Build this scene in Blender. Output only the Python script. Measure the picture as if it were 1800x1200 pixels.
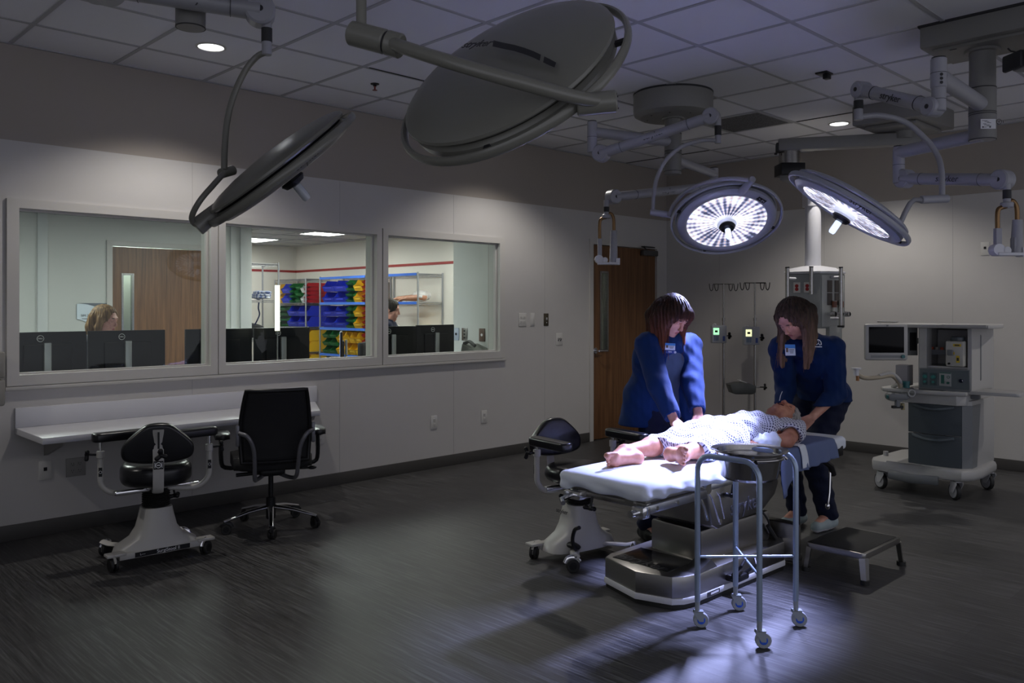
import bpy, bmesh, math, random
import numpy as np
from mathutils import Vector, Matrix, Euler
random.seed(7); np.random.seed(7)
PI = math.pi
for o in list(bpy.data.objects): bpy.data.objects.remove(o, do_unlink=True)
SC = bpy.context.scene
COL = SC.collection

# ------------------------------------------------------------ camera, world, lights, exposure
TH = 0.795; FPX = 1477.36; HOR = 540.7
CAM = Vector((5.832, -1.409, 1.428))
cd = bpy.data.cameras.new('camera'); cam = bpy.data.objects.new('camera', cd); COL.objects.link(cam)
cam.location = CAM; cam.rotation_euler = (PI/2, 0, TH)
cd.sensor_width = 36; cd.lens = 36*FPX/1800; cd.shift_y = -(600-HOR)/1800; cd.clip_start = .05
SC.camera = cam
SC.view_settings.view_transform = 'Standard'; SC.view_settings.look = 'None'
SC.view_settings.exposure = 0.75; SC.view_settings.gamma = 1.0
w = bpy.data.worlds.new('world'); SC.world = w; w.use_nodes = True
w.node_tree.nodes['Background'].inputs[0].default_value = (.86, .88, 1, 1)
w.node_tree.nodes['Background'].inputs[1].default_value = .40  # dim world light, added as soft fill through the walls left out

VF = Vector((-math.sin(TH), math.cos(TH), 0)); VR = Vector((math.cos(TH), math.sin(TH), 0)); VU = Vector((0, 0, 1))
def ray(x, y): return VF + VR*((x-900)/FPX) + VU*((HOR-y)/FPX)
def P(x, y, d): return CAM + ray(x, y)*d                 # a pixel and its distance from the camera plane -> a point of the room
def onz(x, y, z):
    r = ray(x, y); return CAM + r*((z-CAM.z)/r.z)

def spot(name, loc, target, power, angle, blend, size, color=(1, 1, 1)):
    l = bpy.data.lights.new(name, 'SPOT'); l.energy = power; l.spot_size = math.radians(angle); l.spot_blend = blend
    l.shadow_soft_size = size; l.color = color
    o = bpy.data.objects.new(name, l); COL.objects.link(o); o.location = loc
    d = (Vector(target)-Vector(loc)).normalized(); o.rotation_euler = d.to_track_quat('-Z', 'Y').to_euler()
    return o
def area(name, loc, power, sx, sy, color=(1, 1, 1), rot=(0, 0, 0), spread=PI):
    l = bpy.data.lights.new(name, 'AREA'); l.energy = power; l.shape = 'RECTANGLE'; l.size = sx; l.size_y = sy; l.color = color; l.spread = spread
    o = bpy.data.objects.new(name, l); COL.objects.link(o); o.location = loc; o.rotation_euler = rot
    return o
# surgical lamps (lit): positions and aims of the two heads over the table
L1C = P(1275, 379, 5.48); L1N = Vector((.39, -.40, -.83)).normalized()
L2C = P(1497, 357, 4.45)
def img_normal(px, py, c, dx, dy):     # direction: c towards the camera, rest along picture direction
    v = ray(px, py).normalized(); r = VR; u = r.cross(v).normalized()
    if u.z < 0: u = -u
    s = math.sqrt(max(0, 1-c*c)); n = math.hypot(dx, dy)
    r2 = (r - v*r.dot(v)).normalized()
    return (v*-c + (r2*(dx/n) + u*(-dy/n))*s).normalized()
L2N = img_normal(1497, 357, .17, -.515, .857)
BLUE = (.46, .51, 1.0)
spot('lamp_beam', L1C+L1N*.12, (3.16, 2.42, .65), 600, 39, .5, .12, BLUE)
spot('lamp_beam', L2C+L2N*.12, (3.68, 2.28, .65), 420, 41, .55, .13, BLUE)
# recessed ceiling downlights
DL = [(.80, .91), (.83, 3.92), (2.57, 5.82), (.80, -2.1), (5.6, 5.82), (5.6, -2.2)]
for i, (x, y) in enumerate(DL):
    spot('downlight_beam', (x, y, 3.0), (x, y, 0), (32, 32, 40, 26, 30, 5)[i], 128, .55, .05, (1, .95, .88))
# ------------------------------------------------------------ materials
MATS = {}
def mat(name, col=(.5, .5, .5), rough=.5, metal=0, emit=None, es=0, bump=0, bscale=200, var=0, spec=.5, coat=0, alpha=1, trans=0):
    if name in MATS: return MATS[name]
    m = bpy.data.materials.new(name); m.use_nodes = True; N = m.node_tree.nodes; L = m.node_tree.links
    b = N['Principled BSDF']
    b.inputs['Base Color'].default_value = (*col, 1); b.inputs['Roughness'].default_value = rough
    b.inputs['Metallic'].default_value = metal; b.inputs['Specular IOR Level'].default_value = spec
    b.inputs['Coat Weight'].default_value = coat
    if trans: b.inputs['Transmission Weight'].default_value = trans
    if emit: b.inputs['Emission Color'].default_value = (*emit, 1); b.inputs['Emission Strength'].default_value = es
    tc = N.new('ShaderNodeTexCoord')
    if bump or var:
        n = N.new('ShaderNodeTexNoise'); n.inputs['Scale'].default_value = bscale; n.inputs['Detail'].default_value = 4
        L.new(tc.outputs['Object'], n.inputs['Vector'])
    if bump:
        bp = N.new('ShaderNodeBump'); bp.inputs['Strength'].default_value = bump; bp.inputs['Distance'].default_value = .002
        L.new(n.outputs['Fac'], bp.inputs['Height']); L.new(bp.outputs['Normal'], b.inputs['Normal'])
    if var:
        n2 = N.new('ShaderNodeTexNoise'); n2.inputs['Scale'].default_value = 6; n2.inputs['Detail'].default_value = 5
        L.new(tc.outputs['Object'], n2.inputs['Vector'])
        mx = N.new('ShaderNodeMix'); mx.data_type = 'RGBA'; L.new(n2.outputs['Fac'], mx.inputs[0])
        mx.inputs[6].default_value = tuple(c*(1-var) for c in col)+(1,); mx.inputs[7].default_value = tuple(min(1, c*(1+var)) for c in col)+(1,)
        L.new(mx.outputs[2], b.inputs['Base Color'])
    MATS[name] = m; return m
def nodes(m): return m.node_tree.nodes, m.node_tree.links, m.node_tree.nodes['Principled BSDF']
def ramp(N, stops):
    r = N.new('ShaderNodeValToRGB'); e = r.color_ramp.elements
    while len(e) < len(stops): e.new(.5)
    for i, (p, c) in enumerate(stops): e[i].position = p; e[i].color = (*c, 1) if len(c) == 3 else c
    return r
def streaks(name, c0, c1, scale, rough, bump=.3, metal=0, mid=None, rs=0):
    m = mat(name, c0, rough, metal); N, L, b = nodes(m)
    tc = N.new('ShaderNodeTexCoord'); mp = N.new('ShaderNodeMapping'); mp.inputs['Scale'].default_value = scale
    n = N.new('ShaderNodeTexNoise'); n.inputs['Scale'].default_value = 1; n.inputs['Detail'].default_value = 6; n.inputs['Roughness'].default_value = .65
    L.new(tc.outputs['Object'], mp.inputs[0]); L.new(mp.outputs[0], n.inputs['Vector'])
    r = ramp(N, [(.3, c0), (.72, c1)]); L.new(n.outputs['Fac'], r.inputs[0]); L.new(r.outputs[0], b.inputs['Base Color'])
    bp = N.new('ShaderNodeBump'); bp.inputs['Strength'].default_value = bump; bp.inputs['Distance'].default_value = .001
    L.new(n.outputs['Fac'], bp.inputs['Height']); L.new(bp.outputs[0], b.inputs['Normal'])
    return m
M_wallup = mat('tan paint', (.33, .295, .265), .7, bump=.15, bscale=250)
M_panel = mat('wall panel vinyl', (.50, .485, .475), .55, bump=.12, bscale=300, var=.03)
M_seam = mat('panel joint', (.41, .40, .40), .6)
M_trim = mat('window frame paint', (.50, .485, .465), .45)
M_base = mat('rubber baseboard', (.055, .052, .05), .5)
M_white = mat('white enamel', (.62, .62, .66), .35)
M_grey = mat('light grey enamel', (.50, .50, .52), .38)
M_boom = mat('boom grey enamel', (.19, .186, .178), .45)
M_shell = mat('lamp shell taupe', (.165, .162, .138), .28, spec=.55)
M_dark = mat('dark plastic', (.008, .008, .010), .4, spec=.3)
M_black = mat('black vinyl', (.008, .008, .011), .35, bump=.15, bscale=300)
M_blackfab = mat('black mesh fabric', (.007, .007, .009), .8, bump=.5, bscale=500)
M_rub = mat('black rubber', (.012, .012, .012), .6)
M_chrome = mat('chrome', (.8, .8, .82), .12, 1)
M_alu = mat('brushed aluminium', (.52, .53, .56), .33, 1)
M_steel = streaks('stainless steel', (.30, .29, .28), (.42, .41, .40), (4, 4, 160), .27, .1, 1)
M_steel.node_tree.nodes['Principled BSDF'].inputs['Metallic'].default_value = 1
M_bowl = mat('polished steel', (.38, .37, .37), .17, 1)
M_blutube = mat('blue grey painted tube', (.34, .42, .56), .32, .55)
M_laminate = mat('white laminate', (.60, .60, .64), .35)
M_red = mat('red paint', (.30, .02, .02), .5)
M_glow = mat('light diffuser', (.9, .9, .9), .5, emit=(1, .98, .95), es=9)
M_ctlpanel = mat('control room light panel', (.9, .9, .9), .5, emit=(.95, 1, .965), es=17)
M_stopanel = mat('store room light panel', (.9, .9, .9), .5, emit=(1, .98, .93), es=14)
M_can = mat('downlight lens', (.9, .9, .9), .5, emit=(.95, .98, 1), es=1.1)
M_outlet = mat('outlet ivory', (.55, .54, .52), .4)
M_print = mat('dark lettering', (.03, .03, .035), .5)
M_printw = mat('white lettering', (.75, .75, .78), .5)
M_sheet = mat('white bed sheet', (.70, .74, .82), .8, bump=.25, bscale=400)
M_wood = streaks('walnut door veneer', (.085, .036, .014), (.21, .10, .040), (34, 34, 1.4), .42, .15)
# glass: thin pane, part mirror part clear
def glass_mat(name, tint, refl=1.0):
    m = bpy.data.materials.new(name); m.use_nodes = True; N = m.node_tree.nodes; L = m.node_tree.links; N.clear()
    out = N.new('ShaderNodeOutputMaterial'); t = N.new('ShaderNodeBsdfTransparent'); t.inputs[0].default_value = (*tint, 1)
    g = N.new('ShaderNodeBsdfGlossy'); g.inputs['Roughness'].default_value = .0; g.inputs[0].default_value = (refl, refl, refl, 1)
    fr = N.new('ShaderNodeFresnel'); ge = N.new('ShaderNodeNewGeometry'); ma = N.new('ShaderNodeMath'); ma.operation = 'MULTIPLY_ADD'; ma.inputs[1].default_value = 1/1.45-1.45; ma.inputs[2].default_value = 1.45
    L.new(ge.outputs['Backfacing'], ma.inputs[0]); L.new(ma.outputs[0], fr.inputs[0])
    mx = N.new('ShaderNodeMixShader'); L.new(fr.outputs[0], mx.inputs[0]); L.new(t.outputs[0], mx.inputs[1]); L.new(g.outputs[0], mx.inputs[2]); L.new(mx.outputs[0], out.inputs[0])
    MATS[name] = m; return m
M_glass = glass_mat('window glass', (.93, .965, .94), .45)
M_clear = glass_mat('clear plastic', (.80, .85, .90))

def tile_floor():
    m = mat('dark streaked vinyl tile', (.05, .05, .05), .42); N, L, b = nodes(m)
    tc = N.new('ShaderNodeTexCoord')
    def noise(scale, det=5, rough=.6):
        mp = N.new('ShaderNodeMapping'); mp.inputs['Scale'].default_value = scale
        n = N.new('ShaderNodeTexNoise'); n.inputs['Scale'].default_value = 1; n.inputs['Detail'].default_value = det; n.inputs['Roughness'].default_value = rough
        L.new(tc.outputs['Object'], mp.inputs[0]); L.new(mp.outputs[0], n.inputs['Vector']); return n
    n = noise((3.2, 85, 1)); r = ramp(N, [(.34, (.015, .015, .0155)), (.5, (.050, .049, .050)), (.66, (.112, .111, .112))]); L.new(n.outputs['Fac'], r.inputs[0])
    br = N.new('ShaderNodeTexBrick'); br.inputs['Scale'].default_value = 1; br.inputs['Brick Width'].default_value = .92; br.inputs['Row Height'].default_value = .46
    br.inputs['Mortar Size'].default_value = .0012; br.inputs['Color1'].default_value = (.82, .82, .82, 1); br.inputs['Color2'].default_value = (1.12, 1.12, 1.12, 1); br.inputs['Mortar'].default_value = (.6, .6, .6, 1)
    L.new(tc.outputs['Object'], br.inputs['Vector'])
    mx = N.new('ShaderNodeMix'); mx.data_type = 'RGBA'; mx.blend_type = 'MULTIPLY'; mx.inputs[0].default_value = 1
    L.new(r.outputs[0], mx.inputs[6]); L.new(br.outputs['Color'], mx.inputs[7]); L.new(mx.outputs[2], b.inputs['Base Color'])
    rr = ramp(N, [(.3, (.42, .42, .42)), (.7, (.60, .60, .60))]); L.new(n.outputs['Fac'], rr.inputs[0]); L.new(rr.outputs[0], b.inputs['Roughness'])
    bp = N.new('ShaderNodeBump'); bp.inputs['Strength'].default_value = .35; bp.inputs['Distance'].default_value = .001
    L.new(n.outputs['Fac'], bp.inputs['Height']); L.new(bp.outputs[0], b.inputs['Normal']); return m
M_floor = tile_floor()
def tile_ceiling(name, col, ox, oy):
    m = mat(name, col, .9); N, L, b = nodes(m)
    tc = N.new('ShaderNodeTexCoord'); n = N.new('ShaderNodeTexNoise'); n.inputs['Scale'].default_value = 160; n.inputs['Detail'].default_value = 3
    L.new(tc.outputs['Object'], n.inputs['Vector'])
    bp = N.new('ShaderNodeBump'); bp.inputs['Strength'].default_value = .25; bp.inputs['Distance'].default_value = .002
    L.new(n.outputs['Fac'], bp.inputs['Height']); L.new(bp.outputs[0], b.inputs['Normal']); return m
M_ceil = tile_ceiling('acoustic ceiling tile', (.70, .70, .74), 0, 0)
M_grid = mat('ceiling grid steel', (.36, .36, .38), .5)
M_gap = mat('ceiling shadow gap', (.01, .01, .01), .8)  # near-black strips stand in for shade in the ceiling gaps

# ------------------------------------------------------------ mesh helpers
def frame(z, up=None):
    z = Vector(z).normalized(); up = Vector(up) if up is not None else Vector((0, 0, 1))
    if abs(z.dot(up.normalized())) > .99: up = Vector((1, 0, 0)) if abs(z.x) < .9 else Vector((0, 1, 0))
    x = up.cross(z).normalized(); y = z.cross(x); return Matrix((x, y, z)).transposed()
def TRS(loc=(0, 0, 0), rz=0, R=None):
    m = Matrix.Translation(Vector(loc)) @ Matrix.Rotation(rz, 4, 'Z')
    if R is not None: m = Matrix.Translation(Vector(loc)) @ R.to_4x4()
    return m
def catmull(pts, k=6):
    p = [Vector(q) for q in pts]; p = [p[0]*2-p[1]]+p+[p[-1]*2-p[-2]]; out = []
    for i in range(1, len(p)-2):
        for j in range(k):
            t = j/k; a, b, c, d = p[i-1], p[i], p[i+1], p[i+2]
            out.append(.5*((2*b)+(c-a)*t+(2*a-5*b+4*c-d)*t*t+(3*b-a-3*c+d)*t**3))
    out.append(p[-2]); return out
class MB:
    def __init__(s, M=None): s.bm = bmesh.new(); s.M = M or Matrix.Identity(4); s.mi = 0
    def _fin(s, vs, M=None):
        T = s.M @ M if M is not None else s.M
        for v in vs: v.co = T @ v.co
        if s.mi:
            for f in {f for v in vs for f in v.link_faces}: f.material_index = s.mi
        return s
    def box(s, c, size, R=None, bev=0, seg=2):
        r = bmesh.ops.create_cube(s.bm, size=1); vs = r['verts']
        for v in vs: v.co = Vector((v.co.x*size[0], v.co.y*size[1], v.co.z*size[2]))
        if bev:
            es = list({e for v in vs for e in v.link_edges})
            rb = bmesh.ops.bevel(s.bm, geom=es, offset=min(bev, min(size)*.49), segments=seg, affect='EDGES', profile=.5)
            vs = list({v for f in rb['faces'] for v in f.verts} | {v for v in vs if v.is_valid})
        M = Matrix.Translation(Vector(c)) @ (R.to_4x4() if R is not None else Matrix.Identity(4))
        return s._fin(vs, M)
    def ring(s, co): return [s.bm.verts.new(c) for c in co]
    def skin(s, rings, closed=True, cap0=True, cap1=True, loop=False):
        n = len(rings[0]); seq = list(zip(rings, rings[1:]))
        if loop: seq.append((rings[-1], rings[0]))
        for a, b in seq:
            for i in range(n if closed else n-1):
                j = (i+1) % n
                try: s.bm.faces.new((a[i], a[j], b[j], b[i]))
                except ValueError: pass
        if closed and not loop:
            if cap0: s.bm.faces.new(rings[0][::-1])
            if cap1: s.bm.faces.new(rings[-1])
    def tube(s, pts, r, n=12, smooth=0, ry=None, up=None, loop=False, cap=True):
        pts = catmull(pts, smooth) if smooth else [Vector(p) for p in pts]; m = len(pts)
        rr = r if isinstance(r, (list, tuple)) else [r]*m
        if isinstance(r, (list, tuple)) and len(r) != m: rr = [r[0]+(r[-1]-r[0])*i/(m-1) if len(r) == 2 else float(np.interp(i/(m-1), np.linspace(0, 1, len(r)), r)) for i in range(m)]
        rings = []; prev = None
        for i, p in enumerate(pts):
            if loop: t = (pts[(i+1) % m]-pts[i-1])
            else: t = pts[min(i+1, m-1)]-pts[max(i-1, 0)]
            t.normalize()
            if prev is None or up is not None: F = frame(t, up); x = F.col[0].copy(); 
            else: x = (prev-t*prev.dot(t)).normalized()
            y = t.cross(x); prev = x
            k = (ry[i] if isinstance(ry, list) else ry) if ry else None
            q = (k if k else rr[i])
            rings.append(s.ring([p+x*math.cos(2*PI*a/n)*rr[i]+y*math.sin(2*PI*a/n)*q for a in range(n)]))
        s.skin(rings, loop=loop, cap0=cap, cap1=cap)
        return s._fin([v for R in rings for v in R])
    def cyl(s, p0, p1, r0, r1=None, n=24, bev=0):
        p0, p1 = Vector(p0), Vector(p1); r1 = r0 if r1 is None else r1
        if bev:
            d = (p1-p0).normalized()*bev
            return s.tube([p0, p0+d, p1-d, p1], [r0-bev, r0, r1, r1-bev], n)
        return s.tube([p0, p1], [r0, r1], n)
    def lathe(s, prof, M=None, n=32, a0=0, a1=2*PI, caps=True):
        full = abs(a1-a0-2*PI) < 1e-6; k = n if full else n+1; cols = []
        rings = [s.ring([(r*math.cos(a0+(a1-a0)*i/n), r*math.sin(a0+(a1-a0)*i/n), z) for i in range(k)]) for r, z in prof]
        s.skin(rings, closed=full, cap0=caps and prof[0][0] > 1e-5, cap1=caps and prof[-1][0] > 1e-5)
        vs = [v for R in rings for v in R]; s._fin(vs, M)
        bmesh.ops.remove_doubles(s.bm, verts=[v for v in vs if v.is_valid], dist=1e-6); return s
    def prism(s, poly, h0, h1, M=None, bev=0, seg=2):
        a = s.ring([(x, y, h0) for x, y in poly]); b = s.ring([(x, y, h1) for x, y in poly]); s.skin([a, b]); vs = a+b
        if bev:
            fs = {f for v in vs for f in v.link_faces}; es = [e for e in {e for v in vs for e in v.link_edges} if abs(e.verts[0].co.z-e.verts[1].co.z) < 1e-6]
            rb = bmesh.ops.bevel(s.bm, geom=es, offset=bev, segments=seg, affect='EDGES', profile=.5)
            vs = list({v for f in rb['faces'] for v in f.verts} | {v for v in vs if v.is_valid})
        return s._fin(vs, M)
    def ell(s, c, r, R=None, n=20):
        q = bmesh.ops.create_uvsphere(s.bm, u_segments=n, v_segments=max(6, n//2), radius=1)
        for v in q['verts']: v.co = Vector((v.co.x*r[0], v.co.y*r[1], v.co.z*r[2]))
        return s._fin(q['verts'], Matrix.Translation(Vector(c)) @ (R.to_4x4() if R is not None else Matrix.Identity(4)))
    def torus(s, R, r, M=None, n=40, k=10, rz=None):
        rings = []
        for i in range(n):
            a = 2*PI*i/n; rings.append(s.ring([((R+r*math.cos(b))*math.cos(a), (R+r*math.cos(b))*math.sin(a), (rz or r)*math.sin(b)) for b in [2*PI*j/k for j in range(k)]]))
        s.skin(rings, loop=True); return s._fin([v for q in rings for v in q], M)
    def grid(s, pts):          # 2D array of points -> open sheet
        rows = [s.ring(r) for r in pts]; s.skin(rows, closed=False); return s._fin([v for r in rows for v in r])
    def mesh(s, name, smooth=38):
        bmesh.ops.recalc_face_normals(s.bm, faces=s.bm.faces[:]); me = bpy.data.meshes.new(name); s.bm.to_mesh(me); s.bm.free()
        if smooth:
            me.polygons.foreach_set('use_smooth', [True]*len(me.polygons)); me.set_sharp_from_angle(angle=math.radians(smooth))
        return me
def tag(o, label, cat=None, group=None, kind=None):
    if label: o['label'] = label
    if cat: o['category'] = cat
    if group: o['group'] = group
    if kind: o['kind'] = kind
    return o
def link_mesh(name, me, m, parent=None, local=False):
    o = bpy.data.objects.new(name, me); COL.objects.link(o)
    for q in (m if isinstance(m, (list, tuple)) else [m]): me.materials.append(q)
    if parent is not None:
        o.parent = parent
        if not local:
            W = Matrix.Identity(4); p = parent
            while p is not None: W = p.matrix_basis @ W; p = p.parent
            me.transform(W.inverted())
    return o
def obj(name, mb, m, parent=None, label=None, local=False, smooth=38):
    o = link_mesh(name, mb.mesh(name, smooth), m, parent, local)
    if label: o['label'] = label
    return o
def thing(name, label, cat, loc=(0, 0, 0), rz=0, group=None):
    o = bpy.data.objects.new(name, None); COL.objects.link(o); o.location = loc; o.rotation_euler = (0, 0, rz); o.empty_display_size = .1
    o.matrix_basis = TRS(loc, rz); return tag(o, label, cat, group)
def struct(name, mb, m, parent=None, smooth=38):
    o = obj(name, mb, m, parent, smooth=smooth)
    if parent is None: o['kind'] = 'structure'
    return o
def dup(o, parent=None):
    c = o.copy(); COL.objects.link(c)
    if parent is not None: c.parent = parent
    for k in list(o.children): dup(k, c)
    return c
def text(body, size, m, parent, M, name='lettering', ext=.0008, shear=.0, align='CENTER', local=False):
    cu = bpy.data.curves.new(name, 'FONT'); cu.body = body; cu.size = size; cu.extrude = ext; cu.align_x = align; cu.align_y = 'CENTER'; cu.shear = shear
    to = bpy.data.objects.new(name, cu); me = bpy.data.meshes.new_from_object(to); bpy.data.objects.remove(to); me.name = name
    me.materials.clear(); me.transform(M); return link_mesh(name, me, m, parent, local)
def facing(loc, n, up=(0, 0, 1)):     # matrix whose local z looks along n, local x runs rightwards for somebody facing the surface
    n = Vector(n).normalized(); x = Vector(up).cross(n).normalized(); y = n.cross(x)
    return Matrix.Translation(Vector(loc)) @ Matrix((x, y, n)).transposed().to_4x4()
# ============================================================ the operating room shell
X1, Y0, Y1, ZC = 8.4, -4.4, 6.878, 3.048
PZ = 2.455
m = MB(); m.box(((X1)/2, (Y0+Y1)/2, -.05), (X1+.3, Y1-Y0+.3, .1)); struct('floor', m, M_floor, smooth=0)
m = MB(); m.box((X1/2, (Y0+Y1)/2, ZC+.05), (X1+.3, Y1-Y0+.3, .1)); ceiling = struct('ceiling', m, M_ceil, smooth=0)
m = MB(); g = MB()
xs = [.492+.6096*k for k in range(0, 13)]; ys = [.6096*k for k in range(-7, 12)]
for x in xs: m.box((x, (Y0+Y1)/2, ZC-.002), (.024, Y1-Y0, .006)); g.box((x-.0135, (Y0+Y1)/2, ZC-.0005), (.003, Y1-Y0, .003))
for y in ys: m.box((X1/2, y, ZC-.0025), (X1, .024, .006)); g.box((X1/2, y+.0135, ZC-.0005), (X1, .003, .003))
m.box((.012, (Y0+Y1)/2, ZC-.003), (.024, Y1-Y0, .008)); m.box((X1/2, Y1-.012, ZC-.003), (X1, .024, .008))
struct('ceiling_grid', m, M_grid, ceiling, 0); struct('ceiling_grid_gap', g, M_gap, ceiling, 0)
g = MB()          # dark strips laid on for the shade in gaps along some bars
for (xa, ya, xb, yb) in ((1.115, 1.87, 1.115, 3.05), (2.94, 5.5, 2.94, 6.05), (2.35, 5.475, 3.5, 5.475), (.02, 6.08, 1.09, 6.08), (1.12, 4.885, 1.12, 5.4)):
    g.box(((xa+xb)/2, (ya+yb)/2, ZC-.004), (max(.009, abs(xb-xa)), max(.009, abs(yb-ya)), .004))
struct('ceiling_tile_gap', g, M_gap, ceiling, 0)
# left wall with the long window and the door
WY0, WY1, WZ0, WZ1 = .045, 4.135, 1.01, 2.045          # clear opening
DY0, DY1, DZ = 5.505, 6.675, 2.115                     # door opening
m = MB()
def wl(ya, yb, za, zb): m.box((-.075, (ya+yb)/2, (za+zb)/2), (.15, yb-ya, zb-za))
wl(Y0, WY0, 0, ZC); wl(WY0, WY1, 0, WZ0); wl(WY0, WY1, WZ1, ZC); wl(WY1, DY0, 0, ZC); wl(DY0, DY1, DZ, ZC); wl(DY1, Y1, 0, ZC)
wall_left = struct('wall_left', m, M_wallup, smooth=0)
m = MB()
def pl(ya, yb, za, zb): m.box((.002, (ya+yb)/2, (za+zb)/2), (.004, yb-ya, zb-za))
pl(Y0, WY0, .09, PZ); pl(WY0, WY1, .09, WZ0); pl(WY0, WY1, WZ1, PZ); pl(WY1, DY0, .09, PZ); pl(DY0, DY1, DZ, PZ); pl(DY1, Y1, .09, PZ)
struct('wall_panel', m, M_panel, wall_left, 0)
m = MB()
for y in (-1.29, -.075, 1.14, 2.355, 3.565, 4.77):
    for za, zb in (((.09, PZ),) if not WY0 < y < WY1 else ((.09, .945), (2.10, PZ))): m.box((.0045, y, (za+zb)/2), (.0015, .004, zb-za))
struct('panel_joint', m, M_seam, wall_left, 0)
m = MB(); m.box((X1/2, Y1+.075, ZC/2), (X1+.3, .15, ZC)); wb = struct('wall_back', m, M_wallup, smooth=0)
m = MB(); m.box((X1/2, Y1-.002, (.09+PZ)/2), (X1, .004, PZ-.09)); struct('wall_panel', m, M_panel, wb, 0)
m = MB()
for x in (.72, 1.94, 3.16, 4.38, 5.6, 6.8): m.box((x, Y1-.0045, (.09+PZ)/2), (.004, .0015, PZ-.09))
struct('panel_joint', m, M_seam, wb, 0)
for nm, segs, in (('baseboard_left', ((Y0, 5.462), (6.718, Y1-.01))),):
    m = MB()
    for a, b in segs: m.box((.008, (a+b)/2, .049), (.012, b-a, .098), bev=.003)
    struct(nm, m, M_base)
m = MB(); m.box((X1/2, Y1-.008, .049), (X1-.02, .012, .098), bev=.003); struct('baseboard_back', m, M_base)
# window frames and panes
mull = ((WY0, 1.272), (1.378, 2.712), (2.822, WY1))
WZ0 += .003; WZ1 -= .003
for i, (a, b) in enumerate(mull):
    a += .003; b -= .003
    m = MB()
    lo = WY0-.065 if i == 0 else a-.053; hi = WY1+.065 if i == 2 else b+.053
    fa, fb = (lo if i == 0 else a-.0525), (hi if i == 2 else b+.0525)
    t = .022
    m.box((-.06, (fa+a)/2, (WZ0+WZ1)/2), (.14+t, a-fa, WZ1-WZ0)); m.box((-.06, (b+fb)/2, (WZ0+WZ1)/2), (.14+t, fb-b, WZ1-WZ0))
    m.box((-.06, (fa+fb)/2, WZ0-.0325), (.14+t, fb-fa, .065)); m.box((-.06, (fa+fb)/2, WZ1+.0275), (.14+t, fb-fa, .055))
    for ya, yb in ((a, a+.012), (b-.012, b)): m.box((-.045, (ya+yb)/2, (WZ0+WZ1)/2), (.03, yb-ya, WZ1-WZ0-.024))
    m.box((-.045, (a+b)/2, WZ0+.006), (.03, b-a, .012)); m.box((-.045, (a+b)/2, WZ1-.006), (.03, b-a, .012))
    wn = struct('window_%d' % (i+1), m, M_trim, smooth=0)
    m = MB(); m.box((-.070, (a+b)/2, (WZ0+WZ1)/2), (.006, b-a, WZ1-WZ0)); struct('glass_pane', m, M_glass, wn, 0)
m = MB(); m.box((.016, (WY0+WY1)/2, .932), (.03, WY1-WY0+.15, .022), bev=.003); struct('trim_1', m, M_trim)
# door in the left wall
m = MB()
for y0, y1 in ((DY0-.045, DY0+.012), (DY1-.012, DY1+.045)): m.box((-.055, (y0+y1)/2, (DZ-.0055)/2), (.15, y1-y0, DZ-.0055))
m.box((-.055, (DY0+DY1)/2, DZ+.022), (.15, DY1-DY0+.09, .055)); door = struct('door_1', m, M_trim, smooth=0)
def door_leaf(parent, M, wd, ht, vis, wood=M_wood):
    "leaf in the local xz plane, hinge side at +x, face towards +y... front at local y=0"
    m = MB(M); vx0, vx1, vz0, vz1 = vis
    for x0, x1, z0, z1 in ((0, vx0, 0, ht), (vx1, wd, 0, ht), (vx0, vx1, 0, vz0), (vx0, vx1, vz1, ht)): m.box(((x0+x1)/2, -.022, (z0+z1)/2), (x1-x0, .044, z1-z0))
    lf = struct('door_leaf', m, wood, parent, 0)
    m = MB(M)
    for x0, x1, z0, z1 in ((vx0-.018, vx0+.004, vz0-.018, vz1+.018), (vx1-.004, vx1+.018, vz0-.018, vz1+.018), (vx0, vx1, vz0-.018, vz0+.004), (vx0, vx1, vz1-.004, vz1+.018)): m.box(((x0+x1)/2, -.02, (z0+z1)/2), (x1-x0, .056, z1-z0))
    struct('vision_frame', m, M_steel, lf, 0)
    m = MB(M); m.box(((vx0+vx1)/2, -.022, (vz0+vz1)/2), (vx1-vx0, .006, vz1-vz0)); struct('vision_pane', m, M_glass, lf, 0)
    return lf
MD = TRS((-.01, DY0+.012, .008), PI/2)    # local x -> +y, local y -> -x
MD = Matrix(((0, 1, 0, -.01), (1, 0, 0, DY0+.012), (0, 0, 1, .008), (0, 0, 0, 1)))
lf = door_leaf(door, MD, DY1-DY0-.024, DZ-.02, (.155, .265, .96, 1.80))
m = MB(); m.cyl((-.01, 5.565, .965), (.012, 5.565, .965), .034, n=24, bev=.004); m.cyl((.01, 5.565, .965), (.06, 5.565, .965), .011, n=12)
m.tube([(.058, 5.565, .965), (.062, 5.62, .965), (.058, 5.70, .963)], .010, 10, smooth=4); struct('door_handle', m, M_chrome, lf)
m = MB(); m.box((.03, 6.50, 2.055), (.06, .27, .062), bev=.008); struct('door_closer', m, mat('closer bronze grey', (.12, .12, .12), .35, .6), lf)
m = MB(); m.tube([(.05, 6.42, 2.09), (.10, 6.30, 2.115), (.07, 6.30, 2.118)], .008, 8); m.tube([(.10, 6.30, 2.118), (.03, 6.60, 2.125)], .007, 8); struct('closer_arm', m, M_dark, lf)
m = MB(); m.box((-.5, 6.1, 1.1), (.02, 1.4, 2.2)); m.box((-.25, 5.3, 1.1), (.5, .02, 2.2)); m.box((-.25, 6.86, 1.1), (.5, .02, 2.2)); struct('wall_corridor', m, mat('corridor paint', (.30, .33, .30), .6), smooth=0)

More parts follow.
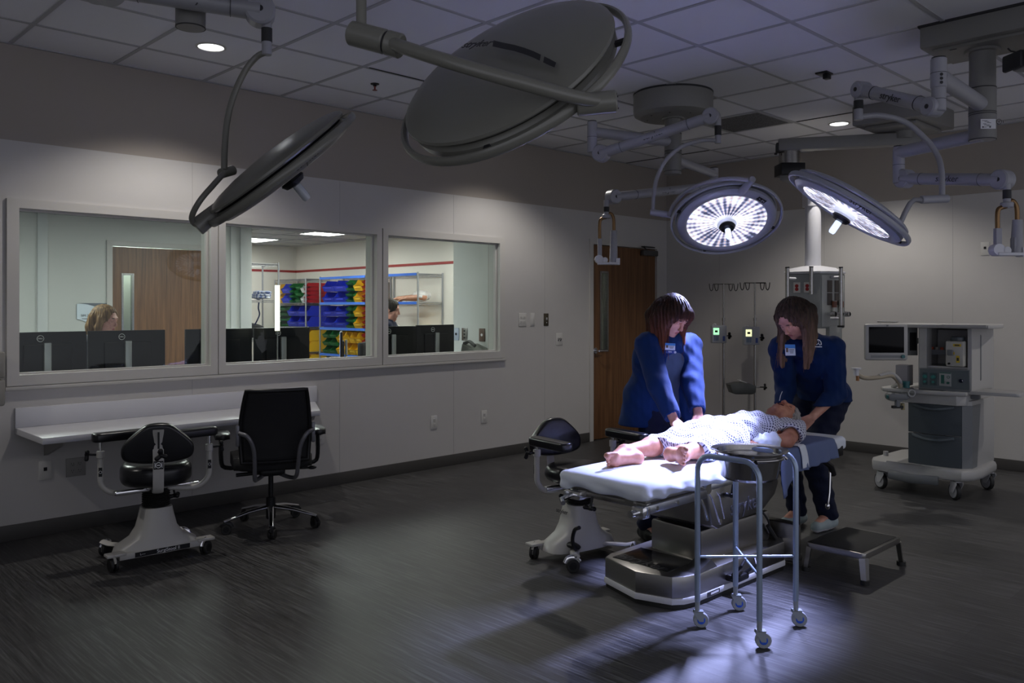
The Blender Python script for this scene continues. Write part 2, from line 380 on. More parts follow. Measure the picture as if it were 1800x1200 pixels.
# ============================================================ control room and store room behind the window
OZ = 2.45; M_owall = mat('control room paint', (.54, .55, .53), .6); M_swall = mat('store room paint', (.66, .64, .60), .65)
m = MB(); m.box((-3.5, 2.2, -.05), (6.7, 8.0, .1)); struct('floor_control', m, mat('grey carpet', (.10, .10, .10), .9, bump=.4), smooth=0)
m = MB(); m.box((-3.55, 2.2, OZ+.05), (6.8, 8.0, .1)); oc = struct('ceiling_control', m, mat('store ceiling tile', (.50, .50, .50), .9, bump=.3), smooth=0)
m = MB()
for k in range(12): m.box((-.55-.61*k, 2.2, OZ-.002), (.022, 8, .005))
for k in range(13): m.box((-3.5, -1.6+.61*k, OZ-.0025), (6.7, .022, .005))
struct('ceiling_grid', m, M_grid, oc, 0)
BX = -4.2; OD0, OD1 = 2.045, 3.245                      # back wall door
m = MB()
for ya, yb, za, zb in ((-1.8, OD0, 0, OZ), (OD0, OD1, 2.14, OZ), (OD1, 3.737, 0, OZ)): m.box((BX-.06, (ya+yb)/2, (za+zb)/2), (.12, yb-ya, zb-za))
wc = struct('wall_control', m, M_owall, smooth=0)
m = MB(); m.box((BX+.012, 1.325, OZ/2), (.024, .10, OZ), bev=.004); m.box((BX+.012, 3.50, OZ/2), (.02, .07, OZ)); m.box((BX+.018, 3.665, OZ/2), (.036, .15, OZ), bev=.004); struct('wall_strip', m, mat('wall strip', (.55, .57, .57), .5), wc)
m = MB(); m.box((-.075-.15, -1.75, OZ/2), (8.4, .1, OZ)); struct('wall_control_side', m, M_owall, smooth=0)
m = MB(); m.box((-.505, 4.35, OZ/2), (.712, .1, OZ)); struct('wall_stub', m, M_owall, smooth=0)
m = MB(); m.box((-3.5, 5.96, OZ/2), (6.8, .12, OZ)); ws = struct('wall_store_far', m, M_swall, smooth=0)
m = MB(); m.box((-3.5, 5.897, 2.035), (6.6, .006, .036)); struct('stripe', m, M_red, ws, 0)
m = MB(); m.box((-6.86, 4.8, OZ/2), (.12, 2.3, OZ)); ws2 = struct('wall_store_left', m, M_swall, smooth=0)
m = MB(); m.box((-6.797, 4.82, 2.035), (.006, 2.15, .036)); struct('stripe', m, M_red, ws2, 0)
m = MB(); m.box((-5.5, 3.68, OZ/2), (2.6, .1, OZ)); struct('wall_store_near', m, M_swall, smooth=0)
# door of the control room
m = MB()
for y0, y1 in ((OD0-.06, OD0), (OD1, OD1+.06)): m.box((BX-.03, (y0+y1)/2, 1.0675), (.10, y1-y0, 2.135))
m.box((BX-.03, (OD0+OD1)/2, 2.165), (.10, OD1-OD0+.12, .06)); d2 = struct('door_2', m, M_trim, smooth=0)
MD2 = Matrix(((0, 1, 0, BX-.01), (1, 0, 0, OD0+.004), (0, 0, 1, .008), (0, 0, 0, 1)))
door_leaf(d2, MD2, OD1-OD0-.008, 2.12, (.12, .225, .95, 1.80))
m = MB(); m.box((BX-.4, 2.4, 1.2), (.02, 1.6, 2.4)); struct('wall_hall', m, mat('hall paint', (.55, .6, .57), .6, emit=(.7, .85, .78), es=.0), smooth=0)
m = MB(); m.box((BX-.25, 2.4, 2.38), (.2, .9, .02)); o = struct('ceiling_hall_light', m, M_ctlpanel, smooth=0)
# ceiling light panels
def light_panel(c, sx, sy, m_, label):
    t = thing('ceiling_light_panel', label, 'ceiling light', c)
    f = MB()
    for dx, dy, a, b in ((0, sy/2, sx+.03, .03), (0, -sy/2, sx+.03, .03), (sx/2, 0, .03, sy), (-sx/2, 0, .03, sy)): f.box((c[0]+dx, c[1]+dy, c[2]-.008), (a, b, .016))
    obj('panel_frame', f, M_white, t, smooth=0); d = MB(); d.box((c[0], c[1], c[2]-.006), (sx-.02, sy-.02, .006)); obj('diffuser', d, m_, t, smooth=0)
light_panel((-5.85, 4.62, OZ), .72, .5, M_stopanel, 'lit ceiling panel over the striped linens in the store room')
light_panel((-4.02, 4.80, OZ), .80, .5, M_stopanel, 'lit ceiling panel above the coloured bins, nearer the middle of the store room')
light_panel((-1.75, 5.1, OZ), 1.15, .56, M_stopanel, 'ceiling panel over the right-hand end of the store room')
light_panel((-2.1, .2, OZ), 1.15, .56, M_ctlpanel, 'ceiling panel of the control room above the seated operators')
light_panel((-2.1, 3.0, OZ), 1.15, .56, M_ctlpanel, 'ceiling panel of the control room in front of the wooden door')

# ============================================================ ceiling fittings and wall plates of the operating room
dl_lab = ['round recessed downlight over the wall counter, left of the lamp arm', 'round recessed downlight beyond the big tilted lamp shell', 'round recessed downlight beside the far boom cover, near the back wall', 'round recessed downlight at the near end of the window wall', 'round recessed downlight in the far right corner', 'round recessed downlight behind the viewer']
for (x, y), lb in list(zip(DL, dl_lab))[:3]:
    t = thing('downlight', lb, 'ceiling light', (x, y, ZC))
    m = MB(Matrix.Translation((x, y, ZC))); m.lathe([(.074, -.001), (.092, -.001), (.092, -.006), (.078, -.008), (.074, -.002)], n=36, caps=False); obj('trim_ring', m, M_trim, t)
    m = MB(Matrix.Translation((x, y, ZC))); m.lathe([(0, -.003), (.076, -.003)], n=36); obj('lens', m, M_can, t)
vt = thing('ceiling_vent', 'dark perforated air return grille beyond the round boom cover', 'vent', (2.016, 5.18, ZC))
m = MB()
for dx, dy, a, b in ((0, .285, .585, .02), (0, -.285, .585, .02), (.285, 0, .02, .57), (-.285, 0, .02, .57)): m.box((2.016+dx, 5.18+dy, ZC-.004), (a, b, .008))
obj('grille_frame', m, M_grid, vt, smooth=0); m = MB(); m.box((2.016, 5.18, ZC-.004), (.56, .56, .004))
mp = mat('perforated grille', (.09, .09, .10), .5, .3); N, L, b = nodes(mp); v = N.new('ShaderNodeTexVoronoi'); v.inputs['Scale'].default_value = 90; tc = N.new('ShaderNodeTexCoord'); L.new(tc.outputs['Object'], v.inputs[0]); r = ramp(N, [(.3, (.01, .01, .01)), (.45, (.13, .13, .14))]); L.new(v.outputs['Distance'], r.inputs[0]); L.new(r.outputs[0], b.inputs['Base Color'])
obj('grille_face', m, mp, vt, smooth=0)
t = thing('sprinkler_head', 'small dark sprinkler head in the ceiling left of the big lamp shell', 'sprinkler', (.798, 2.14, ZC))
m = MB(Matrix.Translation((.798, 2.14, ZC))); m.lathe([(0, -.001), (.032, -.001), (.030, -.006), (.012, -.008), (.012, -.02), (0, -.02)]); obj('escutcheon', m, M_dark, t)
m = MB(Matrix.Translation((.798, 2.14, ZC))); m.cyl((0, 0, -.02), (0, 0, -.045), .006); m.lathe([(0, -.045), (.018, -.046), (.018, -.049), (0, -.049)]); obj('deflector', m, mat('red bulb', (.2, .02, .02), .4), t)
t = thing('ceiling_hook', 'small black bracket hanging from the ceiling right of centre', 'bracket', (3.2, 4.19, ZC))
m = MB(); m.box((3.2, 4.19, ZC-.006), (.085, .10, .012), bev=.003); obj('mounting_plate', m, M_dark, t); m = MB(); m.box((3.215, 4.20, ZC-.025), (.04, .05, .04), bev=.004); obj('clip', m, M_dark, t)

def plate(name, label, y, z, w, h, kind, wall='L', m_=None, x=None):
    c = Vector((.004, y, z)) if wall == 'L' else Vector((x, Y1-.004, z)); n = (1, 0, 0) if wall == 'L' else (0, -1, 0)
    F = facing(c, n); t = thing(name, label, 'outlet' if 'outlet' in name else 'wall plate', c)
    b = MB(F); b.box((0, 0, .003), (w, h, .006), bev=.002); obj('cover_plate', b, m_ or M_outlet, t)
    if kind in ('duplex', 'quad'):
        for cx in ((0,) if kind == 'duplex' else (-.022, .022)):
            for cz in (-.022, .022):
                s = MB(F); s.box((cx, cz, .0065), (.028, .026, .003), bev=.001); so = obj('socket', s, m_ or M_outlet, t)
                q = MB(F)
                for k in (-.006, .006): q.box((cx+k, cz+.003, .0082), (.002, .009, .001))
                q.cyl((cx, cz-.008, .0078), (cx, cz-.008, .0088), .0022, n=8); obj('slots', q, M_dark, so, smooth=0)
        
    if kind == 'switch':
        for cx in (-.016, .016):
            s = MB(F); s.box((cx, 0, .012), (.009, .022, .014), R=Matrix.Rotation(.4, 3, 'X'), bev=.001); obj('toggle', s, M_chrome, t)
            s = MB(F); s.box((cx, -.004, .0066), (.014, .034, .001)); obj('toggle_slot', s, M_dark, t)
    if kind == 'jack': s = MB(F); s.box((0, .008, .0066), (.02, .022, .002)); obj('jack_port', s, M_dark, t)
    if kind == 'key':
        s = MB(F); s.box((0, .008, .010), (.022, .028, .010), bev=.002); obj('button', s, M_chrome, t)
        s = MB(F); s.cyl((0, -.03, .006), (0, -.03, .012), .007); obj('key_lock', s, M_chrome, t)
    if kind == 'blank':
        s = MB(F); s.box((0, 0, .007), (w*.78, h*.82, .003), bev=.001); obj('insert', s, m_ or M_outlet, t)
    return t
plate('wall_outlet', 'ivory duplex outlet low on the wall just right of the counter end', 2.174, .405, .072, .118, 'duplex')
plate('wall_outlet', 'ivory duplex outlet low on the wall midway between office chair and door', 3.333, .408, .072, .118, 'duplex')
plate('wall_outlet', 'ivory duplex outlet low on the wall, the one closest to the door', 3.937, .404, .072, .118, 'duplex')
plate('data_plate', 'single port plate on the wall beneath the near end of the counter', .196, .407, .075, .118, 'jack')
plate('wall_outlet', 'four-socket outlet on the wall beneath the counter behind the stool', .375, .404, .118, .118, 'quad', m_=mat('grey outlet', (.30, .29, .28), .45))
plate('wall_outlet', 'four-socket outlet at eye height right of the window', 4.450, 1.311, .105, .13, 'quad')
plate('light_switch', 'blank ivory plate beside the four-socket outlet right of the window', 4.590, 1.311, .062, .13, 'blank')
plate('key_switch', 'dark bronze push button plate between window and door', 4.788, 1.308, .068, .125, 'key', m_=mat('bronze plate', (.10, .085, .06), .4, .7))
plate('light_switch', 'pair of toggle switches on a plate nearest the door', 4.985, 1.106, .10, .125, 'switch')
plate('data_plate', 'small port plate high on the back wall by the hanging bracket', 0, 1.955, .072, .118, 'jack', wall='B', x=3.43)
# ============================================================ SDF sculpting: smooth unions of tapered limbs, meshed with surface nets
class Sculpt:
    def __init__(s, lo, hi, h):
        s.lo = np.array(lo, float); s.h = h; s.n = np.ceil((np.array(hi)-s.lo)/h).astype(int)+1
        s.f = np.full(s.n, .2, np.float32)
        s.ax = [s.lo[i]+np.arange(s.n[i])*h for i in range(3)]
    def _win(s, lo, hi):
        a = np.clip(((np.array(lo)-s.lo)/s.h).astype(int), 0, s.n); b = np.clip(((np.array(hi)-s.lo)/s.h).astype(int)+2, 0, s.n)
        sl = tuple(slice(a[i], b[i]) for i in range(3))
        return sl, s.ax[0][sl[0]][:, None, None], s.ax[1][sl[1]][None, :, None], s.ax[2][sl[2]][None, None, :]
    def _comb(s, sl, d, k, sub):
        f = s.f[sl]
        if f.size == 0: return
        if sub: d = -d; h = np.clip(.5-.5*(f-d)/k, 0, 1)*0+np.clip(.5+.5*(d-f)/k, 0, 1); s.f[sl] = f+(d-f)*h+k*h*(1-h)
        else: h = np.clip(.5+.5*(f-d)/k, 0, 1); s.f[sl] = f+(d-f)*h-k*h*(1-h)
    def cap(s, p, q, r0, r1=None, k=.015, sub=False, flat=None):
        "tapered limb p->q; flat=(axis vector, factor) squeezes it along an axis"
        p = np.array(p, float); q = np.array(q, float); r1 = r0 if r1 is None else r1; R = max(r0, r1)+3*k+2*s.h
        sl, X, Y, Z = s._win(np.minimum(p, q)-R, np.maximum(p, q)+R)
        d = q-p; L = max(d@d, 1e-9); t = np.clip(((X-p[0])*d[0]+(Y-p[1])*d[1]+(Z-p[2])*d[2])/L, 0, 1)
        vx, vy, vz = X-p[0]-t*d[0], Y-p[1]-t*d[1], Z-p[2]-t*d[2]
        if flat is not None:
            a = np.array(flat[0], float); a /= np.linalg.norm(a); g = 1/flat[1]-1
            w = vx*a[0]+vy*a[1]+vz*a[2]; vx, vy, vz = vx+w*a[0]*g, vy+w*a[1]*g, vz+w*a[2]*g
        D = np.sqrt(vx*vx+vy*vy+vz*vz)-(r0+(r1-r0)*t)
        s._comb(sl, D.astype(np.float32), k, sub); return s
    def chain(s, pts, rs, k=.015, **kw):
        for a, b, r0, r1 in zip(pts, pts[1:], rs, rs[1:]): s.cap(a, b, r0, r1, k, **kw)
        return s
    def ell(s, c, r, R=None, k=.015, sub=False):
        c = np.array(c, float); r = np.array(r, float); W = r.max()+3*k+2*s.h
        sl, X, Y, Z = s._win(c-W, c+W); V = [X-c[0], Y-c[1], Z-c[2]]
        if R is None: q = V
        else: R = np.array(R); q = [V[0]*R[0, i]+V[1]*R[1, i]+V[2]*R[2, i] for i in range(3)]
        e = [q[i]/r[i] for i in range(3)]; k0 = np.sqrt(e[0]**2+e[1]**2+e[2]**2)+1e-9
        g = [q[i]/r[i]**2 for i in range(3)]; k1 = np.sqrt(g[0]**2+g[1]**2+g[2]**2)+1e-9
        s._comb(sl, (k0*(k0-1)/k1).astype(np.float32), k, sub); return s
    def plane(s, p, n, k=.004):
        "keep the side n points away from"
        p = np.array(p, float); n = np.array(n, float); n /= np.linalg.norm(n)
        X, Y, Z = s.ax[0][:, None, None], s.ax[1][None, :, None], s.ax[2][None, None, :]
        s.f = np.maximum(s.f, ((X-p[0])*n[0]+(Y-p[1])*n[1]+(Z-p[2])*n[2]).astype(np.float32)); return s
    def warp(s, fn):
        X, Y, Z = s.ax[0][:, None, None], s.ax[1][None, :, None], s.ax[2][None, None, :]
        s.f = (s.f+fn(X, Y, Z)).astype(np.float32); return s
    def mesh(s, name='sculpt', smooth=2):
        f = s.f; ins = f < 0; nx, ny, nz = f.shape
        c = [ins[i:nx-1+i, j:ny-1+j, k:nz-1+k] for i in (0, 1) for j in (0, 1) for k in (0, 1)]
        cnt = sum(a.astype(np.int8) for a in c); act = (cnt > 0) & (cnt < 8); I = np.argwhere(act)
        idx = np.full(act.shape, -1, np.int64); idx[act] = np.arange(len(I))
        acc = np.zeros((len(I), 3)); num = np.zeros(len(I)); x, y, z = I.T
        for ax in range(3):
            o = [a for a in range(3) if a != ax]
            for u in (0, 1):
                for v in (0, 1):
                    d0 = [0, 0, 0]; d0[o[0]] = u; d0[o[1]] = v; d1 = list(d0); d1[ax] = 1
                    a = f[x+d0[0], y+d0[1], z+d0[2]]; b = f[x+d1[0], y+d1[1], z+d1[2]]; m = (a < 0) != (b < 0)
                    t = np.where(m, a/np.where(m, a-b, 1), 0); p = np.tile(np.array(d0, float), (len(I), 1)); p[:, ax] = t
                    acc += p*m[:, None]; num += m
        V = s.lo+(I+acc/num[:, None])*s.h; Q = []
        for ax in range(3):
            o = [a for a in range(3) if a != ax]; sl0 = [slice(None)]*3; sl1 = [slice(None)]*3
            sl0[ax] = slice(0, -1); sl1[ax] = slice(1, None)
            ch = ins[tuple(sl0)] != ins[tuple(sl1)]; E = np.argwhere(ch)
            E = E[(E[:, o[0]] > 0) & (E[:, o[1]] > 0) & (E[:, o[0]] < f.shape[o[0]]-1) & (E[:, o[1]] < f.shape[o[1]]-1)]
            q = []
            for u, v in ((1, 1), (0, 1), (0, 0), (1, 0)):
                e = E.copy(); e[:, o[0]] -= u; e[:, o[1]] -= v; q.append(idx[e[:, 0], e[:, 1], e[:, 2]])
            q = np.stack(q, 1); fl = ins[E[:, 0], E[:, 1], E[:, 2]] ^ (ax == 1); q[~fl] = q[~fl][:, ::-1]; Q.append(q)
        Q = np.concatenate(Q); Q = Q[(Q >= 0).all(1)]
        E2 = np.concatenate([Q[:, [0, 1]], Q[:, [1, 2]], Q[:, [2, 3]], Q[:, [3, 0]]])
        for it in range(smooth):
            S = np.zeros_like(V); n = np.zeros(len(V))
            for a, b in ((0, 1), (1, 0)):
                for c_ in range(3): S[:, c_] += np.bincount(E2[:, a], V[E2[:, b], c_], len(V))
                n += np.bincount(E2[:, a], minlength=len(V))
            V = V+.5*(S/np.maximum(n, 1)[:, None]-V)
        me = bpy.data.meshes.new(name); me.vertices.add(len(V)); me.vertices.foreach_set('co', V.astype(np.float32).ravel())
        me.loops.add(len(Q)*4); me.loops.foreach_set('vertex_index', Q.ravel().astype(np.int32)); me.polygons.add(len(Q))
        me.polygons.foreach_set('loop_start', np.arange(0, len(Q)*4, 4, dtype=np.int32)); me.polygons.foreach_set('use_smooth', [True]*len(Q))
        me.update(calc_edges=True); me.validate(); s.f = None; return me
def paint(me, regions):
    "regions: (material slot, centre, radii, R or None) - faces whose centre lies in the ellipsoid take that slot"
    n = len(me.polygons); c = np.empty(n*3, np.float32); me.polygons.foreach_get('center', c); c = c.reshape(-1, 3); mi = np.zeros(n, np.int32)
    for slot, p, r, R in regions:
        v = c-np.array(p); 
        if R is not None: v = v @ np.array(R)
        mi[((v/np.array(r))**2).sum(1) < 1] = slot
    me.polygons.foreach_set('material_index', mi)

# ============================================================ control room contents
def monitor(cy, wd, label, x=-.55, zt=1.262, logo=True, rz=0):
    t = thing('monitor', label, 'monitor', (x, cy, .745), rz, 'monitors in a row behind the window')
    T = TRS((x, cy, .745), rz); H = .335; z0 = zt-.745-H
    m = MB(T); m.box((0, 0, z0+H/2), (.022, wd, H), bev=.004); m.box((.016, 0, z0+H*.45), (.022, wd*.62, H*.6), bev=.01); obj('screen_housing', m, M_dark, t)
    m = MB(T); m.box((-.0125, 0, z0+H/2), (.002, wd-.012, H-.014)); obj('screen', m, mat('lit screen', (.02, .02, .03), .2, emit=(.5, .6, .9), es=.5), t)
    m = MB(T); m.box((.044, -.01, (z0+H-.075)/2), (.02, .046, z0+H-.075), bev=.004); obj('stand_neck', m, mat('silver plastic', (.42, .43, .44), .35, .6), t)
    m = MB(T); m.box((.04, 0, .008), (.18, .24, .014), bev=.004); obj('stand_base', m, M_steel, t)
    if logo:
        F = T @ facing((.0285, -.05, z0+H-.045), (1, 0, 0))
        m = MB(F); m.torus(.021, .0016, n=28, k=6); lo = obj('logo_ring', m, M_printw, t); text('DELL', .013, M_printw, lo, F, name='logo_lettering')
    return t
monitor(.362, .50, 'black monitor seen from behind, leftmost in the window')
monitor(.897, .545, 'black monitor seen from behind, directly in front of the blonde operator')
monitor(1.60, .55, 'black monitor seen from behind, half hidden by the first mullion', logo=False)
monitor(2.15, .51, 'black monitor seen from behind, in the left half of the middle pane')
monitor(3.28, .56, 'black monitor seen from behind, in front of the dark-haired operator', zt=1.255)
monitor(3.80, .47, 'black monitor seen from behind, rightmost, next to the telephone', zt=1.262)
t = monitor(2.86, .40, 'dark monitor turned side-on near the second mullion', x=-.75, zt=1.21, logo=False, rz=1.0)
t = thing('desk', 'long grey desk under the monitors in the control room', 'desk', (-.6, 1.9, 0))
m = MB(); m.box((-.65, 1.9, .73), (.85, 4.6, .03), bev=.004); obj('desk_top', m, M_laminate, t)
for y in (-.3, 1.2, 2.7, 4.05): m = MB(); m.box((-.65, y, .3575), (.7, .03, .715)); obj('leg_panel', m, M_grey, t)
# telephone and box under it
t = thing('storage_box', 'low grey box under the telephone at the right end of the desk', 'box', (-.33, 4.16, .745)); m = MB(); m.box((-.33, 4.16, .858), (.20, .22, .226), bev=.006); obj('box_body', m, M_grey, t); m = MB(); m.box((-.33, 4.16, .978), (.21, .225, .012), bev=.003); obj('lid', m, M_grey, t)
t = thing('telephone', 'grey desk telephone at the right end of the window', 'telephone', (-.36, 4.16, .985))
m = MB(); m.prism([(-.10, 0), (.10, 0), (.10, .03), (-.08, .085)], -.11, .11, Matrix.Translation((-.36, 4.16, .985)) @ Matrix(((1, 0, 0, 0), (0, 0, 1, 0), (0, 1, 0, 0), (0, 0, 0, 1))), bev=.006); obj('body', m, mat('phone grey', (.25, .26, .24), .5), t)
m = MB(); m.tube([(-.44, 4.08, 1.075), (-.36, 4.08, 1.095), (-.28, 4.08, 1.055)], .018, 10, smooth=3); obj('handset', m, mat('phone dark', (.10, .10, .10), .4), t)
for k, (xx, mm, lb) in enumerate(((-.81, mat('blue grey plate', (.38, .42, .50), .4), 'pale blue plate on the stub wall, leftmost of three'), (-.68, M_steel, 'steel plate with three dark sockets on the stub wall'), (-.415, mat('brown plate', (.12, .07, .05), .4), 'brown plate on the stub wall above the telephone'))):
    F = facing((xx, 4.299, 1.155), (0, -1, 0)); t = thing('wall_plate', lb, 'wall plate', F.translation); m = MB(F); m.box((0, 0, .003), (.085, .13, .006), bev=.002); obj('cover_plate', m, mm, t)
    for q in ((-.035, 0, .035) if k == 1 else (.0,)):
        m = MB(F); m.cyl((0, q, .005), (0, q, .009), .010 if k == 1 else .014, n=14); obj('socket', m, M_dark if k != 2 else M_printw, t)
# room sign
F = facing((BX+.004, 1.83, 1.37), (1, 0, 0)); t = thing('room_sign', 'white and grey room sign with curved lower edge beside the wooden door', 'sign', F.translation)
arc = [(-.16+.32*i/16, -.115+.045*math.cos(PI*i/16)**2*1.0) for i in range(17)]
m = MB(F); m.prism(arc+[(.16, .10), (-.16, .10)], .001, .010); obj('sign_panel', m, mat('sign white', (.62, .70, .78), .4), t)
m = MB(F); m.prism([(-.13, .10)]+[(.16-.29*i/12*1.0, .045+.055*(i/12)**.5) for i in range(13)]+[(.16, .10)][:0]+[], .010, .013) if False else m.prism([(.16, .11), (-.15, .11), (-.05, .095), (.05, .065), (.16, .02)], .010, .013); obj('sign_arc', m, mat('sign grey', (.12, .14, .17), .4), t)
text('SIM 2', .036, M_print, t, F @ Matrix.Translation((-.08, -.03, .0115))); m = MB(F); m.box((0, -.065, .0112), (.22, .006, .001)); obj('sign_rule', m, M_print, t)
# slim glowing stand-in tube between desk and glass, added for a bright strip in the window
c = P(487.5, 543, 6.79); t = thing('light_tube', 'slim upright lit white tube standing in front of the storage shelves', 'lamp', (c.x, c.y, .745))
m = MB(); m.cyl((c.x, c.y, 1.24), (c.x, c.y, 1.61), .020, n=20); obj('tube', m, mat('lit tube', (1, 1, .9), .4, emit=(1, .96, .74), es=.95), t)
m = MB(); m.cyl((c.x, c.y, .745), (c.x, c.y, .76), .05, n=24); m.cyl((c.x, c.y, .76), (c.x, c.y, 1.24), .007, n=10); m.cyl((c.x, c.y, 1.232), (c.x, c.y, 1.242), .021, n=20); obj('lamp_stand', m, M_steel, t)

# ============================================================ store room: wire racks, coloured bins
M_wire = mat('chromed wire', (.42, .43, .46), .3, .9)
M_strip = mat('blue label strip', (.03, .14, .62), .35)
def rack(x0, x1, y0, y1, levels, top, label, face='y', strips=()):
    t = thing('wire_rack', label, 'shelving', ((x0+x1)/2, (y0+y1)/2, 0), 0, 'wire racks in the store room')
    for x in (x0, x1):
        for y in (y0, y1):
            m = MB(); m.cyl((x, y, 0), (x, y, top+.02), .0125, n=10)
            for k in range(int(top/.05)): m.cyl((x, y, .05*k), (x, y, .05*k+.004), .0138, n=8)
            obj('post', m, M_wire, t)
    for z in levels:
        m = MB()
        for (a, b) in (((x0, y0), (x1, y0)), ((x0, y1), (x1, y1)), ((x0, y0), (x0, y1)), ((x1, y0), (x1, y1))):
            m.tube([(a[0], a[1], z), (b[0], b[1], z)], .004, 5); m.tube([(a[0], a[1], z-.028), (b[0], b[1], z-.028)], .0035, 5)
            L = math.dist(a, b); n = int(L/.05); pts = [(a[0]+(b[0]-a[0])*i/n, a[1]+(b[1]-a[1])*i/n, z-(.028 if i % 2 else 0)) for i in range(n+1)]; m.tube(pts, .0025, 4)
        n = int((y1-y0)/.025)
        for i in range(1, n): m.box(((x0+x1)/2, y0+(y1-y0)*i/n, z), (x1-x0, .004, .004)) if face == 'x' else None
        n = int((x1-x0)/.03)
        if face == 'y':
            for i in range(1, n): m.box((x0+(x1-x0)*i/n, (y0+y1)/2, z), (.004, y1-y0, .004))
        s = obj('wire_shelf', m, M_wire, t)
        if z in strips: m = MB(); m.box(((x0+x1)/2, y0-.014, z-.008), (x1-x0-.03, .006, .034)); obj('label_strip', m, M_strip, s)
    return t
LV = (.36, .735, 1.125, 1.50, 1.88)
rack(-5.34, -4.12, 5.46, 5.88, LV, 1.88, 'wire rack with blue label strips full of blue, green, yellow and red bins', strips=LV)
rack(-4.04, -2.94, 5.46, 5.88, (.36, 1.02, 1.50, 1.88), 1.88, 'wire rack carrying the manikin arms, at the right end of the store room', strips=(1.50, 1.88))
rack(-6.72, -5.75, 5.46, 5.88, LV, 1.86, 'wire rack in the far corner of the store room, behind the linens')
c = P(489.6, 500, 11.6)
rack(c.x-.45, c.x, c.y-.85, c.y, (.5, 1.0, 1.53, 2.03), 2.03, 'taller wire rack with folded striped linens, nearest the white column', face='x')
BC = {'blue': (.010, .030, .55), 'green': (.010, .16, .035), 'yellow': (.78, .46, .010), 'red': (.46, .008, .012), 'white': (.55, .60, .62)}
BM = {}
def bin_mesh(w_, d_, h_, col):
    key = (round(w_, 3), round(d_, 3), round(h_, 3), col)
    if key not in BM:
        m = MB(); s = .004; pr = [(0, 0), (d_*.90, 0), (d_, h_*.45), (d_*.88, h_*.60), (d_*.76, h_), (0, h_)]
        Rm = Matrix(((0, 0, 1, 0), (-1, 0, 0, 0), (0, 1, 0, 0), (0, 0, 0, 1)))     # x of profile -> -y, profile y -> z, extrusion -> x
        for a in (-w_/2, w_/2-s): m.prism(pr, a, a+s, Rm)
        m.box((0, -d_*.45, s/2), (w_-2*s, d_*.9, s)); m.box((0, -s/2, h_/2), (w_, s, h_))
        m.prism([(d_*.90-s, 0), (d_*.90, 0), (d_, h_*.45), (d_+.006, h_*.47), (d_-s, h_*.46)], -w_/2, w_/2, Rm)
        m.box((0, -d_*.97, h_*.33), (w_*.55, .008, h_*.13)); m.box((0, -d_*.31, h_-.003), (w_+.006, d_*.62, .006)) if False else None
        for a in (-w_/2, w_/2): m.box((a, -d_*.31, h_-.005), (.008, d_*.62, .010))
        me = m.mesh('storage_bin', 30); me.materials.append(mat(col+' bin plastic', BC[col], .35)); BM[key] = me
    return BM[key]
rown = {1: ['only'], 2: ['bottom', 'top'], 3: ['bottom', 'middle', 'top'], 4: ['bottom', 'second', 'third', 'top'], 5: ['bottom', 'second', 'middle', 'fourth', 'top']}
def bins(x, y, z, h_lvl, cols, where):
    for ci, (wd, col, rows, note) in enumerate(cols):
        if col:
            h = min(.17, h_lvl/rows*.93)
            for r in range(rows):
                o = bpy.data.objects.new('storage_bin', bin_mesh(wd-.008, .36, h*.96, col)); COL.objects.link(o); o.location = (x+wd/2, y+.38, z+.006+r*h)
                tag(o, f'{col} bin, {rown[rows][r]} in the {note}{" " if note else ""}{col} column, {where}', 'bin', f'{col} storage bins')
        x += wd
up, mi, lo, bo = 'top shelf', 'second shelf', 'third shelf', 'lowest shelf'
R_ = ' of the blue-stripped rack'; L_ = ' of the far corner rack'
bins(-5.32, 5.46, 1.50, .36, [(.315, 'blue', 2, 'left'), (.315, 'blue', 2, 'right'), (.20, 'green', 4, ''), (.21, 'yellow', 2, ''), (.13, 'red', 5, '')], up+R_)
bins(-5.32, 5.46, 1.125, .36, [(.315, 'blue', 2, 'left'), (.315, 'blue', 2, 'right'), (.20, 'green', 4, ''), (.21, 'yellow', 2, ''), (.13, 'red', 5, '')], mi+R_)
bins(-5.32, 5.46, .735, .375, [(.19, 'green', 3, 'left'), (.19, 'green', 3, 'right'), (.165, 'yellow', 2, 'first'), (.165, 'yellow', 2, 'second'), (.165, 'yellow', 2, 'third'), (.165, 'yellow', 2, 'fourth'), (.13, 'red', 4, '')], lo+R_)
bins(-6.70, 5.46, 1.50, .34, [(.14, 'yellow', 2, ''), (.24, 'blue', 2, ''), (.19, 'green', 4, 'left'), (.17, 'green', 3, 'right'), (.10, 'white', 2, ''), (.11, 'red', 5, '')], up+L_)
bins(-6.70, 5.46, 1.125, .36, [(.33, 'green', 4, ''), (.30, 'blue', 2, 'left'), (.31, 'blue', 2, 'right')], mi+L_)
bins(-6.70, 5.46, .735, .375, [(.31, 'green', 3, ''), (.31, 'yellow', 2, 'left'), (.32, 'yellow', 2, 'right')], lo+L_)
bins(-6.70, 5.46, .36, .36, [(.31, 'blue', 2, ''), (.31, 'yellow', 2, 'left'), (.32, 'yellow', 2, 'right')], bo+L_)
bins(-3.52, 5.46, 1.02, .13, [(.21, 'yellow', 1, 'left'), (.23, 'yellow', 1, 'right')], 'lower shelf of the right-hand rack')
